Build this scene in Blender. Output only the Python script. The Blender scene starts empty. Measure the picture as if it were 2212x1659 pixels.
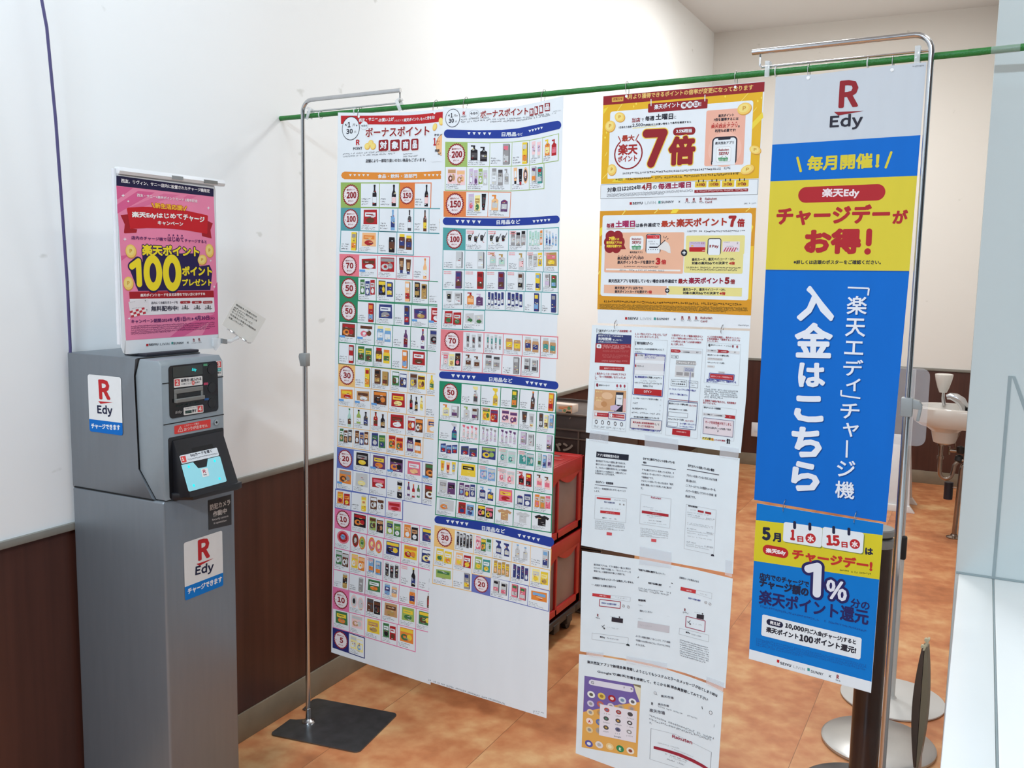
import bpy, bmesh, math, random, os
import numpy as np
from mathutils import Vector as V, Matrix

SC = bpy.context.scene
COL = SC.collection
PI = math.pi
W, H = 2212, 1659

# ------------------------------------------------------------------ camera
FOC, YAW, PITCH, ROLL = 2020.88, -0.464954, 0.1206165, 0.0175977
EYE = np.array([2.14886, 0.0, 1.6])
_f = np.array([math.sin(YAW)*math.cos(PITCH), math.cos(YAW)*math.cos(PITCH), -math.sin(PITCH)])
_r = np.array([math.cos(YAW), -math.sin(YAW), 0.0])
_u = np.cross(_r, _f)
CR = math.cos(ROLL)*_r + math.sin(ROLL)*_u
CU = -math.sin(ROLL)*_r + math.cos(ROLL)*_u
cam = bpy.data.cameras.new('camera')
cam.sensor_width = 36.0
cam.lens = 36.0*FOC/W
cam.clip_start = 0.05
camo = bpy.data.objects.new('camera', cam)
COL.objects.link(camo)
camo.matrix_world = Matrix(((CR[0], CU[0], -_f[0], EYE[0]), (CR[1], CU[1], -_f[1], EYE[1]),
                            (CR[2], CU[2], -_f[2], EYE[2]), (0, 0, 0, 1)))
SC.camera = camo

# ------------------------------------------------------------------ light and exposure
SC.view_settings.view_transform = 'Standard'
SC.view_settings.look = 'None'
SC.view_settings.gamma = 1.0
SC.view_settings.use_curve_mapping = False
SC.view_settings.exposure = 0.0
world = bpy.data.worlds.new('world')
SC.world = world
world.use_nodes = True
_bg = world.node_tree.nodes['Background']
_bg.inputs[0].default_value = (0.80, 0.89, 1.0, 1)
_bg.inputs[1].default_value = 0.05

def lamp(loc, sx, sy, power, color, rot=(0, 0, 0)):
    l = bpy.data.lights.new('ceiling_lamp', 'AREA')
    l.shape = 'RECTANGLE'
    l.size, l.size_y = sx, sy
    l.energy = power
    l.color = color
    o = bpy.data.objects.new('ceiling_lamp', l)
    o.location = loc
    o.rotation_euler = rot
    COL.objects.link(o)
    return o
COOL = (0.72, 0.87, 1.0)
NEUT = (0.95, 0.98, 1.0)
lamp((2.75, 2.0, 3.52), 0.35, 1.3, 15, (1.0, 0.95, 0.86))   # lamp over the packing counter
lamp((2.0, -2.2, 3.52), 1.3, 0.35, 312, COOL)               # store fluorescents behind the photographer
lamp((0.70, 1.25, 3.52), 0.35, 1.3, 27, COOL)  # added lamp with no known fixture, lifts the left wall and left posters
lamp((1.25, 4.3, 3.53), 0.5, 0.5, 36, NEUT)                 # downlights of the washing corner
lamp((1.1, 6.2, 3.53), 0.5, 0.5, 39, (1.0, 0.98, 0.95))

# ------------------------------------------------------------------ materials
def lin(c):
    c = c/255.0
    return c/12.92 if c <= 0.04045 else ((c+0.055)/1.055)**2.4
def rgb(r, g, b):
    return (lin(r), lin(g), lin(b), 1.0)
def mat(name, col, rough=0.5, metal=0.0, spec=0.5, noise=None, bump=None, emit=None, alpha=None, coat=0.0, aniso=0.0, trans=0.0, ior=None):
    """col: linear rgba; noise = (scale, amount, stretch xyz); bump = (scale, strength)"""
    m = bpy.data.materials.new(name)
    m.use_nodes = True
    nt = m.node_tree
    b = nt.nodes['Principled BSDF']
    b.inputs['Base Color'].default_value = col
    b.inputs['Roughness'].default_value = rough
    b.inputs['Metallic'].default_value = metal
    b.inputs['Specular IOR Level'].default_value = spec
    b.inputs['Coat Weight'].default_value = coat
    if aniso: b.inputs['Anisotropic'].default_value = aniso
    if trans: b.inputs['Transmission Weight'].default_value = trans
    if ior: b.inputs['IOR'].default_value = ior
    if alpha is not None: b.inputs['Alpha'].default_value = alpha
    tc = nt.nodes.new('ShaderNodeTexCoord')
    if noise:
        sc, amt, st = noise
        mp = nt.nodes.new('ShaderNodeMapping'); mp.inputs['Scale'].default_value = st
        nt.links.new(tc.outputs['Object'], mp.inputs['Vector'])
        n = nt.nodes.new('ShaderNodeTexNoise'); n.inputs['Scale'].default_value = sc; n.inputs['Detail'].default_value = 5
        nt.links.new(mp.outputs[0], n.inputs['Vector'])
        r = nt.nodes.new('ShaderNodeValToRGB')
        r.color_ramp.elements[0].position = 0.3; r.color_ramp.elements[1].position = 0.7
        r.color_ramp.elements[0].color = tuple(max(0, c*(1-amt)) for c in col[:3])+(1,)
        r.color_ramp.elements[1].color = tuple(min(1, c*(1+amt)) for c in col[:3])+(1,)
        nt.links.new(n.outputs['Fac'], r.inputs[0])
        nt.links.new(r.outputs[0], b.inputs['Base Color'])
    if bump:
        n2 = nt.nodes.new('ShaderNodeTexNoise'); n2.inputs['Scale'].default_value = bump[0]; n2.inputs['Detail'].default_value = 3
        nt.links.new(tc.outputs['Object'], n2.inputs['Vector'])
        bp = nt.nodes.new('ShaderNodeBump'); bp.inputs['Strength'].default_value = bump[1]; bp.inputs['Distance'].default_value = 0.002
        nt.links.new(n2.outputs['Fac'], bp.inputs['Height'])
        nt.links.new(bp.outputs[0], b.inputs['Normal'])
    if emit:
        b.inputs['Emission Color'].default_value = emit[0]
        b.inputs['Emission Strength'].default_value = emit[1]
    return m

def wall_paint(name, col):
    """white wall paint with faint roller texture and scuff marks of a shape of their own"""
    m = mat(name, col, rough=0.6, spec=0.3, bump=(90, 0.06))
    nt = m.node_tree; b = nt.nodes['Principled BSDF']
    tc = nt.nodes.new('ShaderNodeTexCoord')
    mp = nt.nodes.new('ShaderNodeMapping'); mp.inputs['Scale'].default_value = (1, 1, 1.6)
    nt.links.new(tc.outputs['Object'], mp.inputs[0])
    n = nt.nodes.new('ShaderNodeTexNoise'); n.inputs['Scale'].default_value = 9.0; n.inputs['Detail'].default_value = 3; n.inputs['Roughness'].default_value = 0.45
    nt.links.new(mp.outputs[0], n.inputs['Vector'])
    r = nt.nodes.new('ShaderNodeValToRGB')
    r.color_ramp.elements[0].position = 0.715; r.color_ramp.elements[0].color = (0, 0, 0, 1)
    r.color_ramp.elements[1].position = 0.76; r.color_ramp.elements[1].color = (1, 1, 1, 1)
    nt.links.new(n.outputs['Fac'], r.inputs[0])
    mx = nt.nodes.new('ShaderNodeMix'); mx.data_type = 'RGBA'
    mx.inputs['A'].default_value = col
    mx.inputs['B'].default_value = (col[0]*0.82, col[1]*0.82, col[2]*0.80, 1)
    nt.links.new(r.outputs[0], mx.inputs['Factor'])
    nt.links.new(mx.outputs['Result'], b.inputs['Base Color'])
    return m

def floor_mat():
    m = bpy.data.materials.new('terracotta_vinyl'); m.use_nodes = True
    nt = m.node_tree; b = nt.nodes['Principled BSDF']; L = nt.links
    tc = nt.nodes.new('ShaderNodeTexCoord')
    sep = nt.nodes.new('ShaderNodeSeparateXYZ'); L.new(tc.outputs['Object'], sep.inputs[0])
    # tile index along x (46.3 cm strips) shifts the marbling from strip to strip
    a = nt.nodes.new('ShaderNodeMath'); a.operation = 'SUBTRACT'; a.inputs[1].default_value = 0.291-0.463*4; L.new(sep.outputs['X'], a.inputs[0])
    d = nt.nodes.new('ShaderNodeMath'); d.operation = 'DIVIDE'; d.inputs[1].default_value = 0.463; L.new(a.outputs[0], d.inputs[0])
    fl = nt.nodes.new('ShaderNodeMath'); fl.operation = 'FLOOR'; L.new(d.outputs[0], fl.inputs[0])
    fr = nt.nodes.new('ShaderNodeMath'); fr.operation = 'FRACT'; L.new(d.outputs[0], fr.inputs[0])
    wn = nt.nodes.new('ShaderNodeMath'); wn.operation = 'MULTIPLY'; wn.inputs[1].default_value = 7.31; L.new(fl.outputs[0], wn.inputs[0])
    cb = nt.nodes.new('ShaderNodeCombineXYZ'); L.new(sep.outputs['X'], cb.inputs[0]); L.new(sep.outputs['Y'], cb.inputs[1]); L.new(wn.outputs[0], cb.inputs[2])
    n1 = nt.nodes.new('ShaderNodeTexNoise'); n1.inputs['Scale'].default_value = 2.9; n1.inputs['Detail'].default_value = 4; n1.inputs['Distortion'].default_value = 0.4
    n2 = nt.nodes.new('ShaderNodeTexNoise'); n2.inputs['Scale'].default_value = 15; n2.inputs['Detail'].default_value = 5
    L.new(cb.outputs[0], n1.inputs['Vector']); L.new(cb.outputs[0], n2.inputs['Vector'])
    ad = nt.nodes.new('ShaderNodeMath'); ad.operation = 'MULTIPLY_ADD'; ad.inputs[1].default_value = 0.35; L.new(n2.outputs['Fac'], ad.inputs[0])
    sc = nt.nodes.new('ShaderNodeMath'); sc.operation = 'MULTIPLY'; sc.inputs[1].default_value = 0.65; L.new(n1.outputs['Fac'], sc.inputs[0])
    L.new(sc.outputs[0], ad.inputs[2])
    r = nt.nodes.new('ShaderNodeValToRGB'); e = r.color_ramp.elements
    e[0].position = 0.34; e[0].color = rgb(166, 102, 64)
    e[1].position = 0.68; e[1].color = rgb(225, 184, 132)
    x = e.new(0.46); x.color = rgb(194, 124, 80)
    x = e.new(0.56); x.color = rgb(209, 150, 102)
    L.new(ad.outputs[0], r.inputs[0])
    # joint line
    j = nt.nodes.new('ShaderNodeMath'); j.operation = 'LESS_THAN'; j.inputs[1].default_value = 0.005; L.new(fr.outputs[0], j.inputs[0])
    mx = nt.nodes.new('ShaderNodeMix'); mx.data_type = 'RGBA'; mx.inputs['B'].default_value = rgb(146, 98, 64)
    L.new(j.outputs[0], mx.inputs['Factor']); L.new(r.outputs[0], mx.inputs['A'])
    L.new(mx.outputs['Result'], b.inputs['Base Color'])
    b.inputs['Roughness'].default_value = 0.42
    b.inputs['Specular IOR Level'].default_value = 0.4
    return m

M = dict(
    wall=wall_paint('white_wall_paint', (0.88, 0.90, 0.90, 1)),
    cream=wall_paint('cream_wall_paint', (0.76, 0.74, 0.70, 1)),
    ceil=mat('ceiling_paint', (0.72, 0.72, 0.71, 1), 0.8, bump=(60, 0.05)),
    panel=mat('pale_laminate_panel', (0.50, 0.55, 0.55, 1), 0.25, noise=(2.0, 0.03, (1, 1, .3))),
    counter=mat('white_laminate_top', (0.86, 0.88, 0.87, 1), 0.3, noise=(3, 0.02, (1, 1, 1))),
    grout=mat('grey_joint_filler', rgb(138, 150, 152), 0.6, noise=(20, 0.05, (1, 1, 1))),
    wood=mat('dark_walnut_laminate', rgb(72, 42, 34), 0.32, noise=(14, 0.22, (2, 2, .08))),
    rail=mat('grey_dado_rail', rgb(128, 126, 118), 0.45, noise=(30, 0.05, (1, 1, 1))),
    skirting=mat('olive_vinyl_skirting', rgb(132, 122, 104), 0.5, noise=(12, 0.10, (1, 1, 1))),
    floor=floor_mat(),
    silver=mat('silver_painted_steel', rgb(128, 134, 140), 0.38, 0.55, noise=(60, 0.03, (1, 1, .1))),
    module=mat('pale_silver_plastic', rgb(150, 160, 166), 0.36, 0.35, noise=(50, 0.02, (1, 1, 1))),
    black=mat('black_plastic', rgb(24, 25, 29), 0.35, noise=(40, 0.08, (1, 1, 1))),
    gloss=mat('gloss_black_panel', rgb(15, 16, 22), 0.12, noise=(40, 0.05, (1, 1, 1))),
    display=mat('display_window', rgb(52, 58, 56), 0.15, noise=(40, 0.03, (1, 1, 1))),
    cyan=mat('cyan_display_light', rgb(40, 190, 190), 0.4, emit=(rgb(30, 190, 190), 0.9)),
    lampblue=mat('cyan_reader_lamp', rgb(20, 200, 240), 0.3, emit=(rgb(0, 200, 245), 0.9)),
    pad=mat('pale_blue_reader_pad', rgb(140, 196, 204), 0.3, emit=(rgb(130, 205, 220), 0.30), noise=(5, 0.04, (1, 1, 1))),
    slot=mat('grey_slot_plastic', rgb(122, 122, 118), 0.4, noise=(50, 0.04, (1, 1, 1))),
    dark=mat('dark_void', rgb(12, 12, 13), 0.6, noise=(40, 0.05, (1, 1, 1))),
    chrome=mat('chrome_steel', (0.56, 0.57, 0.59, 1), 0.2, 1.0, noise=(40, 0.04, (1, 1, .05))),
    steel=mat('brushed_steel_plate', (0.16, 0.17, 0.18, 1), 0.30, 0.85, noise=(18, 0.18, (1, 1, 1))),
    satin=mat('satin_steel_disc', (0.50, 0.50, 0.49, 1), 0.32, 0.7, noise=(10, 0.06, (1, 1, 1))),
    whitebase=mat('pale_painted_disc', (0.62, 0.62, 0.60, 1), 0.4, noise=(10, 0.04, (1, 1, 1))),
    green=mat('green_stake_coating', rgb(26, 112, 40), 0.42, noise=(30, 0.12, (1, 1, 1)), bump=(220, 0.8)),
    grey=mat('grey_plastic', rgb(140, 143, 143), 0.45, noise=(50, 0.03, (1, 1, 1))),
    clear=mat('clear_plastic', (0.86, 0.89, 0.90, 1), 0.12, alpha=0.45, noise=(30, 0.03, (1, 1, 1))),
    film=mat('clear_tape_film', (0.84, 0.87, 0.92, 1), 0.25, alpha=0.24, noise=(30, 0.03, (1, 1, 1))),
    acryl=mat('clear_acrylic_sheet', (0.78, 0.80, 0.86, 1), 0.08, alpha=0.24, noise=(30, 0.02, (1, 1, 1))),
    white=mat('white_plastic', (0.78, 0.79, 0.80, 1), 0.35, noise=(30, 0.02, (1, 1, 1))),
    paperwhite=mat('white_card', (0.72, 0.74, 0.77, 1), 0.5, noise=(30, 0.02, (1, 1, 1))),
    navy=mat('navy_rubber', rgb(28, 28, 40), 0.5, noise=(30, 0.05, (1, 1, 1))),
    cable=mat('indigo_cable_sheath', rgb(78, 74, 120), 0.5, noise=(30, 0.08, (1, 1, .2))),
    red=mat('red_crate_plastic', rgb(166, 24, 22), 0.38, noise=(14, 0.10, (1, 1, 1))),
    frost=mat('frosted_crate_panel', rgb(132, 112, 108), 0.35, noise=(5, 0.18, (1, 1, 1))),
    rubber=mat('black_dolly_plastic', rgb(26, 26, 28), 0.5, noise=(20, 0.15, (1, 1, 1))),
    bread=mat('dark_brown_crate_plastic', rgb(62, 46, 40), 0.45, noise=(14, 0.14, (1, 1, 1))),
    breadrim=mat('brown_crate_rim', rgb(96, 80, 70), 0.5, noise=(14, 0.12, (1, 1, 1))),
    carton=mat('orange_printed_carton', rgb(226, 204, 188), 0.6, noise=(6, 0.05, (1, 1, 1))),
    porcelain=mat('white_porcelain', rgb(206, 202, 196), 0.12, noise=(6, 0.02, (1, 1, 1))),
    copper=mat('aged_chrome_pipe', (0.30, 0.24, 0.20, 1), 0.22, 0.9, noise=(20, 0.10, (1, 1, 1))),
    post=mat('dark_brown_gloss_post', rgb(58, 44, 40), 0.16, 0.2, noise=(6, 0.10, (1, 1, .1))),
    olive=mat('olive_sign_board', rgb(126, 118, 98), 0.5, noise=(12, 0.06, (1, 1, 1))),
    olivedark=mat('brown_sign_board', rgb(78, 66, 58), 0.5, noise=(12, 0.06, (1, 1, 1))),
    ivory=mat('ivory_hinge_plastic', rgb(205, 200, 170), 0.4, noise=(20, 0.03, (1, 1, 1))),
)
# printed paper: the ink is stored per vertex, one flat colour per printed shape
def ink_mat(name, rough, coat=0.0):
    m = bpy.data.materials.new(name); m.use_nodes = True
    nt = m.node_tree; b = nt.nodes['Principled BSDF']
    a = nt.nodes.new('ShaderNodeAttribute'); a.attribute_name = 'ink'
    n = nt.nodes.new('ShaderNodeTexNoise'); n.inputs['Scale'].default_value = 6
    mr = nt.nodes.new('ShaderNodeMapRange'); mr.inputs['To Min'].default_value = 0.96; mr.inputs['To Max'].default_value = 1.04
    nt.links.new(n.outputs['Fac'], mr.inputs['Value'])
    mx = nt.nodes.new('ShaderNodeVectorMath'); mx.operation = 'SCALE'
    nt.links.new(a.outputs['Color'], mx.inputs[0]); nt.links.new(mr.outputs[0], mx.inputs['Scale'])
    nt.links.new(mx.outputs[0], b.inputs['Base Color'])
    b.inputs['Roughness'].default_value = rough
    b.inputs['Specular IOR Level'].default_value = 0.15
    b.inputs['Coat Weight'].default_value = coat
    return m
M['ink'] = ink_mat('printed_paper', 0.55)
M['inkgloss'] = ink_mat('laminated_print', 0.3, 0.25)

# ------------------------------------------------------------------ building helpers
BASE = {}
def tag(o, label=None, cat=None, group=None, kind=None):
    if label: o['label'] = label
    if cat: o['category'] = cat
    if group: o['group'] = group
    if kind: o['kind'] = kind
    return o
def thing(name, label, cat, loc, group=None):
    o = bpy.data.objects.new(name, None)
    o.empty_display_size = 0.05
    o.location = loc
    COL.objects.link(o)
    BASE[o] = V(loc)
    return tag(o, label, cat, group)
def obj(name, bm, m, parent=None, base=None, smooth=True, label=None):
    """bm is in world coordinates; the mesh is stored about its thing's base"""
    if parent is not None: b = BASE[parent]
    elif base is not None: b = V(base)
    else: b = V((0, 0, 0))
    bmesh.ops.translate(bm, verts=bm.verts, vec=-b)
    bmesh.ops.recalc_face_normals(bm, faces=bm.faces)
    me = bpy.data.meshes.new(name)
    bm.to_mesh(me); bm.free()
    if smooth:
        for p in me.polygons: p.use_smooth = True
        try: me.set_sharp_from_angle(angle=math.radians(35))
        except Exception: pass
    for mm in (m if isinstance(m, (list, tuple)) else [m]): me.materials.append(mm)
    o = bpy.data.objects.new(name, me)
    COL.objects.link(o)
    if parent is not None: o.parent = parent
    else: o.location = b
    BASE[o] = b
    if label: o['label'] = label
    return o
def B(): return bmesh.new()
def box(bm, lo, hi, bev=0.0, seg=2):
    x0, y0, z0 = lo; x1, y1, z1 = hi
    vs = [bm.verts.new(p) for p in ((x0, y0, z0), (x1, y0, z0), (x1, y1, z0), (x0, y1, z0), (x0, y0, z1), (x1, y0, z1), (x1, y1, z1), (x0, y1, z1))]
    fs = [bm.faces.new([vs[i] for i in q]) for q in ((3, 2, 1, 0), (4, 5, 6, 7), (0, 1, 5, 4), (1, 2, 6, 5), (2, 3, 7, 6), (3, 0, 4, 7))]
    if bev:
        es = list({e for f in fs for e in f.edges})
        bmesh.ops.bevel(bm, geom=es, offset=bev, segments=seg, profile=0.5, affect='EDGES')
    return bm
def obox(bm, c, ax, half, bev=0.0):
    """oriented box: centre, three axes, three half sizes"""
    c = V(c); a = [V(x).normalized()*h for x, h in zip(ax, half)]
    vs = []
    for k in range(8):
        p = c.copy()
        for i in range(3): p += a[i]*(1 if k >> i & 1 else -1)
        vs.append(bm.verts.new(p))
    fs = [bm.faces.new([vs[i] for i in q]) for q in ((0, 2, 3, 1), (4, 5, 7, 6), (0, 1, 5, 4), (2, 6, 7, 3), (0, 4, 6, 2), (1, 3, 7, 5))]
    if bev:
        es = list({e for f in fs for e in f.edges})
        bmesh.ops.bevel(bm, geom=es, offset=bev, segments=2, profile=0.5, affect='EDGES')
    return bm
def tube(bm, pts, rad, n=12, closed=False, caps=True):
    """round tube along a polyline; rad a number or one radius per point"""
    pts = [V(p) for p in pts]; k = len(pts)
    rs = rad if isinstance(rad, (list, tuple)) else [rad]*k
    rings = []; up = None
    for i, p in enumerate(pts):
        if closed: t = (pts[(i+1) % k]-pts[i-1]).normalized()
        elif i == 0: t = (pts[1]-p).normalized()
        elif i == k-1: t = (p-pts[i-1]).normalized()
        else: t = ((pts[i+1]-p).normalized()+(p-pts[i-1]).normalized()).normalized()
        if up is None:
            up = V((0, 0, 1)) if abs(t.z) < 0.9 else V((1, 0, 0))
        s = t.cross(up).normalized(); up = s.cross(t).normalized()
        rings.append([bm.verts.new(p+(s*math.cos(2*PI*j/n)+up*math.sin(2*PI*j/n))*rs[i]) for j in range(n)])
    for i in range(k if closed else k-1):
        a, b = rings[i], rings[(i+1) % k]
        for j in range(n): bm.faces.new((a[j], a[(j+1) % n], b[(j+1) % n], b[j]))
    if caps and not closed:
        bm.faces.new(rings[0][::-1]); bm.faces.new(rings[-1])
    return bm
def lathe(bm, c, prof, n=32, ax='z'):
    """profile [(radius, height)] turned about a vertical axis through c"""
    c = V(c); rings = []
    for r, h in prof:
        if r <= 1e-6: rings.append([bm.verts.new(c+V((0, 0, h)))])
        else: rings.append([bm.verts.new(c+V((r*math.cos(2*PI*j/n), r*math.sin(2*PI*j/n), h))) for j in range(n)])
    for a, b in zip(rings, rings[1:]):
        for j in range(n):
            q = [a[j % len(a)], a[(j+1) % len(a)], b[(j+1) % len(b)], b[j % len(b)]]
            q2 = []
            for v in q:
                if v not in q2: q2.append(v)
            if len(q2) > 2: bm.faces.new(q2)
    if len(rings[0]) > 1: bm.faces.new(rings[0][::-1])
    if len(rings[-1]) > 1: bm.faces.new(rings[-1])
    return bm
def prism(bm, pts, vec, bev=0.0):
    """flat outline (list of 3-D points) given the thickness vec"""
    vec = V(vec)
    a = [bm.verts.new(V(p)) for p in pts]; b = [bm.verts.new(V(p)+vec) for p in pts]
    n = len(pts)
    fs = [bm.faces.new(a[::-1]), bm.faces.new(b)]
    for i in range(n): fs.append(bm.faces.new((a[i], a[(i+1) % n], b[(i+1) % n], b[i])))
    if bev:
        es = list({e for f in fs[:2] for e in f.edges})
        bmesh.ops.bevel(bm, geom=es, offset=bev, segments=2, profile=0.5, affect='EDGES')
    return bm
def rrect2(x0, y0, x1, y1, r, n=5):
    out = []
    for cx, cy, a in ((x1-r, y1-r, 0), (x0+r, y1-r, 90), (x0+r, y0+r, 180), (x1-r, y0+r, 270)):
        for k in range(n+1):
            t = math.radians(a+90*k/n); out.append((cx+r*math.cos(t), cy+r*math.sin(t)))
    return out
def structure(name, bm, m, **k):
    o = obj(name, bm, m, **k)
    if o.parent is None: o['kind'] = 'structure'
    return o
# ------------------------------------------------------------------ the setting
YB, ZC, HT = 7.8965, 3.5754, 0.9063          # back wall, ceiling height, dado height
XR = 2.1305                                  # corner of the end panel on the right
structure('floor', box(B(), (-0.1, -3.0, -0.1), (7.0, YB+0.1, 0)), M['floor'], smooth=False)
structure('ceiling', box(B(), (-0.1, -3.2, ZC), (7.0, YB+0.1, ZC+0.1)), M['ceil'], smooth=False)
wl = structure('wall_left', box(B(), (-0.12, -3.0, HT-0.02), (0, YB+0.1, ZC)), M['wall'], smooth=False)
obj('wood_wainscot', box(B(), (-0.12, -3.0, 0), (0, YB, HT-0.018)), M['wood'], wl, smooth=False, label='dark walnut wainscot')
obj('dado_rail', box(B(), (-0.01, -3.0, HT-0.018), (0.010, YB, HT+0.002), 0.002), M['rail'], wl, label='grey dado rail')
wb = structure('wall_back', box(B(), (0, YB, HT-0.02), (2.6, YB+0.12, ZC)), M['cream'], smooth=False)
obj('wood_wainscot', box(B(), (0, YB, 0), (2.6, YB+0.12, HT-0.018)), M['wood'], wb, smooth=False, label='dark walnut wainscot')
obj('dado_rail', box(B(), (0, YB-0.010, HT-0.018), (2.6, YB+0.01, HT+0.002), 0.002), M['rail'], wb, label='grey dado rail')
structure('baseboard_left', box(B(), (0, -3.0, 0), (0.008, YB-0.008, 0.1), 0.002), M['skirting'])
structure('baseboard_back', box(B(), (0, YB-0.008, 0), (2.17, YB, 0.1), 0.002), M['skirting'])
# partition that ends in the pale panel beside the counter
structure('wall_right', box(B(), (2.17, 2.46, 0), (2.30, YB, ZC)), M['cream'], smooth=False)
pe = structure('wall_end', box(B(), (XR, 2.42, 0), (3.6, 2.46, ZC), 0.003), M['panel'])
obj('joint', box(B(), (2.2085, 2.4185, 0.90), (2.2155, 2.4200, 1.380), 0), M['grout'], pe, smooth=False, label='grey filler line standing on the counter joint')
obj('joint', prism(B(), [(2.2157, 2.4185, 1.380), (2.2230, 2.4185, 1.380), (2.300, 2.4185, 1.188), (2.290, 2.4185, 1.188)], (0, 0.0015, 0)), M['grout'], pe, smooth=False, label='grey filler line slanting down')
obj('joint', box(B(), (XR+.002, 2.4175, 0.900), (3.4, 2.4200, 0.9045), 0), M['grout'], pe, smooth=False, label='grey filler line along the counter')

# packing counter
t = thing('packing_counter', 'white laminate packing counter built against the pale end panel', 'counter', (2.8, 1.2, 0))
obj('counter_top', box(B(), (2.138, -0.6, 0.860), (2.2105, 2.419, 0.900), 0.003), M['counter'], t)
obj('counter_top', box(B(), (2.2135, -0.6, 0.860), (3.5, 2.419, 0.900), 0.003), M['counter'], t)
obj('joint_strip', box(B(), (2.2105, -0.6, 0.862), (2.2135, 2.419, 0.8985)), M['grout'], t, smooth=False, label='grey joint strip')
obj('cabinet', box(B(), (2.165, -0.58, 0.0), (3.45, 2.41, 0.860), 0.003), M['panel'], t)

# ------------------------------------------------------------------ charging kiosk
t = thing('charging_kiosk', 'silver card charging kiosk standing against the left wall', 'kiosk', (0.18, 1.78, 0))
X0, X1, Y0, Y1, ZP = 0.012, 0.347, 1.657, 1.907, 1.0085
obj('pedestal', box(B(), (X0, Y0, 0), (X1, Y1, ZP), 0.007, 3), M['silver'], t)
obj('seam', box(B(), (X0+0.006, Y0-0.0004, ZP+0.0002), (0.31, Y0+0.02, ZP+0.0016)), M['dark'], t, smooth=False)
# head: rear housing with the slanted front edge on its side
hp = [(X0, ZP+0.001), (0.314, ZP+0.001), (0.258, 1.082), (0.252, 1.322), (0.268, 1.367), (X0, 1.367)]
bm = B(); prism(bm, [(x, Y0+0.0005, z) for x, z in hp], (0, 1.872-Y0, 0), 0.004)
obj('head_housing', bm, M['silver'], t)
# front module, rounded
mp = [(0.3160, ZP+0.002), (0.2618, 1.081), (0.2558, 1.321), (0.2712, 1.3635), (0.336, 1.3635), (0.347, 1.348), (0.347, ZP+0.002)]
bm = B(); prism(bm, [(x, Y0+0.004, z) for x, z in mp], (0, 1.872-Y0-0.004, 0), 0.0045)
obj('front_module', bm, M['module'], t)
obj('module_gap', prism(B(), [(0.3142, Y0+0.006, ZP+0.001), (0.2582, Y0+0.006, 1.082), (0.2522, Y0+0.006, 1.322), (0.2682, Y0+0.006, 1.366),
     (0.2722, Y0+0.006, 1.362), (0.2572, Y0+0.006, 1.320), (0.2632, Y0+0.006, 1.081), (0.3182, Y0+0.006, ZP+0.001)], (0, 1.86-Y0, 0)), M['dark'], t, smooth=False)
XF = X1
# seams of the front
for z, y0, y1 in ((1.2038, 1.664, 1.871), (1.307, 1.664, 1.684), (1.3054, 1.849, 1.871)):
    obj('front_seam', box(B(), (XF-0.002, y0, z-0.0012), (XF+0.0004, y1, z+0.0012)), M['dark'], t, smooth=False)
def fpanel(bm, x0, x1, y0, y1, z0, z1, r):
    prism(bm, [(x0, a, b) for a, b in rrect2(y0, z0, y1, z1, r)], (x1-x0, 0, 0))
    return bm
cp = obj('control_panel', fpanel(B(), XF-0.002, XF+0.0012, 1.6835, 1.8505, 1.2165, 1.3495, 0.010), M['gloss'], t, label='gloss black control panel')
obj('display', fpanel(B(), XF, XF+0.0024, 1.6968, 1.7960, 1.3192, 1.3455, 0.002), M['display'], cp)
bm = B()
for z, y in ((1.3305, 1.8268), (1.2807, 1.8272), (1.2404, 1.8269)):
    bm = B(); tube(bm, [V((XF+0.0008, y+0.0145*math.cos(a), z+0.0145*math.sin(a))) for a in [2*PI*k/28 for k in range(28)]], 0.0009, 6, True)
    lathe_c = V((XF+0.001, y, z))
    vs = [bm.verts.new(lathe_c+V((0.0016, 0.0135*math.cos(2*PI*k/24), 0.0135*math.sin(2*PI*k/24)))) for k in range(24)]
    bm.faces.new(vs)
    obj('push_button', bm, M['black'], cp)
# banknote slot, a shallow hooded mouth
bm = B()
y0, y1, z0, z1, d = 1.6990, 1.7955, 1.2550, 1.2888, 0.004
for lo, hi in (((XF, y0, z1-0.0115), (XF+d, y1, z1)), ((XF, y0, z0), (XF+d+0.006, y1, z0+0.0095)), ((XF, y0, z0+0.009), (XF+d, y0+0.007, z1-0.0115)), ((XF, y1-0.007, z0+0.009), (XF+d, y1, z1-0.0115))):
    box(bm, lo, hi, 0.001, 1)
sl = obj('banknote_slot', bm, M['slot'], cp, label='grey banknote slot')
obj('mouth', box(B(), (XF, y0+0.007, z0+0.009), (XF+0.001, y1-0.007, z1-0.0115)), M['dark'], sl, smooth=False)
# lock
lk = obj('lock', tube(B(), [(XF, 1.8400, 1.1864), (XF+0.004, 1.8400, 1.1864)], 0.0075, 20), M['chrome'], t)
obj('keyhole', tube(B(), [(XF+0.004, 1.8400, 1.1864), (XF+0.0045, 1.8400, 1.1864)], 0.003, 12), M['dark'], lk)
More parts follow.
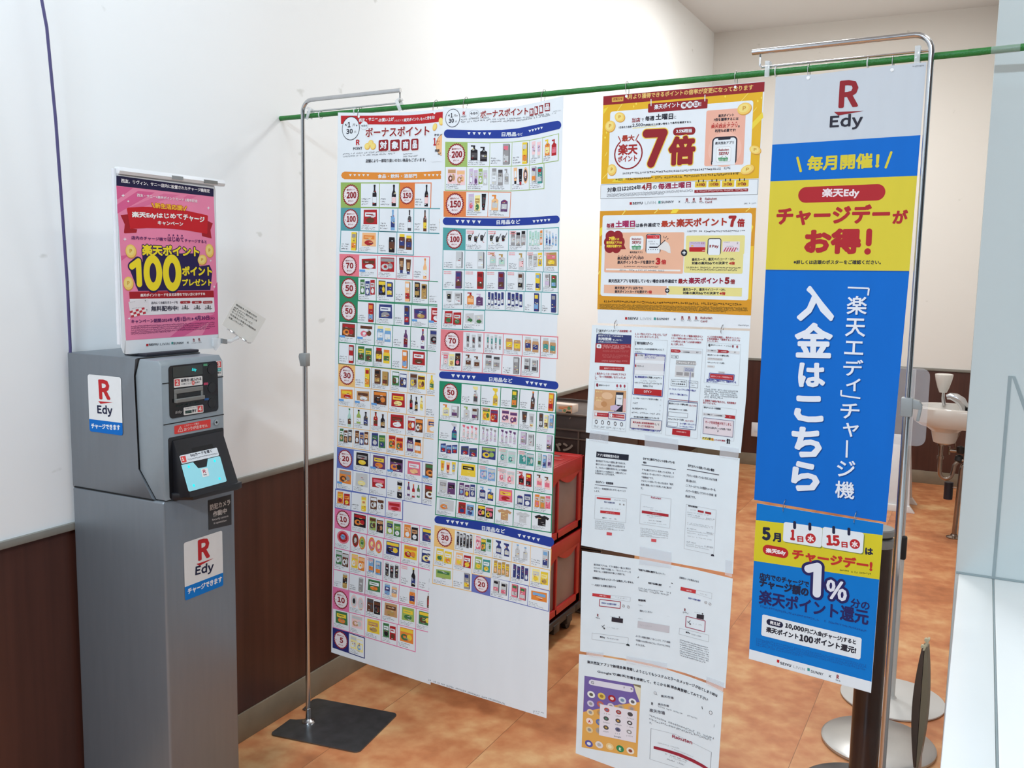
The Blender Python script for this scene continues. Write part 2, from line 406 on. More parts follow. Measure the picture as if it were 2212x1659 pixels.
# recess and reader
obj('recess', fpanel(B(), XF-0.002, XF+0.0009, 1.6770, 1.8680, 1.012, 1.1690, 0.006), M['black'], t)
RD = V((0.058, 0, -0.147)).normalized()      # down-slope direction of the reader face
RN = V((0.147, 0, 0.058)).normalized()
RP = V((XF+0.0025, 0, 1.160))
def rpt(y, d, o=0.0): return RP + RD*d + RN*o + V((0, y, 0))
bm = B()
prism(bm, [(XF-0.004, 1.690, 1.158), (XF+0.003, 1.690, 1.160), (XF+0.058, 1.690, 1.021), (XF-0.004, 1.690, 1.012)], (0, 0.172, 0), 0.002)
rd = obj('card_reader', bm, M['black'], t, label='sloping black card reader')
obj('receipt_slot', prism(B(), [rpt(1.741, 0.028, .0004), rpt(1.813, 0.028, .0004), rpt(1.813, 0.045, .0004), rpt(1.741, 0.045, .0004)], RN*0.0006), M['dark'], rd, smooth=False)
# tray lip under the reader
bm = B()
ty = [(1.682, X1-0.002), (1.682, X1+0.006), (1.706, X1+0.050), (1.852, X1+0.064), (1.872, X1+0.058), (1.872, X1-0.002)]
prism(bm, [(x, y, 1.0090) for y, x in ty], (0, 0, 0.018), 0.002)
obj('tray', bm, M['black'], t)

# pale cable hanging down the wall behind the kiosk
c = []
for y, z, x in ((1.600, 3.55, 0.02), (1.604, 2.9, 0.045), (1.612, 2.5, 0.055), (1.618, 2.25, 0.055), (1.632, 2.17, 0.055), (1.648, 1.95, 0.05), (1.656, 1.775, 0.045), (1.668, 1.55, 0.03), (1.672, 1.38, 0.02), (1.672, 1.30, 0.006)):
    c.append((x, y-0.028*x/0.055, z))
tag(obj('power_cable', tube(B(), c, 0.0038, 10), M['cable'], base=(0.02, 1.62, 1.3)), 'thin indigo cable hanging down the white wall behind the kiosk', 'cable')

# ------------------------------------------------------------------ hanger stands
BD = V((2.194, -0.184, 0)).normalized()      # direction of the green bar
BN = V((BD.y, -BD.x, 0))                     # towards the camera
BO = V((-0.019, 2.521, 0))
ZBAR = 2.092
def barp(s, z=ZBAR, off=0.0): return BO + BD*s + BN*off + V((0, 0, z))
def stand(foot, sgn, plate_ax, label, notch, plate):
    """chrome stand: steel plate, pole in two sections with a clamp, bent arm with a thin rod under it"""
    f = V(foot); ax = BD*sgn
    t = thing('hanger_stand', label, 'stand', (f.x, f.y, 0), 'chrome hanger stands')
    # plate with rounded corners and a notch
    px = V(plate_ax).normalized(); py = V((-px.y, px.x, 0)); hx, hy = plate
    out = []
    for cx, cy, a in ((hx-.02, hy-.02, 0), (-hx+.02, hy-.02, 90), (-hx+.02, -hy+.02, 180), (hx-.02, -hy+.02, 270)):
        if a == 180:
            for k in range(9):
                an = math.radians(80-160*k/8)
                out.append((-hx-0.006+0.066*math.cos(an), 0.012+0.042*math.sin(an)))
        for k in range(6):
            an = math.radians(a+90*k/5); out.append((cx+.02*math.cos(an), cy+.02*math.sin(an)))
    ctr = f + px*notch[0] + py*notch[1]
    bm = B(); prism(bm, [ctr+px*a+py*b+V((0, 0, 0.0005)) for a, b in out], (0, 0, 0.004))
    obj('base_plate', bm, M['steel'], t, smooth=False)
    obj('pole_socket', lathe(B(), (f.x, f.y, 0.0045), [(0.024, 0), (0.022, 0.004), (0.014, 0.008), (0.0095, 0.012), (0.0095, 0.05), (0.0085, 0.051)], 24), M['chrome'], t)
    obj('lower_pole', tube(B(), [f+V((0, 0, 0.01)), f+V((0, 0, 1.30))], 0.0082, 16), M['chrome'], t)
    # upper pole bends over into the arm
    pts = [f+V((0, 0, 1.25)), f+V((0, 0, 2.10))]
    for k in range(1, 7):
        a = PI/2*k/6; pts.append(f+V((0, 0, 2.10+0.038*math.sin(a)))+ax*(0.038*(1-math.cos(a))))
    pts.append(f+V((0, 0, 2.138))+ax*0.405)
    obj('upper_pole', tube(B(), pts, 0.0066, 16), M['chrome'], t)
    rodz = ZBAR+0.012
    rp = [f+V((0, 0, rodz))+ax*0.006, f+V((0, 0, rodz))+ax*0.385]
    rp += [f+V((0, 0, rodz+0.005))+ax*0.390, f+V((0, 0, 2.136))+ax*0.390]
    obj('hanging_rod', tube(B(), [p-BN*0.015 for p in rp], 0.0028, 10), M['chrome'], t)
    return t, f, ax
t, f, ax = stand((0.1165, 2.4925, 0), 1, (0.991, 0.131, 0), 'chrome hanger stand with square steel foot by the left wall', (0.096, 0.022), (0.172, 0.148))
# grey clamp, its thumb side towards the wall
bm = B(); box(bm, (f.x-0.0125, f.y-0.0125, 1.268), (f.x+0.0125, f.y+0.0125, 1.312), 0.003)
prism(bm, [(f.x-0.010, f.y-0.009, 1.268), (f.x-0.013, f.y-0.009, 1.268), (f.x-0.021, f.y-0.009, 1.300), (f.x-0.018, f.y-0.009, 1.310), (f.x-0.010, f.y-0.009, 1.310)], (0, 0.018, 0), 0.001)
obj('clamp', bm, M['grey'], t, label='grey plastic pole clamp')
t, f, ax = stand((2.0045, 2.3345, 0), -1, (-0.985, 0.17, 0), 'chrome hanger stand beside the blue banner', (0.05, 0.06), (0.172, 0.148))
ks = (1.300, 1.338)
bm = B(); box(bm, (f.x-0.0135, f.y-0.0125, 1.280), (f.x+0.0125, f.y+0.0125, 1.324), 0.003)
prism(bm, [(f.x+0.010, f.y-0.010, 1.300), (f.x+0.010, f.y-0.010, 1.322), (f.x+0.026, f.y-0.010, 1.318), (f.x+0.033, f.y-0.010, 1.308), (f.x+0.030, f.y-0.010, 1.298)], (0, 0.020, 0), 0.002)
obox(bm, (f.x+0.027, f.y, 1.288), ((0.15, 0, 1), (1, 0, -.15), (0, 1, 0)), (0.017, 0.0035, 0.009), 0.0015)
obj('clamp', bm, M['grey'], t, label='grey lever clamp')

# green garden stakes, the second taped on at the right
def sag(s): return -0.0025*math.sin(PI*min(max(s, 0), 2.2)/2.2)
tag(obj('garden_stake', tube(B(), [barp(s, ZBAR+sag(s)) for s in [0.0+2.13*k/26 for k in range(27)]], 0.0078, 16), M['green'], base=barp(1.05)),
    'long green garden stake used as the hanging bar between two chrome stands', 'stake', 'green garden stakes')
tag(obj('garden_stake', tube(B(), [barp(2.105, ZBAR), barp(2.75, ZBAR+0.004)], 0.0078, 16), M['green'], base=barp(2.5)),
    'short end of a green garden stake taped on in front of the pale panel', 'stake', 'green garden stakes')
tag(obj('tape_wrap', tube(B(), [barp(2.150, ZBAR), barp(2.157, ZBAR), barp(2.202, ZBAR+.0005), barp(2.206, ZBAR+.0005)], [0.0086, 0.0092, 0.0092, 0.0086], 16), M['film'], base=barp(2.17)),
    'clear tape wrapped around the joint of the green stakes', 'tape')
# clear clips that fasten the stake to the thin rods
def clip(s, lean, label):
    c = barp(s)
    ax = (BD, BN, V((0, 0, 1))) if abs(lean) < 0.3 else ((BD+V((0, 0, -lean))).normalized(), BN, (V((0, 0, 1))+BD*lean).normalized())
    bm = B(); obox(bm, c+BN*0.010+V((0, 0, 0.004)), ax, (0.0062, 0.0022, 0.019), 0.002)
    obox(bm, c+BN*0.002+V((0, 0, 0.021)), ax, (0.0062, 0.010, 0.0035), 0.0015)
    obox(bm, c-BN*0.009+V((0, 0, 0.006)), ax, (0.0058, 0.0016, 0.016), 0.0012)
    tag(obj('cable_clip', bm, M['clear'], base=c), label, 'clip', 'clear clips on the stake')
clip(0.155, 0.5, 'clear plastic clip tying the green stake just inside the stand by the wall')
clip(0.527, -0.5, 'clear plastic clip at the tip of the arm over the two price posters')
clip(1.663, 0.1, 'clear plastic clip at the tip of the arm over the yellow poster corner')
clip(2.002, 0.1, 'clear plastic clip on the stake above the corner of the blue banner')
# thin loops
def loop(s, label, grp, z=ZBAR, rr=0.0115, drop=0.0, th=0.0011, m='chrome', skew=0.0):
    c = barp(s, z)
    bm = B(); n = 24
    pts = [c+BN*rr*math.cos(a)+V((0, 0, (rr+drop)*math.sin(a)-drop))+BD*skew*math.sin(a) for a in [2*PI*k/n for k in range(n)]]
    tube(bm, pts, th, 6, True)
    return tag(obj('binder_ring' if m == 'chrome' else 'nylon_loop', bm, M[m], base=c), label, 'ring' if m == 'chrome' else 'loop', grp)
RG = 'metal rings holding the posters on the stake'
for s, lb in ((0.366, 'metal ring at the upper left hole of the food price poster'), (0.660, 'metal ring at the upper right hole of the food price poster'),
              (0.769, 'metal ring at the upper left hole of the daily goods poster'), (1.032, 'metal ring at the upper right hole of the daily goods poster'),
              (1.288, 'metal ring at the left hole of the yellow poster'), (1.583, 'metal ring at the right hole of the yellow poster'),
              (1.761, 'metal ring at the left hole of the blue banner'), (1.950, 'metal ring at the right hole of the blue banner')):
    loop(s, lb, RG, ZBAR, 0.0105, 0.0085, 0.0010, 'chrome', 0.004 if s < 1.1 else -0.001)
for s, lb in ((0.200, 'thin clear loop on the stake between stand and food price poster'), (0.349, 'thin clear loop beside the first ring of the food price poster'),
              (1.682, 'clear loop on the stake at the left corner of the blue banner'), (1.895, 'clear loop on the stake between the two rings of the blue banner')):
    loop(s, lb, 'clear loops on the stake', ZBAR, 0.0100, 0.001, 0.0018, 'clear')
# ------------------------------------------------------------------ crates in the corner
t = thing('dolly', 'black plastic dolly carrying the two red crates', 'dolly', (0.42, 3.54, 0))
bm = B(); x0, x1, y0, y1 = 0.225, 0.606, 3.27, 3.815
for lo, hi in (((x0, y0, 0.085), (x1, y0+.06, 0.118)), ((x0, y1-.06, 0.085), (x1, y1, 0.118)), ((x0, y0+.06, 0.085), (x0+.06, y1-.06, 0.118)), ((x1-.06, y0+.06, 0.085), (x1, y1-.06, 0.118)), ((x0+.06, 3.50, 0.088), (x1-.06, 3.58, 0.112))):
    box(bm, lo, hi, 0.004)
for y in (3.40, 3.54, 3.68): box(bm, (x1-0.03, y-0.03, 0.060), (x1+0.003, y+0.03, 0.100), 0.004)
obj('frame', bm, M['rubber'], t)
for x in (x0+.05, x1-.05):
    for y in (y0+.07, y1-.07):
        w = obj('caster', lathe(B(), (x, y, 0.06), [(0.02, 0), (0.026, 0.01), (0.026, 0.026)], 16), M['rubber'], t)
        bm = B(); tube(bm, [(x-0.013, y+.012, 0.0315), (x+0.013, y+.012, 0.0315)], 0.031, 20)
        obj('wheel', bm, M['rubber'], w)
def crate(z, h, label, lid):
    t = thing('folding_crate', label, 'crate', (0.417, 3.54, z), 'red folding crates on the dolly')
    x0, x1, y0, y1 = 0.234, 0.600, 3.278, 3.808
    bm = B(); w = 0.014
    box(bm, (x0, y0, z), (x1, y1, z+0.02), 0.003)
    # ring of top and bottom rims with corner posts
    for za, zb, o in ((z, z+0.045, 0.0), (z+h-0.060, z+h, 0.004)):
        box(bm, (x0-o, y0-o, za), (x1+o, y0+0.02, zb), 0.003); box(bm, (x0-o, y1-0.02, za), (x1+o, y1+o, zb), 0.003)
        box(bm, (x0-o, y0, za), (x0+0.02, y1, zb), 0.003); box(bm, (x1-0.02, y0, za), (x1+o, y1, zb), 0.003)
    for x in (x0, x1-0.03):
        for y in (y0, y1-0.045): box(bm, (x, y, z), (x+0.03, y+0.045, z+h-0.01), 0.003)
    for y in (y0, y1-0.012): box(bm, (x0, y, z), (x1, y+0.012, z+h-0.01), 0)
    box(bm, (x1-0.030, 3.535, z), (x1, 3.551, z+h-0.03), 0.002)
    # curved grip under the upper rim
    for ya, yb in ((3.555, 3.760), (3.325, 3.530)):
        n = 10
        pts = [(x1-0.004, ya, z+h-0.058)]+[(x1-0.004, ya+(yb-ya)*k/n, z+h-0.062-0.030*math.sin(PI*k/n)) for k in range(n+1)]+[(x1-0.004, yb, z+h-0.058)]
        prism(bm, pts, (0.007, 0, 0))
    obj('frame', bm, M['red'], t)
    for ya, yb in ((3.323, 3.535), (3.551, 3.763)):
        obj('side_panel', box(B(), (x1-0.020, ya, z+0.045), (x1-0.010, yb, z+h-0.06), 0.001), M['frost'], t, label='cloudy see-through side panel')
    obj('side_panel', box(B(), (x0+0.006, y0+.02, z+0.045), (x0+0.014, y1-.02, z+h-0.06), 0.001), M['frost'], t)
    if lid:
        bm = B(); zt = z+h
        for lo, hi in (((x0+.004, y0+.004, zt-.006), (x1-.004, y0+.06, zt+.003)), ((x0+.004, y1-.06, zt-.006), (x1-.004, y1-.004, zt+.003)), ((x0+.004, y0+.06, zt-.006), (x0+.05, y1-.06, zt+.003)), ((x1-.075, y0+.06, zt-.006), (x1-.004, y1-.06, zt+.003))):
            box(bm, lo, hi, 0.002)
        for y in (3.40, 3.66): box(bm, (x1-0.11, y-0.03, zt-.004), (x1-0.03, y+0.03, zt+.006), 0.002)
        ld = obj('lid', bm, M['red'], t)
        obj('lid_panel', box(B(), (x0+.05, y0+.06, zt-.008), (x1-.075, y1-.06, zt-.001), 0.001), M['frost'], ld)
crate(0.1185, 0.3375, 'lower red folding crate with cloudy side panel on the black dolly', False)
crate(0.4575, 0.3325, 'upper red folding crate with closed lid, standing on the other red crate', True)

# brown bread crates against the wall behind them
def bread(z, h, label):
    t = thing('bread_crate', label, 'crate', (0.33, 4.20, z), 'brown bread crates behind the red crates')
    x0, x1, y0, y1 = 0.03, 0.640, 3.960, 4.44
    bm = B()
    for lo, hi in (((x0, y0, z), (x1, y0+.012, z+h)), ((x0, y1-.012, z), (x1, y1, z+h)), ((x0, y0, z), (x0+.012, y1, z+h)), ((x1-.012, y0, z), (x1, y1, z+h)), ((x0, y0, z), (x1, y1, z+.012)), ((x0+.01, y0+.01, z+h-.03), (x1-.01, y1-.01, z+h-.012))):
        box(bm, lo, hi, 0.002)
    obj('body', bm, M['bread'], t)
    bm = B()
    for zz, d in ((z+h-0.008, 0.008), (z+h-0.078, 0.008), (z+h-0.118, 0.006), (z+0.004, 0.006)):
        box(bm, (x0-.004, y0-.012, zz), (x1+.004, y0+.004, zz+d), 0.001, 1)
    for x in (0.10, 0.25, 0.515, 0.62): box(bm, (x-0.004, y0-.010, z+.008), (x+0.004, y0, z+h-0.078), 0.001, 1)
    obj('rim', bm, M['breadrim'], t)
    return t
for k in range(3):
    bt = bread(0.315*k+0.0005*k, 0.3145, ('brown bread crate standing on the floor behind the red crates', 'brown bread crate in the middle of the stack behind the red crates', 'topmost brown bread crate with pale lettering and a carton on it')[k])
t = tag(obj('printed_carton', box(B(), (0.36, 3.975, 0.9465), (0.4755, 4.035, 0.984), 0.001), M['carton'], base=(0.42, 4.0, 0.946)), 'small orange and white printed carton on the topmost brown crate', 'box')
CARTON, BREADTOP = t, bt

# wall outlet
t = thing('wall_outlet', 'white outlet plate on the back wall wainscot by the banner', 'outlet', (0.500, YB, 0.305))
obj('cover_plate', box(B(), (0.462, YB-0.010, 0.245), (0.538, YB, 0.365), 0.003), M['white'], t)
obj('socket', box(B(), (0.484, YB-0.012, 0.285), (0.516, YB-0.0095, 0.325), 0.002), M['paperwhite'], t)

# ------------------------------------------------------------------ washing corner
t = thing('wash_basin', 'small white wall basin with chrome spout behind the pale end panel', 'sink', (2.165, 6.28, 0.70))
bm = B()
def bowl_ring(z, lx, hy, back=2.168):
    # rounded front outline: half-oval towards the room, straight at the wall
    out = []
    for k in range(25):
        a = PI/2+PI*k/24
        out.append(V((back-0.13+ (lx-0.13)*math.cos(a), 6.28+hy*math.sin(a), z)))
    out = [V((back, 6.28+hy, z))]+out+[V((back, 6.28-hy, z))]
    return out
secs = [bowl_ring(0.700, 0.330, 0.150), bowl_ring(0.725, 0.366, 0.175), bowl_ring(0.765, 0.376, 0.185), bowl_ring(0.812, 0.378, 0.187), bowl_ring(0.820, 0.372, 0.182), bowl_ring(0.820, 0.335, 0.150), bowl_ring(0.800, 0.320, 0.135), bowl_ring(0.74, 0.25, 0.09)]
rings = [[bm.verts.new(p) for p in s] for s in secs]
for a, b in zip(rings, rings[1:]):
    for j in range(len(a)): bm.faces.new((a[j], a[(j+1) % len(a)], b[(j+1) % len(b)], b[j]))
bm.faces.new(rings[0][::-1]); bm.faces.new(rings[-1])
obj('bowl', bm, M['porcelain'], t)
obj('bowl_drain', lathe(B(), (1.985, 6.28, 0.585), [(0.034, 0), (0.062, 0.012), (0.070, 0.04), (0.078, 0.08), (0.125, 0.117)], 28), M['porcelain'], t)
obj('spout', tube(B(), [(2.082, 6.28, 0.80), (2.079, 6.28, 0.83), (2.062, 6.28, 0.858), (2.030, 6.28, 0.878), (2.000, 6.28, 0.884), (1.980, 6.28, 0.878)], [0.020, 0.027, 0.029, 0.027, 0.021, 0.016], 16), M['chrome'], t)
tr = [(1.970, 6.28, 0.588), (1.970, 6.28, 0.44)]
for k in range(1, 9):
    a = PI+PI*k/8; tr.append((2.008+0.038*math.cos(a), 6.28, 0.415+0.045*math.sin(a)))
tr += [(2.052, 6.28, 0.46), (2.075, 6.28, 0.492), (2.10, 6.28, 0.495), (2.16, 6.28, 0.495)]
obj('drain_trap', tube(B(), tr, 0.0125, 12), M['copper'], t, label='aged metal drain trap')
obj('trap_nut', tube(B(), [(1.970, 6.28, 0.49), (1.970, 6.28, 0.51)], 0.019, 12), M['copper'], t)
obj('trap_nut', tube(B(), [(1.970, 6.28, 0.575), (1.970, 6.28, 0.59)], 0.022, 12), M['copper'], t)
sp = [(2.160, 6.30, 0.470), (2.120, 6.30, 0.472), (2.098, 6.30, 0.455), (2.092, 6.30, 0.43), (2.078, 6.30, 0.0)]
obj('supply_pipe', tube(B(), sp, 0.0145, 12), M['copper'], t, label='aged metal pipe down to the floor')
obj('floor_flange', lathe(B(), (2.078, 6.30, 0), [(0.045, 0), (0.045, 0.006), (0.022, 0.014), (0.018, 0.024)], 20), M['copper'], t)
vb = obj('stop_valve', tube(B(), [(2.15, 6.29, 0.545), (2.02, 6.29, 0.547)], 0.011, 10), M['copper'], t, label='metal stop valve')
obj('valve_handle', tube(B(), [(2.016, 6.29, 0.520), (2.016, 6.29, 0.572)], 0.007, 8), M['copper'], vb)
obj('valve_body', lathe(B(), (2.08, 6.29, 0.535), [(0.02, 0), (0.026, 0.012), (0.022, 0.04), (0.008, 0.046)], 14), M['rubber'], vb)
obj('valve_body', lathe(B(), (2.075, 6.29, 0.478), [(0.02, 0), (0.028, 0.014), (0.022, 0.04), (0.01, 0.046)], 14), M['rubber'], vb)
obj('supply_tube', tube(B(), [(2.05, 6.29, 0.55), (2.045, 6.29, 0.60), (2.065, 6.29, 0.66), (2.07, 6.29, 0.70)], 0.005, 8), M['copper'], t)
obj('pipe_cover', tube(B(), [(2.028, 6.34, 0.232), (2.028, 6.34, 0.338)], 0.026, 16), M['navy'], t, label='dark grey cylinder hanging beside the pipe')
obj('cover_arm', tube(B(), [(2.028, 6.34, 0.31), (2.090, 6.31, 0.31)], 0.004, 8), M['copper'], t)
t = thing('soap_dispenser', 'white cup shaped soap dispenser above the basin spout', 'soap dispenser', (1.955, 6.38, 0.82))
obj('cup', lathe(B(), (1.955, 6.38, 0.893), [(0.022, 0), (0.034, 0.03), (0.047, 0.075), (0.053, 0.108), (0.052, 0.114), (0.040, 0.117), (0, 0.117)], 28), M['porcelain'], t)
obj('neck', tube(B(), [(1.955, 6.38, 0.895), (1.957, 6.385, 0.86), (1.965, 6.40, 0.812)], 0.011, 12), M['chrome'], t)

# clear sheet on a floor stand with a pale disc foot
t = thing('sheet_stand', 'pale floor stand on a white disc holding a clear rounded sheet', 'stand', (1.936, 3.695, 0))
cx, cy = 1.936, 3.62
bm = B(); lathe(bm, (1.938, 3.705, 0), [(0.183, 0.0), (0.187, 0.003), (0.187, 0.008), (0.181, 0.011), (0.0, 0.013)], 56)
obj('disc_foot', bm, M['whitebase'], t)
obj('foot_weld', lathe(B(), (cx, 3.695, 0.011), [(0.020, 0), (0.016, 0.005), (0.0125, 0.01)], 20), M['whitebase'], t)
obj('lower_tube', tube(B(), [(cx, 3.695, 0.012), (cx, 3.695, 0.62)], 0.0115, 16), M['whitebase'], t)
obj('upper_tube', tube(B(), [(cx, 3.695, 0.60), (cx, 3.695, 1.268)], 0.0075, 16), M['chrome'], t)
obj('height_knob', box(B(), (cx-0.008, 3.68, 0.555), (cx+0.017, 3.705, 0.645), 0.007, 3), M['rubber'], t, label='black height knob')
bm = B(); prism(bm, [(a, 3.683, b) for a, b in rrect2(1.66, 0.988, 1.991, 1.274, 0.03)], (0, 0.003, 0))
obj('clear_sheet', bm, M['acryl'], t, label='clear acrylic sheet with rounded corners')
# brown post on a dark disc
t = thing('guide_post', 'dark brown round guide post with grey cap on a dark steel disc', 'post', (1.914, 2.93, 0))
obj('disc_foot', lathe(B(), (1.908, 2.93, 0), [(0.180, 0.0), (0.183, 0.004), (0.183, 0.012), (0.174, 0.016), (0.06, 0.022), (0.0, 0.022)], 56), M['steel'], t)
obj('post_tube', tube(B(), [(1.914, 2.93, 0.018), (1.914, 2.93, 0.802)], 0.0425, 32), M['post'], t)
cpx = obj('cap', lathe(B(), (1.914, 2.93, 0.802), [(0.0435, 0), (0.0455, 0.004), (0.0455, 0.024), (0.039, 0.026), (0.039, 0.034), (0.0455, 0.036), (0.0455, 0.052), (0.042, 0.056), (0.0, 0.057)], 32), M['grey'], t)
obj('belt_slot', tube(B(), [(1.914, 2.93, 0.829), (1.914, 2.93, 0.835)], 0.0400, 32), M['dark'], cpx)
# satin disc of another stand right behind the post
t = thing('stand_base', 'satin steel disc foot of a stand hidden behind the brown post', 'stand', (1.925, 3.308, 0))
obj('disc_foot', lathe(B(), (1.925, 3.308, 0), [(0.182, 0.0), (0.186, 0.004), (0.186, 0.012), (0.177, 0.017), (0.06, 0.024), (0.0, 0.024)], 56), M['satin'], t)
obj('stand_tube', tube(B(), [(1.893, 3.308, 0.02), (1.893, 3.308, 0.70)], 0.0125, 16), M['satin'], t)
# folding sign seen edge on
SX, SY = 2.0545, 3.15
t = thing('folding_sign', 'olive folding sign board seen edge on beside the counter', 'sign', (SX, SY+0.02, 0))
def leaf(xo, s, w):
    # board with a bowed edge, leaning out from the hinge line
    bm = B(); n = 14; z0, z1 = 0.025, 0.430
    rows = []
    for k in range(n+1):
        z = z0+(z1-z0)*k/n
        rows.append((z, math.sin(PI*min(1, (z1-z+0.02)/0.44))))
    a = [(SX+xo+s*0.004+s*0.019*bow, SY, z) for z, bow in rows]
    b = [(SX+xo, SY, z) for z, bow in reversed(rows)]
    prism(bm, a+b, (0.006, w, 0), 0.0012)
    return bm
obj('board', leaf(-0.0015, -1, 0.05), M['olivedark'], t, label='dark inner board')
obj('board', leaf(0.0000, 0.85, 0.05), M['olive'], t, label='olive board')
obj('sign_leg', tube(B(), [(SX+0.004, SY+0.02, 0.0), (SX+0.004, SY+0.02, 0.10)], 0.0115, 14), M['satin'], t)
bm = B(); obox(bm, (SX+0.004, SY+.008, 0.442), ((1, 0, -.35), (0, 1, 0), (.35, 0, 1)), (0.003, 0.010, 0.022), 0.001)
tube(bm, [(SX-0.006, SY, 0.432), (SX-0.006, SY+.012, 0.432)], 0.006, 10); tube(bm, [(SX+0.003, SY, 0.456), (SX+0.003, SY+.012, 0.456)], 0.006, 10)
obj('hinge_clip', bm, M['ivory'], t, label='ivory hinge clip')
# white folded floor stand near the back wall
t = thing('floor_sign', 'white tapered floor stand with flared foot near the back wainscot', 'sign', (1.70, 6.97, 0))
bm = B()
for s in (-1, 1):
    prism(bm, [(1.585, 6.97+s*0.125, 0.03), (1.785, 6.97+s*0.125, 0.03), (1.757, 6.97+s*0.012, 0.50), (1.620, 6.97+s*0.012, 0.50)], (0, 0.012*s, 0), 0.002)
obj('panel', bm, M['paperwhite'], t)
for s in (-1, 1):
    bm = B(); prism(bm, [(1.560, 6.97+s*0.118, 0.0), (1.820, 6.97+s*0.118, 0.0), (1.786, 6.97+s*0.115, 0.045), (1.586, 6.97+s*0.115, 0.045)], (0, 0.040*s, 0), 0.002)
    obj('foot', bm, M['white'], t)
obj('top_grip', box(B(), (1.640, 6.955, 0.49), (1.745, 6.985, 0.512), 0.005), M['white'], t)

# ------------------------------------------------------------------ poster stand on the kiosk
PX = 0.236
t = thing('poster_stand', 'white poster stand with grey rubber foot on top of the kiosk', 'stand', (0.20, 1.80, 1.3675))
bm = B()
prism(bm, [(PX-0.006, a, b) for a, b in rrect2(1.642, 1.3735, 1.974, 1.829, 0.026)], (0.004, 0, 0), 0.0008)
obj('back_board', bm, M['paperwhite'], t)
obj('curled_edge', tube(B(), [(PX-0.010, 1.6425, 1.400), (PX-0.010, 1.6425, 1.831)], 0.006, 12), M['paperwhite'], t, label='curled pale left edge')
bm = B(); prism(bm, [(PX-0.010, 1.645, 1.8180), (PX+0.005, 1.645, 1.8180), (PX+0.008, 1.645, 1.8255), (PX+0.005, 1.645, 1.8350), (PX-0.010, 1.645, 1.8350)], (0, 0.357, 0), 0.001)
pr = obj('top_rail', bm, M['white'], t)
obj('rail_label', box(B(), (PX+0.0066, 1.810, 1.8208), (PX+0.0083, 1.848, 1.8298)), M['grey'], pr, smooth=False, label='small grey label on the rail')
obj('rail_label', box(B(), (PX+0.0066, 1.922, 1.8208), (PX+0.0083, 1.972, 1.8298)), M['slot'], pr, smooth=False, label='small grey label on the rail')
obj('foot', box(B(), (PX-0.05, 1.690, 1.3675), (PX+0.030, 1.868, 1.3745), 0.002), M['navy'], t, label='dark rubber foot')

# ------------------------------------------------------------------ clear clip on the poster stand with a note
t = thing('note_clip', 'clear swivel clip on the corner of the pink poster', 'clip', (PX+0.004, 1.975, 1.392))
def pp(px, py, x=PX+0.006):
    d = CR*((px-W/2)/FOC)-CU*((py-H/2)/FOC)+_f
    k = (x-EYE[0])/d[0]
    p = EYE+d*k
    return V((x, p[1], p[2]))
bm = B(); prism(bm, [pp(457.5, 729), pp(474, 730), pp(474, 743), pp(464, 757), pp(458, 748)], (0.006, 0, 0), 0.001)
obj('jaw', bm, M['clear'], t)
obj('spring_band', prism(B(), [pp(475, 731), pp(486, 733), pp(486, 743), pp(475, 741)], (0.009, 0, 0)), M['grey'], t)
obj('swivel_arm', tube(B(), [pp(486, 737, PX+.01), pp(497, 737, PX+.011), pp(505, 734, PX+.012), pp(513, 729, PX+.012)], [0.005, 0.006, 0.0045, 0.007], 10), M['clear'], t)
bm = B(); prism(bm, [pp(489, 711), pp(497, 699), pp(542, 731), pp(536, 742)], (0.011, 0, 0), 0.001)
obj('gripper', bm, M['clear'], t)
for a, b in ((501, 717), (527, 735)):
    obj('spring', tube(B(), [pp(a-3, b-3, PX+.018), pp(a, b, PX+.022), pp(a+4, b+1, PX+.018)], 0.0028, 8), M['chrome'], t, label='bright steel spring')
# ------------------------------------------------------------------ printed sheets
# What is printed on a sheet is read off the photograph onto the sheet's own plane (metres) and stored as flat
# ink shapes a tenth of a millimetre apart; lettering is set with Blender's font and fitted into its measured line.
INKWHITE = np.array([lin(208), lin(219), lin(231)])
def ink(c):
    if isinstance(c, str): c = PAL[c]
    a = np.array([lin(c[0]), lin(c[1]), lin(c[2])])/INKWHITE*np.array([0.765, 0.80, 0.825])
    return tuple(np.clip(a, 0.004, 0.86))
PAL = dict(K=(36, 34, 40), W=(208, 219, 231), R=(160, 40, 46), r=(112, 34, 40), G=(62, 112, 72), g=(140, 168, 92), B=(52, 62, 120), b=(112, 158, 205),
           Y=(214, 190, 62), y=(226, 214, 150), O=(208, 128, 60), o=(222, 176, 132), P=(205, 108, 130), p=(222, 190, 198), V=(92, 62, 108), v=(184, 172, 204),
           N=(92, 60, 46), n=(176, 140, 104), T=(66, 142, 142), t=(160, 200, 196), S=(140, 142, 148), s=(182, 190, 198), C=(166, 138, 84), D=(74, 74, 80),
           ink=(44, 44, 56), dim=(118, 124, 134), faint=(165, 174, 184), maroon=(132, 38, 46), red=(170, 40, 46), navy=(34, 38, 66))
LAY = 0.00016
FONT = None
try:
    FONT = bpy.data.fonts.load(os.path.join(bpy.utils.system_resource('DATAFILES', path='fonts'), 'Noto Sans CJK Regular.woff2'))
except Exception:
    FONT = None
GLYPH = {}
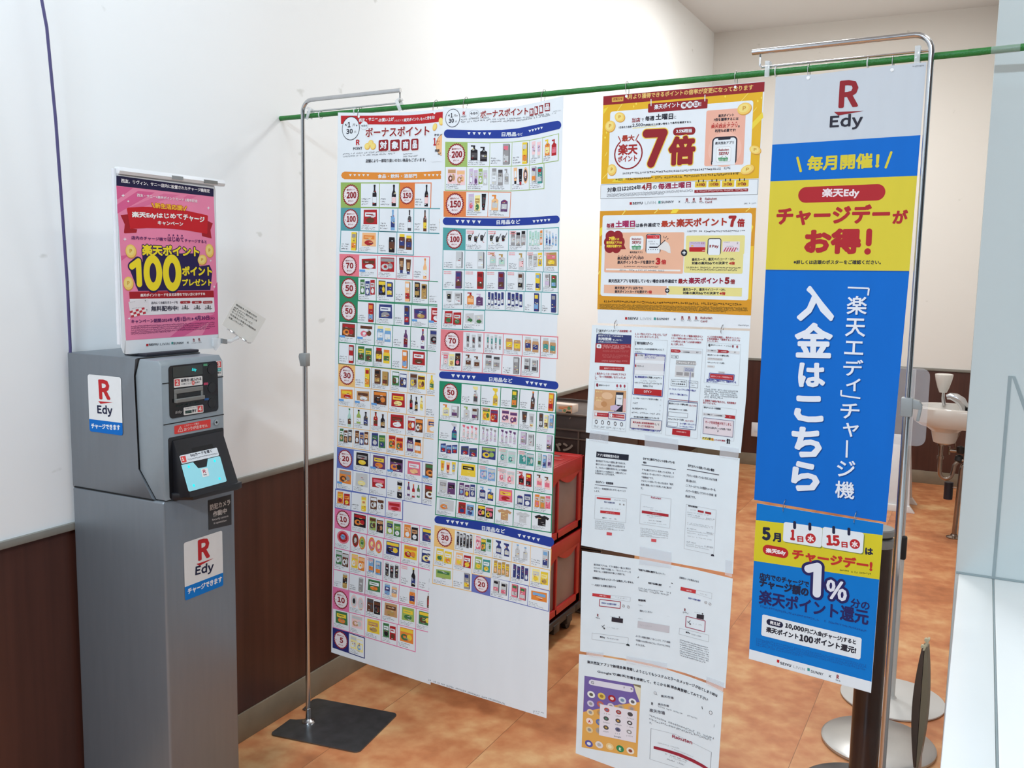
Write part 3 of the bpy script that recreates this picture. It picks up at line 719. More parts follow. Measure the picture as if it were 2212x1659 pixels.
def _lines(todo, font):
    """outline a list of strings, all in one text block, one string per line"""
    if not todo: return
    def block(body):
        c = bpy.data.curves.new('lettering', 'FONT'); c.body = body; c.resolution_u = 2; c.space_line = 3.0
        if font: c.font = font
        o = bpy.data.objects.new('lettering', c); return c, o, o.to_mesh()
    c, o, me = block('\n'.join(todo))
    n = len(me.vertices)
    a = np.empty(n*3, np.float32); me.vertices.foreach_get('co', a); a = a.reshape(-1, 3)[:, :2].astype(float)
    c2, ro, rm = block('E\nE'); ry = [v.co.y for v in rm.vertices]
    pitch = max(ry)-max(y for y in ry if y < (max(ry)+min(ry))/2); mid = max(ry)-(max(ry)-min(ry)-pitch)/2
    row = np.round((mid-a[:, 1])/pitch).astype(int)
    groups = [[] for _ in todo]
    for p in me.polygons:
        vs = tuple(p.vertices); groups[min(max(row[vs[0]], 0), len(todo)-1)].append(vs)
    for s, fs in zip(todo, groups):
        ids = sorted({i for f in fs for i in f}); k = {v: i for i, v in enumerate(ids)}
        q = a[ids] if ids else np.zeros((1, 2))
        lo, hi = q.min(0), q.max(0)
        GLYPH[s] = ((q-lo)/np.maximum(hi-lo, 1e-6), [tuple(k[i] for i in f) for f in fs])
    for x in (o, ro): x.to_mesh_clear(); bpy.data.objects.remove(x)
    for x in (c, c2): bpy.data.curves.remove(x)
def glyphs(strings):
    st = sorted(set(strings))
    _lines([s for s in st if s.isascii()], FONT)
    _lines([s for s in st if not s.isascii()], None)
SHEETS = []
rnd = random.Random(7)
class Sheet:
    def __init__(s, p0, n, u=None):
        s.p0 = np.array(p0, float); s.n = np.array(n, float); s.n /= np.linalg.norm(s.n)
        s.u = np.array(u, float) if u is not None else np.cross((0, 0, 1.), s.n)
        s.u /= np.linalg.norm(s.u); s.v = np.cross(s.n, s.u)
        s.fr = (0, 0, 1.0); s.ops = []; s.paper = None; SHEETS.append(s)
    def F(s, x, y, k): s.fr = (x, y, k); return s
    def pt(s, x, y):
        x = s.fr[0]+x/s.fr[2]; y = s.fr[1]+y/s.fr[2]
        d = CR*((x-W/2)/FOC)-CU*((y-H/2)/FOC)+_f
        p = EYE+d*(((s.p0-EYE)@s.n)/(d@s.n))-s.p0
        return np.array([p@s.u, p@s.v])
    # shapes
    def pl(s, c, l, pts): s.ops.append((l, ink(c), np.array([s.pt(*p) for p in pts]), None))
    def q2(s, c, l, pts): s.ops.append((l, ink(c), np.array(pts), None))
    def q(s, c, l, *a): s.pl(c, l, [(a[i], a[i+1]) for i in range(0, len(a), 2)])
    def r(s, c, l, x0, y0, x1, y1, rad=0):
        a, b = s.pt(x0, y0), s.pt(x1, y1)
        X0, X1, Y0, Y1 = min(a[0], b[0]), max(a[0], b[0]), min(a[1], b[1]), max(a[1], b[1])
        k = (X1-X0)/abs(x1-x0)
        R = min(rad*k, (X1-X0)/2*.999, (Y1-Y0)/2*.999)
        if R <= 0: s.q2(c, l, [(X0, Y0), (X1, Y0), (X1, Y1), (X0, Y1)])
        else: s.q2(c, l, rrect2(X0, Y0, X1, Y1, R))
    def fr_(s, c, l, x0, y0, x1, y1, w, rad=0, fill='W'):
        s.r(c, l, x0, y0, x1, y1, rad)
        s.r(fill, l+.5, x0+w, y0+w, x1-w, y1-w, max(rad-w, 0))
    def e(s, c, l, x, y, rx, ry=None, n=26, rot=0):
        o = s.pt(x, y); kx = np.linalg.norm(s.pt(x+rx, y)-o); ky = kx if ry is None else kx*ry/rx
        ca, sa = math.cos(rot), math.sin(rot)
        s.q2(c, l, [o+np.array([kx*math.cos(t)*ca-ky*math.sin(t)*sa, kx*math.cos(t)*sa+ky*math.sin(t)*ca]) for t in [2*PI*k/n for k in range(n)]])
    def ln(s, c, l, w, *a, rnd_=False):
        P = [s.pt(a[i], a[i+1]) for i in range(0, len(a), 2)]
        k = np.linalg.norm(s.pt(a[0]+1, a[1])-P[0])*w/2
        for p, q in zip(P, P[1:]):
            d = (q-p)/max(np.linalg.norm(q-p), 1e-9); m = np.array([-d[1], d[0]])*k
            s.q2(c, l, [p-m, q-m, q+m, p+m])
        if rnd_:
            for p in P: s.q2(c, l, [p+np.array([math.cos(t), math.sin(t)])*k for t in [2*PI*j/24 for j in range(24)]])
    def box(s, c, l, w, x0, y0, x1, y1): # outline, straight on the sheet
        a, b = s.pt(x0, y0), s.pt(x1, y1); k = np.linalg.norm(s.pt(x0+1, y0)-a)*w
        for X0, Y0, X1, Y1 in ((a[0], a[1]-k, b[0], a[1]), (a[0], b[1], b[0], b[1]+k), (a[0], b[1], a[0]+k, a[1]), (b[0]-k, b[1], b[0], a[1])):
            s.q2(c, l, [(X0, Y0), (X1, Y0), (X1, Y1), (X0, Y1)])
    def qb(s, c, l, w, *a): s.ln(c, l, w, *a, a[0], a[1])
    def t(s, txt, c, l, x0, y0, x1, h, b=0, y1=None, ol=None, sk=0):
        """lettering: ink box from its lower left corner to its lower right corner, h tall; b = stroke weight (share of h); ol = (colour, share of h)"""
        p = s.pt(x0, y0)
        if y1 is None:
            e = s.pt(x1, y0); e = np.array([e[0], p[1]])
        else: e = s.pt(x1, y1)
        hh = abs(s.pt(x0, y0-h)[1]-p[1])
        if ol: s.ops.append((l-.5, ink(ol[0]), (p, e, hh, (b+ol[1])*hh, sk, b*hh), txt))
        s.ops.append((l, ink(c), (p, e, hh, b*hh, sk, b*hh), txt))
    def m(s, c, l, x0, y0, x1, h, n=1, dy=0, y1=None, dens=.86):
        """illegible small print: broken strokes"""
        for k in range(n):
            yy = y0+dy*k
            p = s.pt(x0, yy); e = s.pt(x1, (y1+dy*k) if y1 is not None else yy)
            if y1 is None: e = np.array([e[0], p[1]])
            if k == n-1 and n > 1: e = p+(e-p)*rnd.uniform(.4, .95)
            hh = abs(s.pt(x0, yy-h)[1]-p[1]); d = e-p; L_ = np.linalg.norm(d)
            if L_ < 1e-6: continue
            d = d/L_; up = np.array([-d[1], d[0]]); x = 0
            while x < L_:
                w = hh*rnd.uniform(.55, .95)
                if rnd.random() < dens:
                    g_ = .15*hh
                    for _ in range(3):
                        if rnd.random() < .62:
                            y_ = rnd.uniform(.0, .85)*hh; A = p+d*x+up*y_; s.q2(c, l, [A, A+d*w, A+d*w+up*g_, A+up*g_])
                        else:
                            xx = rnd.uniform(.0, .85)*w; h0 = rnd.uniform(0, .4)*hh; A = p+d*(x+xx)+up*h0; s.q2(c, l, [A, A+d*g_, A+d*g_+up*(hh-h0), A+up*(hh-h0)])
                x += w+hh*.16
    # price badge with a toothed rim
    def badge(s, o, R, num):
        n = 26
        s.q2('maroon', 3, [o+R*(1.0 if k % 2 else .90)*np.array([math.cos(PI*k/n), math.sin(PI*k/n)]) for k in range(2*n)])
        s.q2((212, 209, 219), 3.5, [o+R*(.86 if k % 2 else .78)*np.array([math.cos(PI*k/n), math.sin(PI*k/n)]) for k in range(2*n)])
        def tx(st, c, x, y, w, h, b):
            p = o+np.array([x, y])*R; s.ops.append((4.5, ink(c), (p, p+np.array([w*R, 0]), h*R, b*h*R, 0, b*h*R), st))
        tx(num, 'maroon', (-.50 if len(num) > 2 else -.44) if len(num) > 1 else -.14, -.30, (1.16 if len(num) > 2 else .98) if len(num) > 1 else .48, .60, .06)
        tx('楽天ポイント', 'maroon', -.48, .40, .96, .17, 0.04); tx('ポイント', 'maroon', -.32, -.60, .64, .17, 0.04)
        tx('+', 'maroon', -.74, -.16, .15, .15, 0.05)
    # product pictures
    def row(s, fc, tops, bots, bx, items, last=None, lw=4.0, badgebg=None):
        def yi(P, x):
            for (xa, ya), (xb, yb) in zip(P, P[1:]):
                if x <= xb or (xb, yb) == P[-1]: return ya+(yb-ya)*(x-xa)/(xb-xa)
        it = items.split()
        bx_bot = [b+(bots[0][0]-tops[0][0]) + ((bots[-1][0]-tops[-1][0])-(bots[0][0]-tops[0][0]))*(b-bx[0])/(bx[-1]-bx[0]) for b in bx]
        for i, tok in enumerate(it):
            if i+1 >= len(bx): break
            if tok == '_': continue
            xa, xb = bx[i], bx[i+1]; xc, xd = bx_bot[i], bx_bot[i+1]
            c4 = [s.pt(xa, yi(tops, xa)), s.pt(xb, yi(tops, xb)), s.pt(xd, yi(bots, xd)), s.pt(xc, yi(bots, xc))]
            k = np.linalg.norm(s.pt(xa+1, tops[0][1])-s.pt(xa, tops[0][1]))
            g = fc
            if tok[0] == '/': g = tok[1:4]; tok = tok[4:]; g = tuple(int(ch, 16)*17 for ch in g)
            ex = lw*k*1.05
            cen = sum(c4)/4
            out = [p+np.sign(p-cen)*ex for p in c4]
            s.q2(g, 1, out)
            if tok[0] == '@':
                w = np.linalg.norm(c4[1]-c4[0]); h = np.linalg.norm(c4[3]-c4[0])
                s.badge(cen, .44*min(w, h)*1.06, tok[1:]); continue
            il = lw*.68*k
            cc = [p-np.sign(p-cen)*il for p in c4]
            s.q2('W', 2, cc)
            s.product(cc, tok)
    def product(s, c4, tok):
        c4 = [np.array(p) for p in c4]
        def mp(u, v): return (c4[0]*(1-u)+c4[1]*u)*(1-v)+(c4[3]*(1-u)+c4[2]*u)*v
        if tok == '.': return
        def P(c, l, pts, bx): s.q2(c, l, [mp(bx[0]+(bx[2]-bx[0])*u, bx[1]+(bx[3]-bx[1])*v) for u, v in pts])
        def R_(c, l, a, bx): P(c, l, [(a[0], a[1]), (a[2], a[1]), (a[2], a[3]), (a[0], a[3])], bx)
        def E(c, l, a, bx, n=14): P(c, l, [(a[0]+a[2]*math.cos(2*PI*k/n), a[1]+a[3]*math.sin(2*PI*k/n)) for k in range(n)], bx)
        tag_ = '!' in tok; pink = '~' in tok; tok = tok.replace('!', '').replace('~', '')
        def cap(u0, v0, u1, v1, n):
            for i in range(n):
                v = v0+(v1-v0)*i/max(n, 1); u = u0; e = u0+(u1-u0)*rnd.uniform(.5, 1)
                while u < e:
                    w = rnd.uniform(.012, .034)
                    if rnd.random() < .85:
                        hh = (v1-v0)/n*rnd.uniform(.22, .55); o = rnd.uniform(0, .3)*(v1-v0)/n
                        P(('dim', 'S', (96, 100, 110), 'faint')[rnd.randrange(4)], 4.2, [(u, v+o), (u+w, v+o), (u+w, v+o+hh), (u, v+o+hh)], (0, 0, 1, 1))
                    u += w+.010
        parts = tok.split('+'); nt = sum(int(p[0]) if p[0].isdigit() else 1 for p in parts)
        narrow = nt == 1 and (parts[0].lstrip('1')[0] in 'bcstxoj')
        boxes = []
        if narrow: boxes = [(.56, .05, .93, .95)]; cap(.05, .62, .52, .95, 3)
        elif nt == 1: boxes = [(.14, .05, .92, .72)]; cap(.05, .76, .85, .97, 3)
        else:
            w = .86/nt
            boxes = [(.09+w*i+.01, .06+(.06 if i % 2 else 0), .09+w*(i+1)-.01, .74+(.05 if i % 2 else 0)) for i in range(nt)]; cap(.05, .74, .80, .97, 3)
        i = 0
        for p in parts:
            n = int(p[0]) if p[0].isdigit() else 1
            p = p.lstrip('0123456789'); kd = p[0]; cs = p[1:]+'W'*3
            a, l2, c3 = cs[0], cs[1], cs[2]
            for _ in range(n):
                b = boxes[i]; i += 1
                if kd == 'b':
                    P(a, 3, [(.2, 1), (.2, .42), (.38, .26), (.38, 0), (.62, 0), (.62, .26), (.8, .42), (.8, 1)], b); R_(l2, 3.6, (.22, .58, .78, .86), b); R_(c3 if len(p) > 3 else a, 3.6, (.36, 0, .64, .1), b)
                elif kd == 'o':
                    R_(a, 3, (.12, .36, .88, 1), b); P(a, 3, [(.12, .38), (.4, .26), (.6, .26), (.88, .38)], b); R_(c3 if len(p) > 3 else a, 3.2, (.4, .1, .6, .3), b); R_(c3 if len(p) > 3 else a, 3.3, (.14, .06, .62, .15), b); R_(l2, 3.6, (.2, .52, .8, .84), b)
                elif kd == 's':
                    P(a, 3, [(.2, 1), (.2, .5), (.42, .34), (.42, .2), (.66, .2), (.66, .34), (.86, .5), (.86, 1)], b); P(c3, 3.2, [(.1, .02), (.8, .02), (.8, .2), (.4, .22), (.12, .12)], b); R_(l2, 3.6, (.26, .58, .8, .88), b)
                elif kd == 'p':
                    P(a, 3, [(.04, .03), (.96, 0), (.99, .98), (.02, 1)], b); R_(l2, 3.5, (.13, .2, .87, .48), b); E(c3, 3.6, (.5, .73, .3, .18), b); R_(a, 3.9, (.2, .3, .7, .36), b)
                elif kd == 'x':
                    R_(a, 3, (.1, 0, .84, 1), b); P('D', 3, [(.84, 0), (.95, .05), (.95, .96), (.84, 1)], b); R_(l2, 3.5, (.2, .1, .74, .3), b); R_(c3, 3.5, (.16, .58, .78, .86), b)
                elif kd == 'c':
                    R_(a, 3, (.12, .08, .88, .95), b); E('s', 3.2, (.5, .08, .37, .06), b); E(a, 3.1, (.5, .94, .38, .06), b); R_(l2, 3.5, (.12, .3, .88, .66), b); R_(c3, 3.7, (.3, .38, .7, .5), b)
                elif kd == 'j':
                    R_(l2, 3, (.12, 0, .88, .2), b); P(a, 3, [(.1, .2), (.9, .2), (.96, .4), (.92, 1), (.08, 1), (.04, .4)], b); R_(c3, 3.5, (.14, .45, .86, .8), b)
                elif kd == 't':
                    P(a, 3, [(.12, 0), (.88, 0), (.78, .8), (.22, .8)], b); R_(l2, 3.2, (.28, .8, .72, 1), b); R_(c3, 3.5, (.3, .2, .7, .6), b)
                elif kd == 'd':
                    E(a, 3, (.5, .5, .5, .5), b, 20); E(l2, 3.4, (.5, .5, .38, .38), b, 18); E(c3, 3.7, (.5, .48, .2, .2), b)
                elif kd == 'w':
                    P(a, 3, [(.0, .18), (.98, .1), (1, .82), (.02, .86)], b); R_(l2, 3.4, (.1, .26, .9, .48), b); E(c3, 3.6, (.55, .66, .3, .14), b)
                elif kd == 'h':
                    P(a, 3, [(.3, .05), (.7, .05), (1, .22), (.9, .42), (.76, .34), (.76, 1), (.24, 1), (.24, .34), (.1, .42), (0, .22)], b); E('W', 3.4, (.5, .05, .12, .07), b)
                elif kd == 'f':
                    P(a, 3, [(.02, .4), (.64, .4), (.54, .72), (.12, .72)], b); E('D', 3.4, (.33, .4, .31, .12), b); P(a, 3, [(.6, .40), (.98, .05), (1, .12), (.63, .5)], b)
                elif kd == 'k':
                    R_(a, 3, (.02, .02, .98, .98), b); R_(l2, 3.4, (.06, .08, .94, .3), b); E(c3, 3.4, (.34, .66, .26, .22), b); E(l2, 3.6, (.7, .6, .18, .2), b); E(a, 3.8, (.36, .64, .12, .1), b)
        for b in boxes:
            for _ in range(5):
                u = rnd.uniform(.18, .6); v = rnd.uniform(.25, .9); P(rnd.choice(('W', 'D', 'y', 'S', 'R')), 4.0, [(u, v), (u+rnd.uniform(.1, .3), v), (u+.2, v+.04), (u, v+.035)], b)
        if tag_: P((92, 150, 214), 4.5, [(.02, .66), (.34, .66), (.34, .76), (.02, .76)], (0, 0, 1, 1))
        if pink:
            for vv in (.06, .15): 
                for q_ in range(6): P((214, 150, 158), 4.4, [(.05+.06*q_, vv), (.05+.06*q_+.045, vv), (.05+.06*q_+.045, vv+.05), (.05+.06*q_, vv+.05)], (0, 0, 1, 1))
    # red R with the slanted underline and the word below
    def logo(s, l, x0, y0, x1, h, word=None, wb=None, dark='ink', red='red', ww=None, dyw=0):
        """x0..x1, y0 base and h of the R; word box wb = (x0, y, x1, h)"""
        s.t('R', red, l, x0, y0, x1, h, .045)
        w = x1-x0
        s.q(red, l, x0-w*.22, y0+h*.14, x1+w*.30, y0+h*.10+dyw, x0+w*.0, y0+h*.27)
        if word: s.t(word, dark, l, wb[0], wb[1], wb[2], wb[3], .03)
    def coin(s, l, x, y, rx, ry, rot=0, p=True):
        s.e((196, 146, 70), l, x+rx*.07, y+ry*.09, rx, ry, rot=rot); s.e((222, 190, 104), l+.5, x, y, rx*.96, ry*.94, rot=rot); s.e((230, 204, 128), l+1, x-rx*.06, y-ry*.06, rx*.7, ry*.68, rot=rot)
        if p: s.t('P', (190, 146, 60), l+2, x-rx*.22, y+ry*.32, x+rx*.25, ry*.7, .05)
    def logos(s, l, x, y, k, n=3, card=True, dy=0.0):
        """row of shop names: x of the red square, base y, k = scale (1 = the yellow poster's)"""
        def Y(v): return y+dy*v*k
        s.r('R', l, x, Y(0)-30*k, x+25*k, Y(0)); s.t('SEIYU', 'ink', l, x+32*k, Y(32), x+153*k, 30*k, .05, y1=Y(153))
        s.t('LIVIN', 'faint', l, x+180*k, Y(180), x+310*k, 30*k, .02, y1=Y(310))
        s.r('T', l, x+343*k, Y(343)-30*k, x+368*k, Y(368)); s.t('SUNNY', 'ink', l, x+376*k, Y(376), x+525*k, 28*k, .03, y1=Y(525))
        s.t('×', 'ink', l, x+580*k, Y(580), x+603*k, 24*k)
        for i in range(n):
            xx = x+(672+82*i)*k; s.t('R', 'maroon', l, xx, Y(672+82*i)-18*k, xx+24*k, 32*k, .06); s.ln('maroon', l, 5*k, xx-5*k, Y(680)-12*k, xx+30*k, Y(680)-14*k); s.m('ink', l, xx-14*k, Y(690)+10*k, xx+42*k, 13*k)
        if card:
            s.t('Rakuten', 'maroon', l, x+900*k, Y(900)-18*k, x+1040*k, 30*k, .03, y1=Y(1040)-18*k); s.t('Card', 'maroon', l, x+900*k, Y(900)+20*k, x+980*k, 28*k, .03, y1=Y(980)+20*k)
    def build(s, name, parent=None, base=None, outline=None, thick=0.0004, m='ink', paper='W', label=None, lift=0.0):
        """outline: 2-D paper outline (sheet coordinates); the paper has its own thickness behind its face"""
        V_, F_, C_ = [], [], []
        b = BASE[parent] if parent is not None else V(base if base is not None else s.p0)
        b = np.array(b)
        def add(p2, off, faces, col):
            k = len(V_); w = s.p0+np.outer(p2[:, 0], s.u)+np.outer(p2[:, 1], s.v)+s.n*off-b
            V_.extend(w.tolist()); C_.extend([col]*len(w)); F_.extend([tuple(i+k for i in f) for f in faces])
        if outline is not None:
            o2 = np.array(outline); n = len(o2); pc = ink(paper)
            add(o2, lift, [tuple(range(n))], pc); add(o2[::-1], lift-thick, [tuple(range(n))], pc)
            for i in range(n):
                j = (i+1) % n; add(np.array([o2[i], o2[j]]), lift, [], pc); add(np.array([o2[j], o2[i]]), lift-thick, [], pc)
                k = len(V_); F_.append((k-4, k-1, k-2, k-3))
        for io, (l, col, d, txt) in enumerate(s.ops):
            off = lift+LAY*(l+.4)+3e-6*(io % 20)
            if txt is None:
                a = sum(d[i][0]*d[(i+1) % len(d)][1]-d[(i+1) % len(d)][0]*d[i][1] for i in range(len(d)))
                if a < 0: d = d[::-1]
                add(np.array(d), off, [tuple(range(len(d)))], col)
            else:
                p, e, hh, r, sk, cr = d
                g, fs = GLYPH[txt]
                ex = e-p; L_ = max(np.linalg.norm(ex), 1e-9); ex = ex/L_; up = np.array([-ex[1], ex[0]])
                ax = max(L_-2*cr, L_*.5); ay = max(hh-2*cr, hh*.4)
                q = p+ex*(L_-ax)/2+up*(hh-ay)/2
                body = q+np.outer(g[:, 0]*ax+g[:, 1]*ay*sk, ex)+np.outer(g[:, 1]*ay, up)
                if r <= 1e-7: add(body, off, fs, col)
                else:
                    K = 8 if hh < 0.02 else 20
                    add(body, off, fs, col)
                    for i in range(K):
                        t_ = 2*PI*i/K; add(body+r*np.array([math.cos(t_), math.sin(t_)]), off+3.5e-6*(i+1), fs, col)
        me = bpy.data.meshes.new(name); me.from_pydata(V_, [], F_)
        at = me.attributes.new('ink', 'FLOAT_COLOR', 'POINT')
        at.data.foreach_set('color', np.hstack([np.array(C_), np.ones((len(C_), 1))]).astype(np.float32).ravel())
        me.materials.append(M[m])
        o = bpy.data.objects.new(name, me); COL.objects.link(o)
        if parent is not None: o.parent = parent
        else: o.location = V(b)
        BASE[o] = V(b)
        if label: o['label'] = label
        return o
    def outline_px(s, *a): return [s.pt(a[i], a[i+1]) for i in range(0, len(a), 2)][::-1]
POSTERP = np.array(BO+BN*0.0115); POSTERN = np.array(BN)
def poster(off=0.0): return Sheet(POSTERP+POSTERN*off, POSTERN)
# ---- food price poster
A = poster(-0.003)
A.F(720, 235, 8.848)
A.pl('red', 1, [(145, 132), (600, 132), (1000, 128), (1400, 125), (1700, 105), (2120, 52), (2120, 240), (1700, 285), (1400, 298), (1000, 300), (600, 298), (148, 292)])
A.t('西友・サニー', 'W', 3, 490, 258, 850, 72, .03); A.t('で', 'W', 3, 852, 250, 872, 30); A.t('お買い上げ', 'W', 3, 878, 256, 1160, 72, .03)
A.t('いただくと', 'W', 3, 1168, 250, 1340, 40); A.t('楽天ポイント', 'W', 3, 1350, 250, 1640, 66, .03, y1=225); A.t('が', 'W', 3, 1644, 226, 1664, 30); A.t('もっと貯まる!', 'W', 3, 1670, 228, 1940, 66, .03, y1=192)
A.e('ink', 2, 335, 375, 170); A.e('W', 2.6, 335, 375, 160)
A.t('4/', 'ink', 4, 222, 335, 272, 50, .06); A.t('1', 'ink', 4, 278, 360, 332, 105, .05); A.t('月', 'S', 4, 365, 335, 420, 48, .03); A.pl('ink', 4, [(440, 300), (465, 320), (440, 340)])
A.t('30', 'ink', 4, 250, 485, 375, 95, .05); A.t('火', 'S', 4, 398, 465, 445, 48, .03)
A.e('S', 2, 592, 322, 72, 62); A.e('W', 2.6, 592, 322, 69, 59); A.t('今月の', 'ink', 4, 535, 350, 650, 42, .03)
A.t('ボーナスポイント', 'maroon', 4, 615, 545, 1838, 185, .035, y1=512, ol=((225, 226, 232), .05))
A.t('R', 'red', 4, 435, 695, 505, 105, .06); A.q('p', 4, 425, 712, 515, 700, 445, 718); A.t('POINT', 'ink', 4, 382, 790, 555, 52, .04)
for x, y, r_ in ((715, 655, 52), (648, 715, 54), (760, 715, 54)): A.coin(3, x, y, r_, r_*.9, .3, False)
for i, (x0, x1, y0, y1) in enumerate(((868, 1052, 598, 798), (1090, 1272, 596, 800), (1305, 1462, 592, 795), (1490, 1628, 578, 790))):
    A.r((215, 210, 214), 2, x0-6, y0+6, x1+10, y1+14, 30); A.r('maroon', 3, x0, y0, x1, y1, 26); A.t('対象商品'[i], 'W', 4, x0+26, y1-26, x1-24, y1-y0-52, .045)
A.coin(3, 2060, 240, 45, 60, .3, False); A.coin(3, 1940, 345, 40, 58, -.4, False)
A.q2((126, 96, 70), 2, [A.pt(2140, 690)+np.array([-math.sin(t)*.0345, math.cos(t)*.0345]) for t in [PI*k/24 for k in range(25)]]); A.q2('o', 2.5, [A.pt(2142, 690)+np.array([-math.sin(t)*.0335, math.cos(t)*.0335]) for t in [PI*k/24 for k in range(25)]])
A.r('W', 2.8, 1870, 925, 2200, 1000)
A.t('貯まった', 'ink', 4, 1935, 522, 2110, 42, .03); A.t('1', 'red', 4, 1915, 705, 1962, 150, .05); A.t('ポイ', 'red', 4, 1970, 650, 2040, 45, .02); A.t('ント', 'red', 4, 1970, 700, 2030, 40, .02); A.t('同額', 'ink', 4, 1945, 830, 2030, 55, .03); A.m('ink', 4, 2000, 880, 2110, 45)
A.m('dim', 3, 185, 882, 1205, 30, 1); A.m('dim', 3, 185, 930, 1170, 30, 1); A.m('dim', 3, 1338, 880, 1510, 26); A.m('dim', 3, 1338, 930, 1615, 30)
A.t('店舗により一部取り扱いのない商品もございます。', 'ink', 4, 620, 1030, 1770, 66, .02, y1=1006)
A.pl((204, 132, 58), 1, [(215, 1198), (700, 1215), (1200, 1222), (1700, 1205), (2120, 1185), (2120, 1340), (1700, 1350), (1200, 1362), (700, 1352), (215, 1345), (170, 1320), (150, 1272), (170, 1225)])
for k in range(5):
    for bx_, by_ in ((328, 1268), (1755, 1268)):
        x = bx_+(84 if bx_ < 500 else 78)*k; A.q('W', 3, x-26, by_-16, x+26, by_-16, x, by_+26)
A.t('食品・飲料・酒部門', 'W', 3, 850, 1330, 1600, 78, .035, y1=1322)
A.F(580, 170, 4.1475)
gG, gO, gT, gP, gK, gY, gB, gM, gN = (136, 168, 94), (206, 124, 70), (78, 146, 158), (212, 118, 136), (44, 128, 96), (216, 178, 116), (88, 106, 178), (206, 112, 160), (40, 46, 110)
A.row(gG, [(652, 935), (1457, 935)], [(652, 1150), (1452, 1160)], [652, 827, 997, 1172, 1310, 1457], '@200 bKW bKp /c74@150 /c74bKp')
A.row(gT, [(652, 1155), (1590, 1166)], [(650, 1355), (1588, 1388)], [652, 825, 993, 1160, 1303, 1440, 1590], '@100 pRWN bbB bDW bNYD boY')
A.row(gT, [(650, 1357), (1300, 1380)], [(642, 1545), (1298, 1580)], [650, 812, 985, 1152, 1300], 'xYSO poOR jKWN 2jNYB')
A.F(720, 550, 5.529)
A.row(gP, [(80, -2), (1150, 28)], [(78, 255), (1145, 310)], [80, 308, 530, 755, 955, 1150], '@70 wRNW! kRSs 2tNBn boWO', lw=5)
A.row(gK, [(78, 258), (1340, 330)], [(78, 530), (1338, 605)], [78, 297, 515, 735, 943, 1140, 1340], '@50 pGsW+pBsW+pRsW kKYB+xBYY xoWR xKCC+xCKC xNOR', lw=5)
A.row(gK, [(78, 538), (1335, 625)], [(75, 795), (1333, 890)], [78, 290, 510, 728, 935, 1137, 1335], '@50 xROb pBWS xBNR wVBC! pRpW!', lw=5)
A.row(gK, [(75, 797), (1325, 892)], [(68, 1045), (1320, 1165)], [75, 285, 498, 712, 925, 1125, 1325], 'kNRO! kWNP! 2jbyW bVrW bVWR kSBK', lw=5)
A.row(gK, [(68, 1047), (1120, 1152)], [(65, 1300), (1115, 1400)], [68, 270, 480, 698, 915, 1120], 'xRsW 2pGYN jNRY+jYOG xOWb pRWN', lw=5)
A.F(720, 770, 5.529)
A.row(gY, [(65, 85), (1320, 222)], [(62, 345), (1315, 480)], [65, 260, 462, 682, 895, 1115, 1320], '@30 xYRO xNKC+xCCN kGWN+kBWN kSNY+kYNn 2bYGY', lw=4)
A.row(gY, [(62, 347), (1310, 482)], [(60, 585), (1306, 745)], [62, 252, 450, 660, 880, 1100, 1310], 'wOYR! wnNW! kNOK! pRYy bKRK+bKCK+byYD bsWS', lw=4)
A.row(gY, [(60, 587), (1300, 747)], [(58, 835), (1292, 1000)], [60, 243, 445, 650, 868, 1090, 1300], 'btNG bgWK+bDBK bRNN+bKCN pRNW kRWO+kNOW poBW', lw=4)
A.row(gY, [(58, 837), (1072, 970)], [(52, 1068), (1070, 1220)], [58, 240, 437, 640, 852, 1072], 'pGWn+pNWn+pDWn pNnW+pBnW+pNoW pBGs+pGgB 2kORG jVKs+jOKW', lw=4)
A.row(gB, [(50, 1085), (1290, 1290)], [(45, 1322), (1285, 1545)], [50, 243, 442, 645, 855, 1065, 1290], '@20 pKSY pVYO! kVKO! pPWo kNGO!', lw=4)
A.row(gB, [(45, 1325), (1285, 1548)], [(40, 1572), (1280, 1800)], [45, 236, 436, 640, 852, 1062, 1285], 'kOSN! pssy wRPW cKsY bVWR+bRWO+bGWW kNRW', lw=4)
A.F(700, 1060, 4.365)
A.row(gB, [(110, -14), (742, 88)], [(105, 158), (740, 275)], [110, 258, 420, 580, 742], 'pOYR+pROY cYyO kNWs+kWNs wPRR', lw=4)
A.row(gM, [(105, 160), (1075, 365)], [(103, 345), (1070, 560)], [105, 258, 412, 572, 738, 902, 1075], '@10 kKRO kgND+kKnN pgBW+pGgW pOoW+pKnW kBYV', lw=3.6)
A.row(gM, [(103, 347), (1066, 562)], [(98, 535), (1058, 762)], [103, 252, 405, 562, 730, 897, 1066], 'dPRb dRNs+dOgG 2dOPy kBYK kYOR kBWy', lw=3.6)
A.row(gM, [(98, 537), (1052, 764)], [(92, 738), (1048, 965)], [98, 245, 398, 558, 720, 890, 1052], 'kGsW+kNsW kYoW+kOoW 2xbsO~ 3cDKs bKBY~ bsWS', lw=3.6)
A.row(gM, [(92, 740), (1046, 967)], [(85, 905), (1040, 1130)], [92, 240, 392, 550, 710, 880, 1046], 'cCKN cSSs pGWO cbBW+coSW jOsB jNsR', lw=3.6)
A.row(gM, [(85, 915), (1040, 1150)], [(82, 1105), (1034, 1345)], [85, 238, 390, 545, 710, 870, 1036], '@10 2dpsK kNDN+kKND pnNC pgYG kGYN', lw=3.6)
A.row(gM, [(82, 1107), (862, 1302)], [(85, 1285), (860, 1518)], [83, 238, 380, 540, 690, 862], 'pGYO kpsn pYnC pGWK+pRWN kOYG', lw=3.6)
A.row(gN, [(85, 1290), (382, 1390)], [(85, 1475), (380, 1578)], [85, 233, 382], '@5 kysW+kyWb', lw=4)
A.F(0, 0, 1)
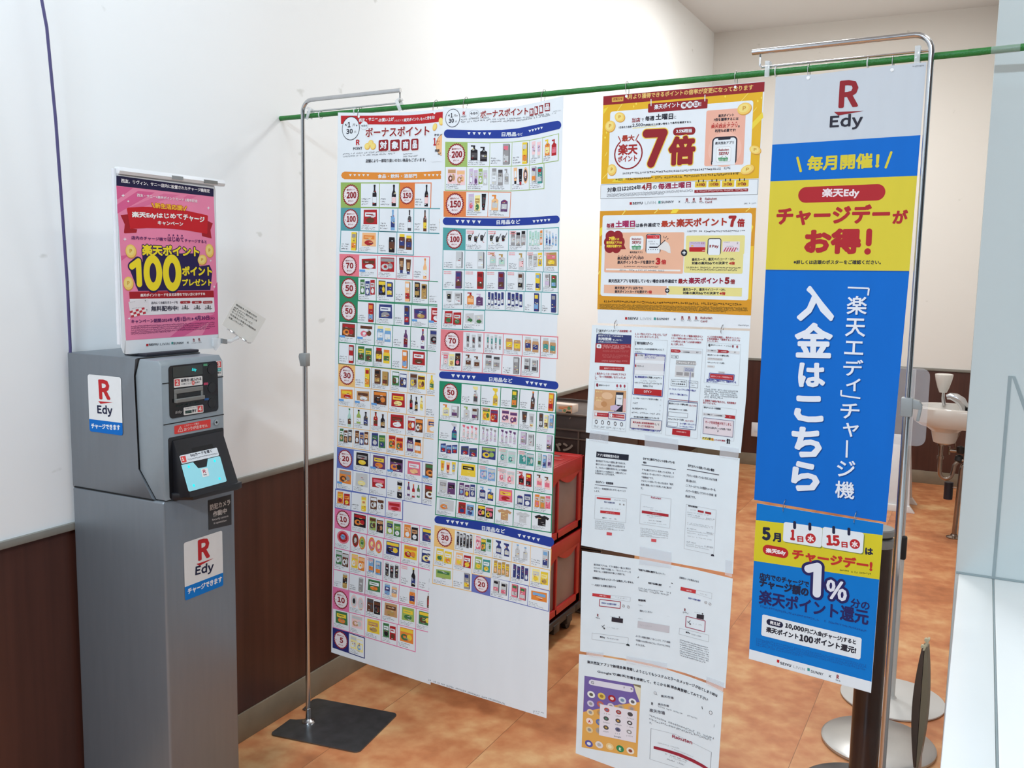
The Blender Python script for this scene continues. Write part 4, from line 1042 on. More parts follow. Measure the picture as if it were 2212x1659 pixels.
for x, y in ((490, 150), (1935, 80)): A.F(720, 235, 8.848).e((232, 232, 236), 5, x, y, 19)
A.F(0, 0, 1)
outA = A.outline_px(730, 243, 771, 243.4, 833, 243.6, 890, 241, 965, 235, 960, 400, 930, 1479, 715.5, 1409)

# ---- daily goods poster
Bp = poster(0.0)
Bp.F(940, 200, 5.53)
Bp.e('ink', 2, 210, 305, 88); Bp.e('W', 2.6, 210, 305, 82)
Bp.t('4/', 'ink', 4, 155, 290, 180, 28, .06); Bp.t('1', 'ink', 4, 186, 300, 210, 55, .05); Bp.t('月', 'S', 4, 222, 290, 250, 28, .03); Bp.pl('ink', 4, [(258, 268), (272, 278), (258, 288)])
Bp.t('30', 'ink', 4, 163, 365, 226, 52, .05); Bp.t('火', 'S', 4, 238, 358, 264, 28, .03)
Bp.t('R', 'red', 4, 330, 268, 358, 40, .06); Bp.ln('p', 4, 4, 328, 276, 362, 272); Bp.t('POINT', 'dim', 4, 316, 298, 376, 18, .03)
Bp.e('S', 2, 465, 255, 60, 40); Bp.e('W', 2.6, 465, 255, 57, 37); Bp.t('今月の', 'ink', 4, 420, 270, 510, 34, .03)
Bp.t('ボーナスポイント', 'maroon', 4, 540, 305, 1112, 88, .035, y1=262, ol=((225, 226, 232), .05))
for i, (x0, x1, y0, y1) in enumerate(((1128, 1175, 186, 280), (1188, 1228, 160, 268), (1243, 1290, 148, 252), (1310, 1372, 122, 226))):
    Bp.q('maroon', 3, x0, y0+8, x1, y0, x1, y1-8, x0, y1); Bp.t('対象商品'[i], 'W', 4, x0+7, y1-14, x1-6, y1-y0-30, .04, y1=y1-20)
for y0, y1, n_ in ((340, 285, 0), (368, 300, 1)): Bp.m('dim', 3, 308, y0-5, 640, 20); Bp.m('dim', 3, 640, y0-8, 1000, 20, y1=y0-22); Bp.m('dim', 3, 1000, y0-24, 1365, 20, y1=y1-20)
Bp.m('faint', 3, 1398, 235, 1490, 16, 2, 22, y1=222)
def band(S, top, bot, tri1, tri2, tx, col=(38, 60, 146)):
    def cap_(a, b, sg):
        cx, cy = (a[0]+b[0])/2, (a[1]+b[1])/2; h = (b[1]-a[1])/2
        return [(cx+sg*h*math.sin(t)*.9, cy-h*math.cos(t)) for t in [PI*k/12 for k in range(1, 12)]]
    S.pl(col, 1, top+cap_(top[-1], bot[-1], 1)+bot[::-1]+cap_(top[0], bot[0], -1)[::-1])
    for (x0, y0, x1, y1, sz) in (tri1, tri2):
        for k in range(5):
            x = x0+(x1-x0)*k/4; y = y0+(y1-y0)*k/4; S.q('W', 3, x-sz, y-sz*.8, x+sz, y-sz*.8, x, y+sz*1.05)
    if len(tx) == 6: S.t('日用品など', 'W', 3, tx[0], tx[1], tx[2], tx[4], .04, y1=tx[3])
    else: S.t('日用品', 'W', 3, tx[0], tx[1], tx[2], tx[4], .04, y1=tx[3]); S.t('など', 'W', 3, tx[2]+14, tx[3]-6, tx[2]+76, tx[4]*.6, .02, y1=tx[3]-12)
band(Bp, [(150, 441), (500, 450), (800, 446), (1000, 425), (1200, 385), (1460, 336)], [(150, 541), (500, 548), (800, 548), (1000, 537), (1200, 502), (1460, 440)], (405, 487, 652, 492, 19), (1132, 460, 1272, 422, 16), (795, 526, 970, 523, 52))
cG, cO, cT, cP, cE, cY, cB = (146, 176, 104), (204, 124, 76), (78, 152, 158), (206, 122, 134), (36, 128, 98), (222, 184, 120), (96, 110, 180)
Bp.row(cG, [(125, 592), (385, 597), (655, 602), (920, 592), (1130, 572), (1285, 540), (1475, 492)], [(123, 885), (385, 884), (655, 884), (920, 878), (1130, 866), (1285, 842), (1470, 812)], [125, 385, 655, 920, 1130, 1285, 1475], '@200 2oKD xSPs xYsO 2tpsv oOyY+oRPR')
Bp.row(cG, [(123, 887), (378, 886), (645, 887), (908, 880), (1125, 868), (1300, 845)], [(120, 1165), (378, 1168), (645, 1172), (908, 1174), (1125, 1162), (1300, 1146)], [123, 378, 645, 908, 1125, 1300], 'kpnN+kpon pvsW+pvsV+pgsW+psvW jsSW+jSDs+osSS toKW+tKRK+doDp xsVO+xTRs')
Bp.row(cO, [(105, 1182), (905, 1192)], [(105, 1478), (890, 1488)], [105, 370, 638, 905], '@150 pvsP+pyCG+tKKD oosO+oVsW')
Bp.F(940, 460, 4.607)
band(Bp, [(110, 45), (400, 53), (650, 55), (900, 46), (1205, 26)], [(110, 120), (400, 128), (650, 131), (900, 122), (1205, 102)], (222, 84, 440, 90, 18), (985, 85, 1133, 70, 15), (612, 116, 848, 110, 44, 1))
Bp.row(cT, [(83, 150), (303, 160), (700, 169), (900, 165), (1228, 146)], [(80, 365), (303, 370), (700, 376), (900, 378), (1225, 376)], [83, 303, 520, 733, 917, 1082, 1228], '@100 3fKNR~ 3fKrR~ 3jSKs~ 4pttW+pOtW 2sbBs+2sbsW')
Bp.row(cT, [(80, 367), (700, 378), (1226, 378)], [(77, 562), (700, 573), (1225, 592)], [80, 297, 512, 723, 908, 1080, 1227], 'xssW xssW 2ostC~ ospC~ 2psSs+pYWS~ pCPY~')
Bp.row(cT, [(77, 564), (700, 575), (1226, 593)], [(74, 762), (700, 773), (1224, 792)], [78, 292, 508, 713, 900, 1068, 1226], 'xVBN~ xRrN~ xVrN~ xsNK~ xYbB xsSv+xGRb')
Bp.row(cT, [(74, 764), (700, 775), (1224, 794)], [(72, 955), (700, 970), (1222, 1008)], [75, 287, 503, 700, 885, 1055, 1225], 'tsWK+xsSW oOoR+oVVv 5xBBW 4xBBW xBYb xBSB')
Bp.row(cT, [(72, 957), (494, 972)], [(66, 1150), (490, 1168)], [72, 280, 494], '2pRsG 2wssG')
Bp.row(cP, [(62, 1164), (1220, 1236)], [(58, 1366), (1217, 1450)], [62, 278, 487, 680, 870, 1050, 1220], '@70 3tsSD 4tsST 2jnWY 2jnsB 2jnsT', lw=5)
Bp.row(cP, [(58, 1368), (1042, 1436)], [(50, 1560), (1037, 1636)], [58, 272, 475, 668, 860, 1042], 'psPp+pysC+pKNP~ 2osNN 2jsDS xSsS 2xsSD', lw=5)
Bp.F(930, 780, 4.484)
band(Bp, [(115, 100), (650, 126), (1205, 198)], [(112, 168), (650, 208), (1205, 276)], (220, 142, 420, 158, 18), (938, 207, 1112, 232, 17), (568, 196, 795, 212, 42, 1))
Bp.row(cE, [(92, 197), (1225, 302)], [(88, 390), (1212, 503)], [92, 300, 490, 683, 868, 1045, 1222], '@50 ssDy sYCY xGYO bDNO xOYR', lw=5)
Bp.row(cE, [(88, 392), (1212, 505)], [(85, 568), (1204, 708)], [88, 293, 485, 670, 860, 1030, 1212], 'oysO+xsWV ossg+xsNV kYGO+kRVO~ 2kpVV tDsN+tsyS xDNs+xysN+xbsS', lw=5)
Bp.row(cE, [(85, 570), (1203, 710)], [(78, 760), (1195, 892)], [84, 287, 477, 660, 850, 1022, 1202], 'sBTs 4spsP 4svsS 4svsV xvsS+xsSs xvsD', lw=5)
Bp.row(cE, [(78, 762), (1194, 894)], [(72, 940), (1186, 1090)], [78, 277, 468, 655, 843, 1018, 1192], '3wBbR 2wBDR kBgY kstT+ktsT~ 2kTsT~ xtsG+xbsB+xvsV', lw=5)
Bp.row(cE, [(72, 942), (1185, 1095)], [(65, 1125), (1182, 1295)], [72, 268, 460, 645, 830, 1000, 1183], 'tYsO+tosR+tYsb pYKY 2kbsv~ 2kpsP~ oRKR+xRYK~ 2opPN', lw=5)
Bp.row(cE, [(65, 1127), (1181, 1298)], [(58, 1310), (1176, 1488)], [65, 258, 450, 635, 815, 990, 1178], 'psSs+pVKV pVsb+pVsY+pBss oBsb+oBYb pPYR oBsW+pBsW pOsP+pCsO+pPsP', lw=5)
Bp.row(cE, [(58, 1312), (1175, 1492)], [(50, 1485), (1170, 1660)], [58, 250, 440, 625, 805, 980, 1172], 'kssO pRNB+pbNB kKYP+kKPY hnSS hsSS hKSS', lw=5)
Bp.F(920, 1090, 3.531)
band(Bp, [(92, 86), (500, 142), (945, 248)], [(92, 144), (500, 208), (945, 322)], (168, 127, 312, 148, 14), (714, 235, 858, 268, 13), (428, 195, 605, 222, 34, 1))
Bp.row(cY, [(70, 160), (955, 345)], [(65, 312), (950, 500)], [70, 220, 368, 512, 658, 800, 955], '@30 5xDsK kPpW+kGYO+ktGs 2sBsB 2bssb xsbB', lw=3)
Bp.row(cY, [(66, 314), (950, 502)], [(56, 460), (944, 655)], [66, 213, 360, 505, 650, 795, 948], 'pYWG+pYWO poWY+pRWY pgWY+pTWY 4pCYo 3xBVB+pBVW pysY+pYyC', lw=3)
Bp.row(cY, [(56, 462), (352, 520)], [(50, 598), (350, 662)], [57, 207, 352], 'wgGg xSBY', lw=3)
Bp.row(cB, [(356, 520), (944, 660)], [(350, 660), (937, 814)], [356, 495, 635, 782, 942], '@20 2xsKP 2xPGs wObO', lw=3)
Bp.m('dim', 3, 18, 1342, 600, 13, 1, 0, y1=1525); Bp.m('dim', 3, 820, 1578, 895, 10, 2, 14, y1=1592)
Bp.F(0, 0, 1)
for x, y in ((355, 210), (1290, 135)): Bp.F(940, 200, 5.53).e((232, 232, 236), 5, x, y, 13)
Bp.F(0, 0, 1)
outB = Bp.outline_px(957, 231, 1003, 234, 1060, 234, 1110, 231, 1160, 221, 1217.5, 207, 1210, 470, 1180.5, 1551.5, 921.5, 1471)

# ---- upper yellow poster
Y1 = poster(0.0)
yel, yel2, gold = (206, 166, 46), (212, 186, 62), (196, 142, 44)
Y1.F(1280, 160, 5.53)
Y1.r(yel, 1, 130, 266, 1985, 1246)
for a in ((2030, 455, 2040, 520, 1870, 700, 1880, 610), (230, 1290, 330, 1290, 470, 1215, 300, 1215), (132, 420, 190, 390, 160, 440, 132, 480)): Y1.q((214, 196, 70), 1.3, *a)
for a in ((250, 510, 362, 345), (1770, 330, 1865, 222), (1905, 470, 1960, 400), (930, 280, 990, 255), (150, 980, 175, 930), (120, 1250, 230, 1130)): Y1.ln((226, 206, 110), 1.4, 7, *a)
for x, y in ((560, 322), (492, 388), (522, 355), (1585, 268), (1975, 322), (2018, 285), (150, 760), (168, 700)): Y1.q((230, 206, 90), 1.6, x-10, y, x, y-18, x+10, y, x, y+18)
Y1.r('maroon', 2, 130, 266, 2051, 210)
Y1.q((196, 160, 78), 2.5, 232, 282, 372, 268, 368, 325, 232, 335); Y1.t('お知らせ', 'maroon', 3.5, 248, 318, 358, 34, .03, y1=310)
Y1.t('4月より獲得できるポイントの倍率が変更になっております', (206, 176, 108), 3, 398, 306, 1918, 62, .03, y1=190)
Y1.r('W', 2, 212, 450, 1882, 1165, 30); Y1.r('W', 2, 182, 1150, 700, 1232, 10)
Y1.q((206, 170, 70), 2.4, 700, 1245, 1890, 1165, 1890, 1180, 700, 1262)
Y1.pl('maroon', 3, [(672, 354), (1370, 296), (1378, 304), (1372, 402), (1364, 410), (672, 462), (663, 454), (665, 364)])
Y1.t('楽天ポイント', 'W', 4, 738, 426, 1042, 62, .03, y1=394)
for i, (x, y) in enumerate(((1092, 374), (1164, 366), (1236, 360))): Y1.e('W', 4, x, y, 36); Y1.t('増倍日'[i], 'maroon', 5, x-22, y+22, x+22, 44, .03)
Y1.t('!!', 'W', 4, 1272, 384, 1298, 48, .03); Y1.ln('W', 4, 10, 700, 305, 700, 378, rnd_=True); Y1.ln('W', 4, 10, 1344, 250, 1342, 322, rnd_=True)
Y1.t('当店', 'maroon', 4, 470, 580, 570, 55, .03, y1=575); Y1.t('で', 'ink', 4, 586, 566, 612, 34, .02); Y1.t('毎週', 'ink', 4, 628, 560, 738, 56, .035, y1=555); Y1.t('土曜日', 'ink', 4, 752, 552, 962, 74, .04, y1=540); Y1.t('に', 'ink', 4, 972, 534, 1000, 34)
Y1.t('1日あたり合計', 'ink', 4, 315, 652, 470, 28, .03, y1=642); Y1.t('2,500', 'ink', 4, 475, 640, 600, 46, .03, y1=632); Y1.t('円(税抜)以上お買い物をして条件を達成すると', 'ink', 4, 604, 628, 1178, 30, .03, y1=586); Y1.ln('y', 3.5, 7, 478, 648, 760, 620)
Y1.e('maroon', 3, 428, 950, 172); Y1.e('W', 3.5, 428, 950, 156); Y1.r('W', 3.8, 340, 700, 525, 812); Y1.ln((150, 52, 44), 4, 10, 310, 745, 338, 806, rnd_=True); Y1.ln((150, 52, 44), 4, 10, 552, 722, 516, 792, rnd_=True)
Y1.t('最大', (152, 56, 46), 5, 350, 808, 502, 76, .04, y1=800); Y1.t('楽天', (150, 46, 46), 5, 305, 972, 538, 132, .04, y1=962); Y1.t('ポイント', (150, 46, 46), 5, 302, 1056, 532, 76, .035, y1=1040)
for w_, c_, l_ in ((112, (228, 196, 84), 4), (92, 'maroon', 4.6)):
    Y1.ln(c_, l_, w_, 645, 712, 852, 702, rnd_=True); Y1.ln(c_, l_, w_, 852, 702, 700, 1070, rnd_=True)
Y1.t('倍', 'maroon', 5, 900, 1098, 1222, 352, .055, ol=((228, 196, 84), .03))
Y1.r('maroon', 4, 965, 645, 1228, 722, 40); Y1.t('3.5%相当', 'W', 5, 1000, 706, 1186, 46, .04, y1=697)
Y1.r((214, 166, 152), 3, 1362, 438, 1802, 1080, 20); Y1.e((218, 176, 164), 3.3, 1580, 900, 200)
for a in (('楽天ポイント', 'ink', 1503, 518, 1690, 36, 505), ('7倍を獲得するには', 'ink', 1447, 565, 1745, 36, 550), ('楽天西友アプリ', (170, 60, 56), 1415, 650, 1730, 46, 636), ('の', 'ink', 1738, 640, 1758, 28, 640), ('利用も必要です!', 'ink', 1462, 698, 1712, 38, 688)): Y1.t(a[0], a[1], 5, a[2], a[3], a[4], a[5], .035, y1=a[6])
for k in range(7): Y1.q('red', 5, 1440+45*k, 600-3*k, 1448+45*k, 585-3*k, 1456+45*k, 600-3*k)
Y1.r('ink', 4, 1432, 756, 1718, 1082, 48); Y1.r('W', 4.5, 1448, 772, 1702, 1082, 34); Y1.r('W', 4.6, 1430, 1050, 1702, 1082); Y1.r('ink', 4.8, 1418, 1040, 1430, 1082); Y1.r('ink', 5, 1502, 760, 1650, 780, 10)
Y1.t('楽天西友アプリ', 'ink', 5.5, 1465, 846, 1688, 36, .03, y1=834); Y1.r((186, 192, 200), 5, 1480, 872, 1652, 1050, 28); Y1.r((214, 224, 234), 5.3, 1484, 876, 1648, 1046, 26)
Y1.t('Rakuten', 'maroon', 6, 1508, 922, 1630, 30, .05); Y1.t('SEIYU', 'maroon', 6, 1508, 970, 1625, 36, .07)
def basket(S, x0, y0, x1, y1, l):
    S.q((70, 140, 96), l, x0, y0, x1, y0, x1-(x1-x0)*.08, y1, x0+(x1-x0)*.08, y1); n = 6
    for k in range(n): xx = x0+(x1-x0)*(.14+.72*k/(n-1)); S.ln('W', l+.4, (x1-x0)*.04, xx, y0+(y1-y0)*.25, xx, y1)
    S.ln((70, 140, 96), l, (x1-x0)*.05, x0+(x1-x0)*.25, y0, x0+(x1-x0)*.45, y0-(y1-y0)*.4); S.ln((70, 140, 96), l, (x1-x0)*.05, x1-(x1-x0)*.1, y0, x1-(x1-x0)*.3, y0-(y1-y0)*.4)
basket(Y1, 1502, 1000, 1622, 1042, 6)
Y1.m('ink', 4, 362, 1202, 1630, 26, 1, 0, y1=1138, dens=.95); Y1.m((70, 58, 30), 3.6, 275, 1278, 1735, 28, 1, 0, y1=1204, dens=.95)
for a in ((325, 514, 64, 52, -.4), (210, 622, 62, 62, .5), (1812, 412, 86, 70, .2), (1942, 905, 74, 48, -.4), (1850, 1140, 84, 54, .35), (230, 1142, 54, 62, .1)): Y1.coin(4, *a)
Y1.r((120, 126, 134), 3, 98, 1322, 1972, 1438); Y1.r('W', 3.3, 102, 1326, 1968, 1434)
Y1.t('対象日は2024年', 'ink', 4, 178, 1416, 582, 58, .035, y1=1378); Y1.t('4月', 'maroon', 4, 588, 1392, 706, 80, .05, y1=1382); Y1.t('の', 'ink', 4, 720, 1372, 770, 42, .03); Y1.t('毎週土曜日', (136, 44, 74), 4, 784, 1378, 1176, 72, .045, y1=1358)
for i, (x0, y0, x1, y1) in enumerate(((1226, 1284, 1360, 1356), (1386, 1278, 1526, 1351), (1548, 1272, 1692, 1350), (1716, 1268, 1864, 1348))):
    Y1.r((206, 182, 62), 4, x0, y0, x1, y1-4, 8); Y1.ln('ink', 5, 12, x0+42, y0-16, x0+42, y0+6, rnd_=True); Y1.ln('ink', 5, 12, x0+98, y0-18, x0+98, y0+4, rnd_=True)
    Y1.t(('6日', '13日', '20日', '27日')[i], (140, 60, 40), 5, x0+16, y1-16, x0+84, 36, .04); Y1.e((130, 60, 40), 5, x0+102, y1-34, 18); Y1.t('土', (220, 200, 120), 5.5, x0+92, y1-24, x0+112, 20)
Y1.r('maroon', 4, 1218, 1386, 1858, 1402); Y1.m('p', 5, 1240, 1410, 1835, 18, 1, 0, y1=1390)
Y1.m('dim', 4, 172, 1448, 1195, 18, 3, 14, y1=1394, dens=1)
Y1.logos(4, 445, 1560, 1.0, 3, True, -.04); Y1.m('dim', 4, 1810, 1556, 1940, 18)
Y1.F(0, 0, 1)
for x, y in ((405, 265), (1705, 155)): Y1.F(1280, 160, 5.53).e((232, 232, 236), 5, x, y, 15)
Y1.F(0, 0, 1)
outY1 = Y1.outline_px(1303.5, 207.5, 1652.5, 175.5, 1635.5, 449.5, 1296.5, 459.5)

# ---- lower yellow poster
Y2 = poster(0.0006)
Y2.F(1280, 430, 5.53)
Y2.r(gold, 1, 90, 143, 1893, 1390); Y2.r((212, 182, 60), 1.2, 92, 560, 1893, 1200)
for a in ((930, 170, 1000, 168, 1040, 118, 960, 120), (1750, 330, 1890, 420, 1920, 330, 1900, 300), (90, 350, 118, 330, 118, 420, 90, 450)): Y2.q((222, 200, 70), 1.4, *a)
for a in ((350, 195, 400, 128), (740, 168, 790, 118), (1830, 150, 1890, 100), (70, 900, 85, 860)): Y2.ln((226, 206, 110), 1.5, 9, *a)
Y2.r('W', 2, 122, 195, 1858, 1212, 28)
Y2.t('毎週', (140, 44, 66), 4, 168, 348, 262, 56, .04, y1=342); Y2.t('土曜日', (150, 46, 92), 4, 274, 342, 508, 84, .05, y1=336); Y2.ln('C', 3.5, 7, 168, 358, 506, 348)
Y2.t('は条件達成で', 'ink', 4, 516, 340, 806, 48, .035, y1=330); Y2.t('最大', (162, 58, 42), 4, 820, 336, 990, 78, .05, y1=332); Y2.t('楽天ポイント', (158, 54, 42), 4, 1000, 336, 1605, 102, .045, y1=322); Y2.t('7', (150, 42, 44), 4, 1620, 334, 1715, 136, .09); Y2.t('倍', (150, 42, 44), 4, 1726, 334, 1816, 100, .05)
pk, ol_ = (212, 170, 148), (208, 204, 138)
Y2.r(pk, 3, 158, 402, 1088, 640, 16); Y2.r(pk, 3, 148, 600, 1080, 892, 16); Y2.q((205, 210, 218), 2.6, 1080, 640, 1092, 400, 1100, 400, 1086, 892)
for x, y, r_ in ((218, 445, 62), (302, 446, 62), (192, 515, 55), (326, 512, 60), (205, 575, 62), (285, 582, 58), (260, 510, 90)): Y2.e('maroon', 4, x, y, r_)
Y2.q('maroon', 4, 320, 600, 372, 540, 400, 598)
Y2.t('7倍', (226, 200, 74), 5, 196, 496, 268, 50, .05); Y2.t('には', (226, 200, 74), 5, 272, 492, 320, 26, .03); Y2.t('楽天西友アプリの', (226, 200, 74), 5, 166, 538, 352, 36, .04); Y2.t('利用が必要です!', (226, 200, 74), 5, 168, 580, 345, 36, .04)
Y2.r((214, 222, 230), 4, 448, 440, 606, 608, 28); Y2.t('Rakuten', 'maroon', 5, 470, 490, 582, 26, .05); Y2.t('SEIYU', 'maroon', 5, 472, 534, 580, 34, .07); basket(Y2, 468, 562, 582, 606, 5); Y2.t('楽天西友アプリ', 'ink', 5, 446, 648, 598, 24, .03)
def phone(S, x0, y0, x1, y1, l, w=10): S.r('ink', l, x0, y0, x1, y1, (x1-x0)*.16); S.r('W', l+.4, x0+w, y0+w, x1-w, y1+2, (x1-x0)*.11); S.r('ink', l+.8, x0+(x1-x0)*.3, y0, x1-(x1-x0)*.3, y0+(y1-y0)*.05, 6)
phone(Y2, 640, 416, 812, 648, 4); Y2.r((186, 54, 60), 4.6, 652, 432, 802, 474); Y2.m('p', 5.5, 730, 462, 775, 16); Y2.m('dim', 5.2, 668, 545, 780, 16, 2, -30); Y2.r('ink', 5.4, 680, 568, 778, 586)
for k in range(5): Y2.q('ink', 5.4, 664+27*k, 598, 678+27*k, 598, 671+27*k, 612)
Y2.pl((206, 208, 212), 5.5, [(782, 580), (830, 530), (868, 502), (905, 525), (928, 570), (936, 648), (902, 640), (870, 618), (812, 604)]); Y2.ln('ink', 6, 9, 782, 572, 868, 492, rnd_=True)
for a in ((858, 468, 850, 440), (872, 470, 888, 442), (890, 482, 908, 468)): Y2.ln('ink', 5, 6, *a)
Y2.t('楽天西友アプリ内の', 'ink', 5, 298, 728, 612, 42, .035, y1=722); Y2.t('楽天ポイントカードを提示で', 'ink', 5, 298, 776, 738, 42, .035, y1=774); Y2.t('3', 'red', 5, 752, 784, 812, 84, .09); Y2.t('倍', 'red', 5, 820, 780, 880, 58, .05)
for k in range(7): Y2.q('ink', 5, 310+40*k, 678, 316+40*k, 668, 322+40*k, 678)
Y2.m('ink', 4.5, 380, 814, 785, 18, 1, 0, dens=.95); Y2.r((214, 216, 220), 4, 162, 830, 1050, 864); Y2.m('dim', 5, 320, 858, 850, 20)
Y2.e('ink', 5, 1095, 642, 38); Y2.ln('W', 6, 11, 1073, 642, 1117, 642); Y2.ln('W', 6, 11, 1095, 620, 1095, 664)
Y2.r(ol_, 3, 1120, 436, 1812, 660, 16); Y2.r(ol_, 3, 1102, 600, 1792, 892, 16); Y2.m('ink', 4, 1130, 398, 1810, 22, 1, 0, y1=392, dens=.95)
Y2.r('v', 4, 1158, 508, 1346, 630, 8); Y2.r('red', 4.4, 1158, 574, 1346, 630, 8); Y2.r((200, 176, 90), 4.6, 1180, 548, 1205, 568); Y2.m('dim', 5, 1175, 532, 1290, 12); Y2.m('p', 5, 1300, 622, 1338, 14); Y2.t('R', 'maroon', 5, 1302, 540, 1314, 24); Y2.t('R', 'maroon', 5, 1325, 540, 1337, 24)
phone(Y2, 1378, 468, 1532, 668, 4); Y2.t('R', 'maroon', 5.5, 1398, 580, 1420, 34, .06); Y2.t('Pay', 'maroon', 5.5, 1430, 590, 1505, 44, .05)
Y2.r((206, 202, 214), 4, 1556, 506, 1756, 630, 8)
for k in range(5): Y2.q((176, 70, 96), 4.5, 1562+30*k, 628, 1590+30*k, 578, 1606+30*k, 578, 1578+30*k, 628)
Y2.m('dim', 5, 1575, 520, 1650, 10); Y2.m('dim', 5, 1600, 572, 1690, 12); Y2.t('R', 'ink', 5, 1726, 540, 1740, 26); Y2.t('R', 'ink', 5, 1726, 612, 1740, 26)
Y2.t('楽天カード、楽天ペイ', 'ink', 5, 1187, 742, 1512, 38, .035, y1=736); Y2.t('(コード・QR)、', 'ink', 5, 1518, 738, 1700, 34, .02, y1=734); Y2.t('対象の楽天Edyでの決済で', 'ink', 5, 1186, 788, 1618, 40, .035, y1=786); Y2.t('4倍', 'red', 5, 1630, 786, 1700, 40, .05)
Y2.m('ink', 4.5, 1125, 826, 1762, 20, 1, 0, dens=.95); Y2.m('ink', 4.5, 1168, 852, 1720, 20, 1, 0, dens=.95)
Y2.t('楽天西友アプリを利用していない場合は条件達成で', 'ink', 4, 190, 998, 1010, 44, .035, y1=1004); Y2.t('最大', 'maroon', 4, 1022, 1010, 1136, 60, .05, y1=1010); Y2.t('楽天ポイント', (138, 40, 66), 4, 1148, 1012, 1562, 76, .05, y1=1014); Y2.t('5', 'maroon', 4, 1575, 1016, 1636, 84, .09); Y2.t('倍', 'maroon', 4, 1644, 1016, 1702, 60, .05)
Y2.r(pk, 3, 138, 1022, 884, 1146); Y2.r(ol_, 3, 908, 1040, 1782, 1164); Y2.e('ink', 5, 893, 1093, 27); Y2.ln('W', 6, 8, 877, 1093, 909, 1093); Y2.ln('W', 6, 8, 893, 1077, 893, 1109)
for a in (('楽天西友アプリ以外での', 266, 1080, 604, 1084), ('楽天ポイントカードを提示で', 266, 1124, 650, 1128), ('楽天カード、楽天ペイ', 1080, 1098, 1402, 1100), ('対象の楽天Edyでの決済で', 1080, 1142, 1510, 1146)): Y2.t(a[0], 'ink', 5, a[1], a[2], a[3], 38, .035, y1=a[4])
Y2.t('(コード・QR)、', 'ink', 5, 1408, 1098, 1590, 32, .02, y1=1100); Y2.t('1倍', 'red', 5, 658, 1128, 710, 38, .05); Y2.t('4倍', 'red', 5, 1516, 1146, 1588, 40, .05)
Y2.m((70, 56, 30), 4, 135, 1236, 1760, 28, 1, 0, y1=1276, dens=.97); Y2.m((110, 90, 40), 4, 85, 1266, 1845, 18, 4, 16, y1=1312, dens=.97)
Y2.logos(4, 390, 1440, 1.0, 3, True, .012); Y2.m('dim', 4, 1735, 1514, 1860, 16)
Y2.F(0, 0, 1)
outY2 = Y2.outline_px(1296.3, 455.5, 1633.8, 446, 1620.5, 710, 1290.8, 698)
# ---- blue banner
BL = poster(0.0)
blue, byel, bred = (0, 98, 192), (196, 186, 60), (158, 40, 48)
BL.F(1600, 40, 3.614)
BL.F(0, 0, 1); BL.pl(blue, 1, [(1668.3, 312.6), (1988.5, 292), (1964, 590), (1914, 1128), (1629, 1079.5), (1654, 583)]); BL.pl(byel, 2, [(1664, 391.7), (1981.3, 379.8), (1964.3, 586.2), (1654, 582.3)]); BL.F(1600, 40, 3.614)
BL.logo(3, 762, 700, 915, 212, 'Edy', (692, 878, 948, 122), 'ink', 'maroon')
BL.m('dim', 3, 1340, 382, 1430, 12)
BL.F(1620, 280, 4.879)
BL.ln(byel, 3, 26, 502, 298, 536, 436, rnd_=True); BL.ln(byel, 3, 26, 1490, 240, 1432, 398, rnd_=True)
BL.t('毎月開催', byel, 3, 600, 438, 1290, 158, .04, y1=408); BL.t('!', byel, 3, 1320, 402, 1362, 140, .06)
BL.ln(bred, 3, 166, 592, 688, 1338, 661, rnd_=True)
BL.t('楽天Edy', (214, 206, 216), 4, 758, 728, 1150, 108, .035, y1=722)
BL.t('チャージデー', bred, 4, 276, 1012, 1472, 198, .045, y1=992); BL.t('が', bred, 4, 1498, 994, 1660, 148, .05)
BL.t('お得', bred, 4, 568, 1312, 1165, 265, .06, y1=1312)
BL.ln(bred, 4, 62, 1258, 1072, 1252, 1200, rnd_=True); BL.e(bred, 4, 1240, 1284, 35)
BL.t('※詳しくは店頭のポスターをご確認ください。', 'ink', 4, 460, 1418, 1380, 44, .03, y1=1420)
BL.ln((20, 78, 160), 2.6, 8, 173, 1482, 1676, 1494)
BL.F(1610, 560, 3.017)
bw, sh = (206, 216, 232), (10, 66, 140)
def vch(ch, x0, yb, x1, h, b, y1):
    BL.t(ch, sh, 3, x0+5, yb+6, x1+5, h, b, y1=y1+6); BL.t(ch, bw, 4, x0, yb, x1, h, b, y1=y1)
vch('入', 335, 402, 578, 228, .045, 404); vch('金', 320, 640, 568, 228, .04, 646); vch('は', 344, 832, 520, 160, .05, 838); vch('こ', 318, 1058, 510, 172, .06, 1066); vch('ち', 304, 1288, 500, 200, .05, 1298); vch('ら', 300, 1508, 486, 196, .05, 1520)
def vln(w, *a):
    BL.ln(sh, 3, w, *[v+4 for v in a]); BL.ln(bw, 4, w, *a)
vln(11, 668, 184, 806, 190, 800, 236)
for ch, x0, yb, x1, h, y1 in (('楽', 660, 360, 790, 122, 362), ('天', 650, 502, 780, 118, 506), ('エ', 644, 618, 768, 88, 624), ('デ', 638, 758, 768, 106, 762), ('ィ', 656, 858, 750, 84, 862), ('チ', 620, 1036, 744, 100, 1042), ('ャ', 636, 1154, 740, 90, 1160), ('ジ', 598, 1414, 718, 106, 1422), ('機', 584, 1552, 710, 112, 1566)): vch(ch, x0, yb, x1, h, .018, y1)
vln(11, 626, 852, 624, 888, 750, 906); vln(13, 664, 1180, 660, 1292)
BL.F(0, 0, 1)
for x, y in ((1746, 168), (1927, 151)): BL.e((226, 230, 236), 5, x, y, 4)
outBL = BL.outline_px(1676, 166, 1768, 160, 1860, 148, 2001.5, 134, 1964, 590, 1914, 1128, 1629, 1079.5, 1654, 583)

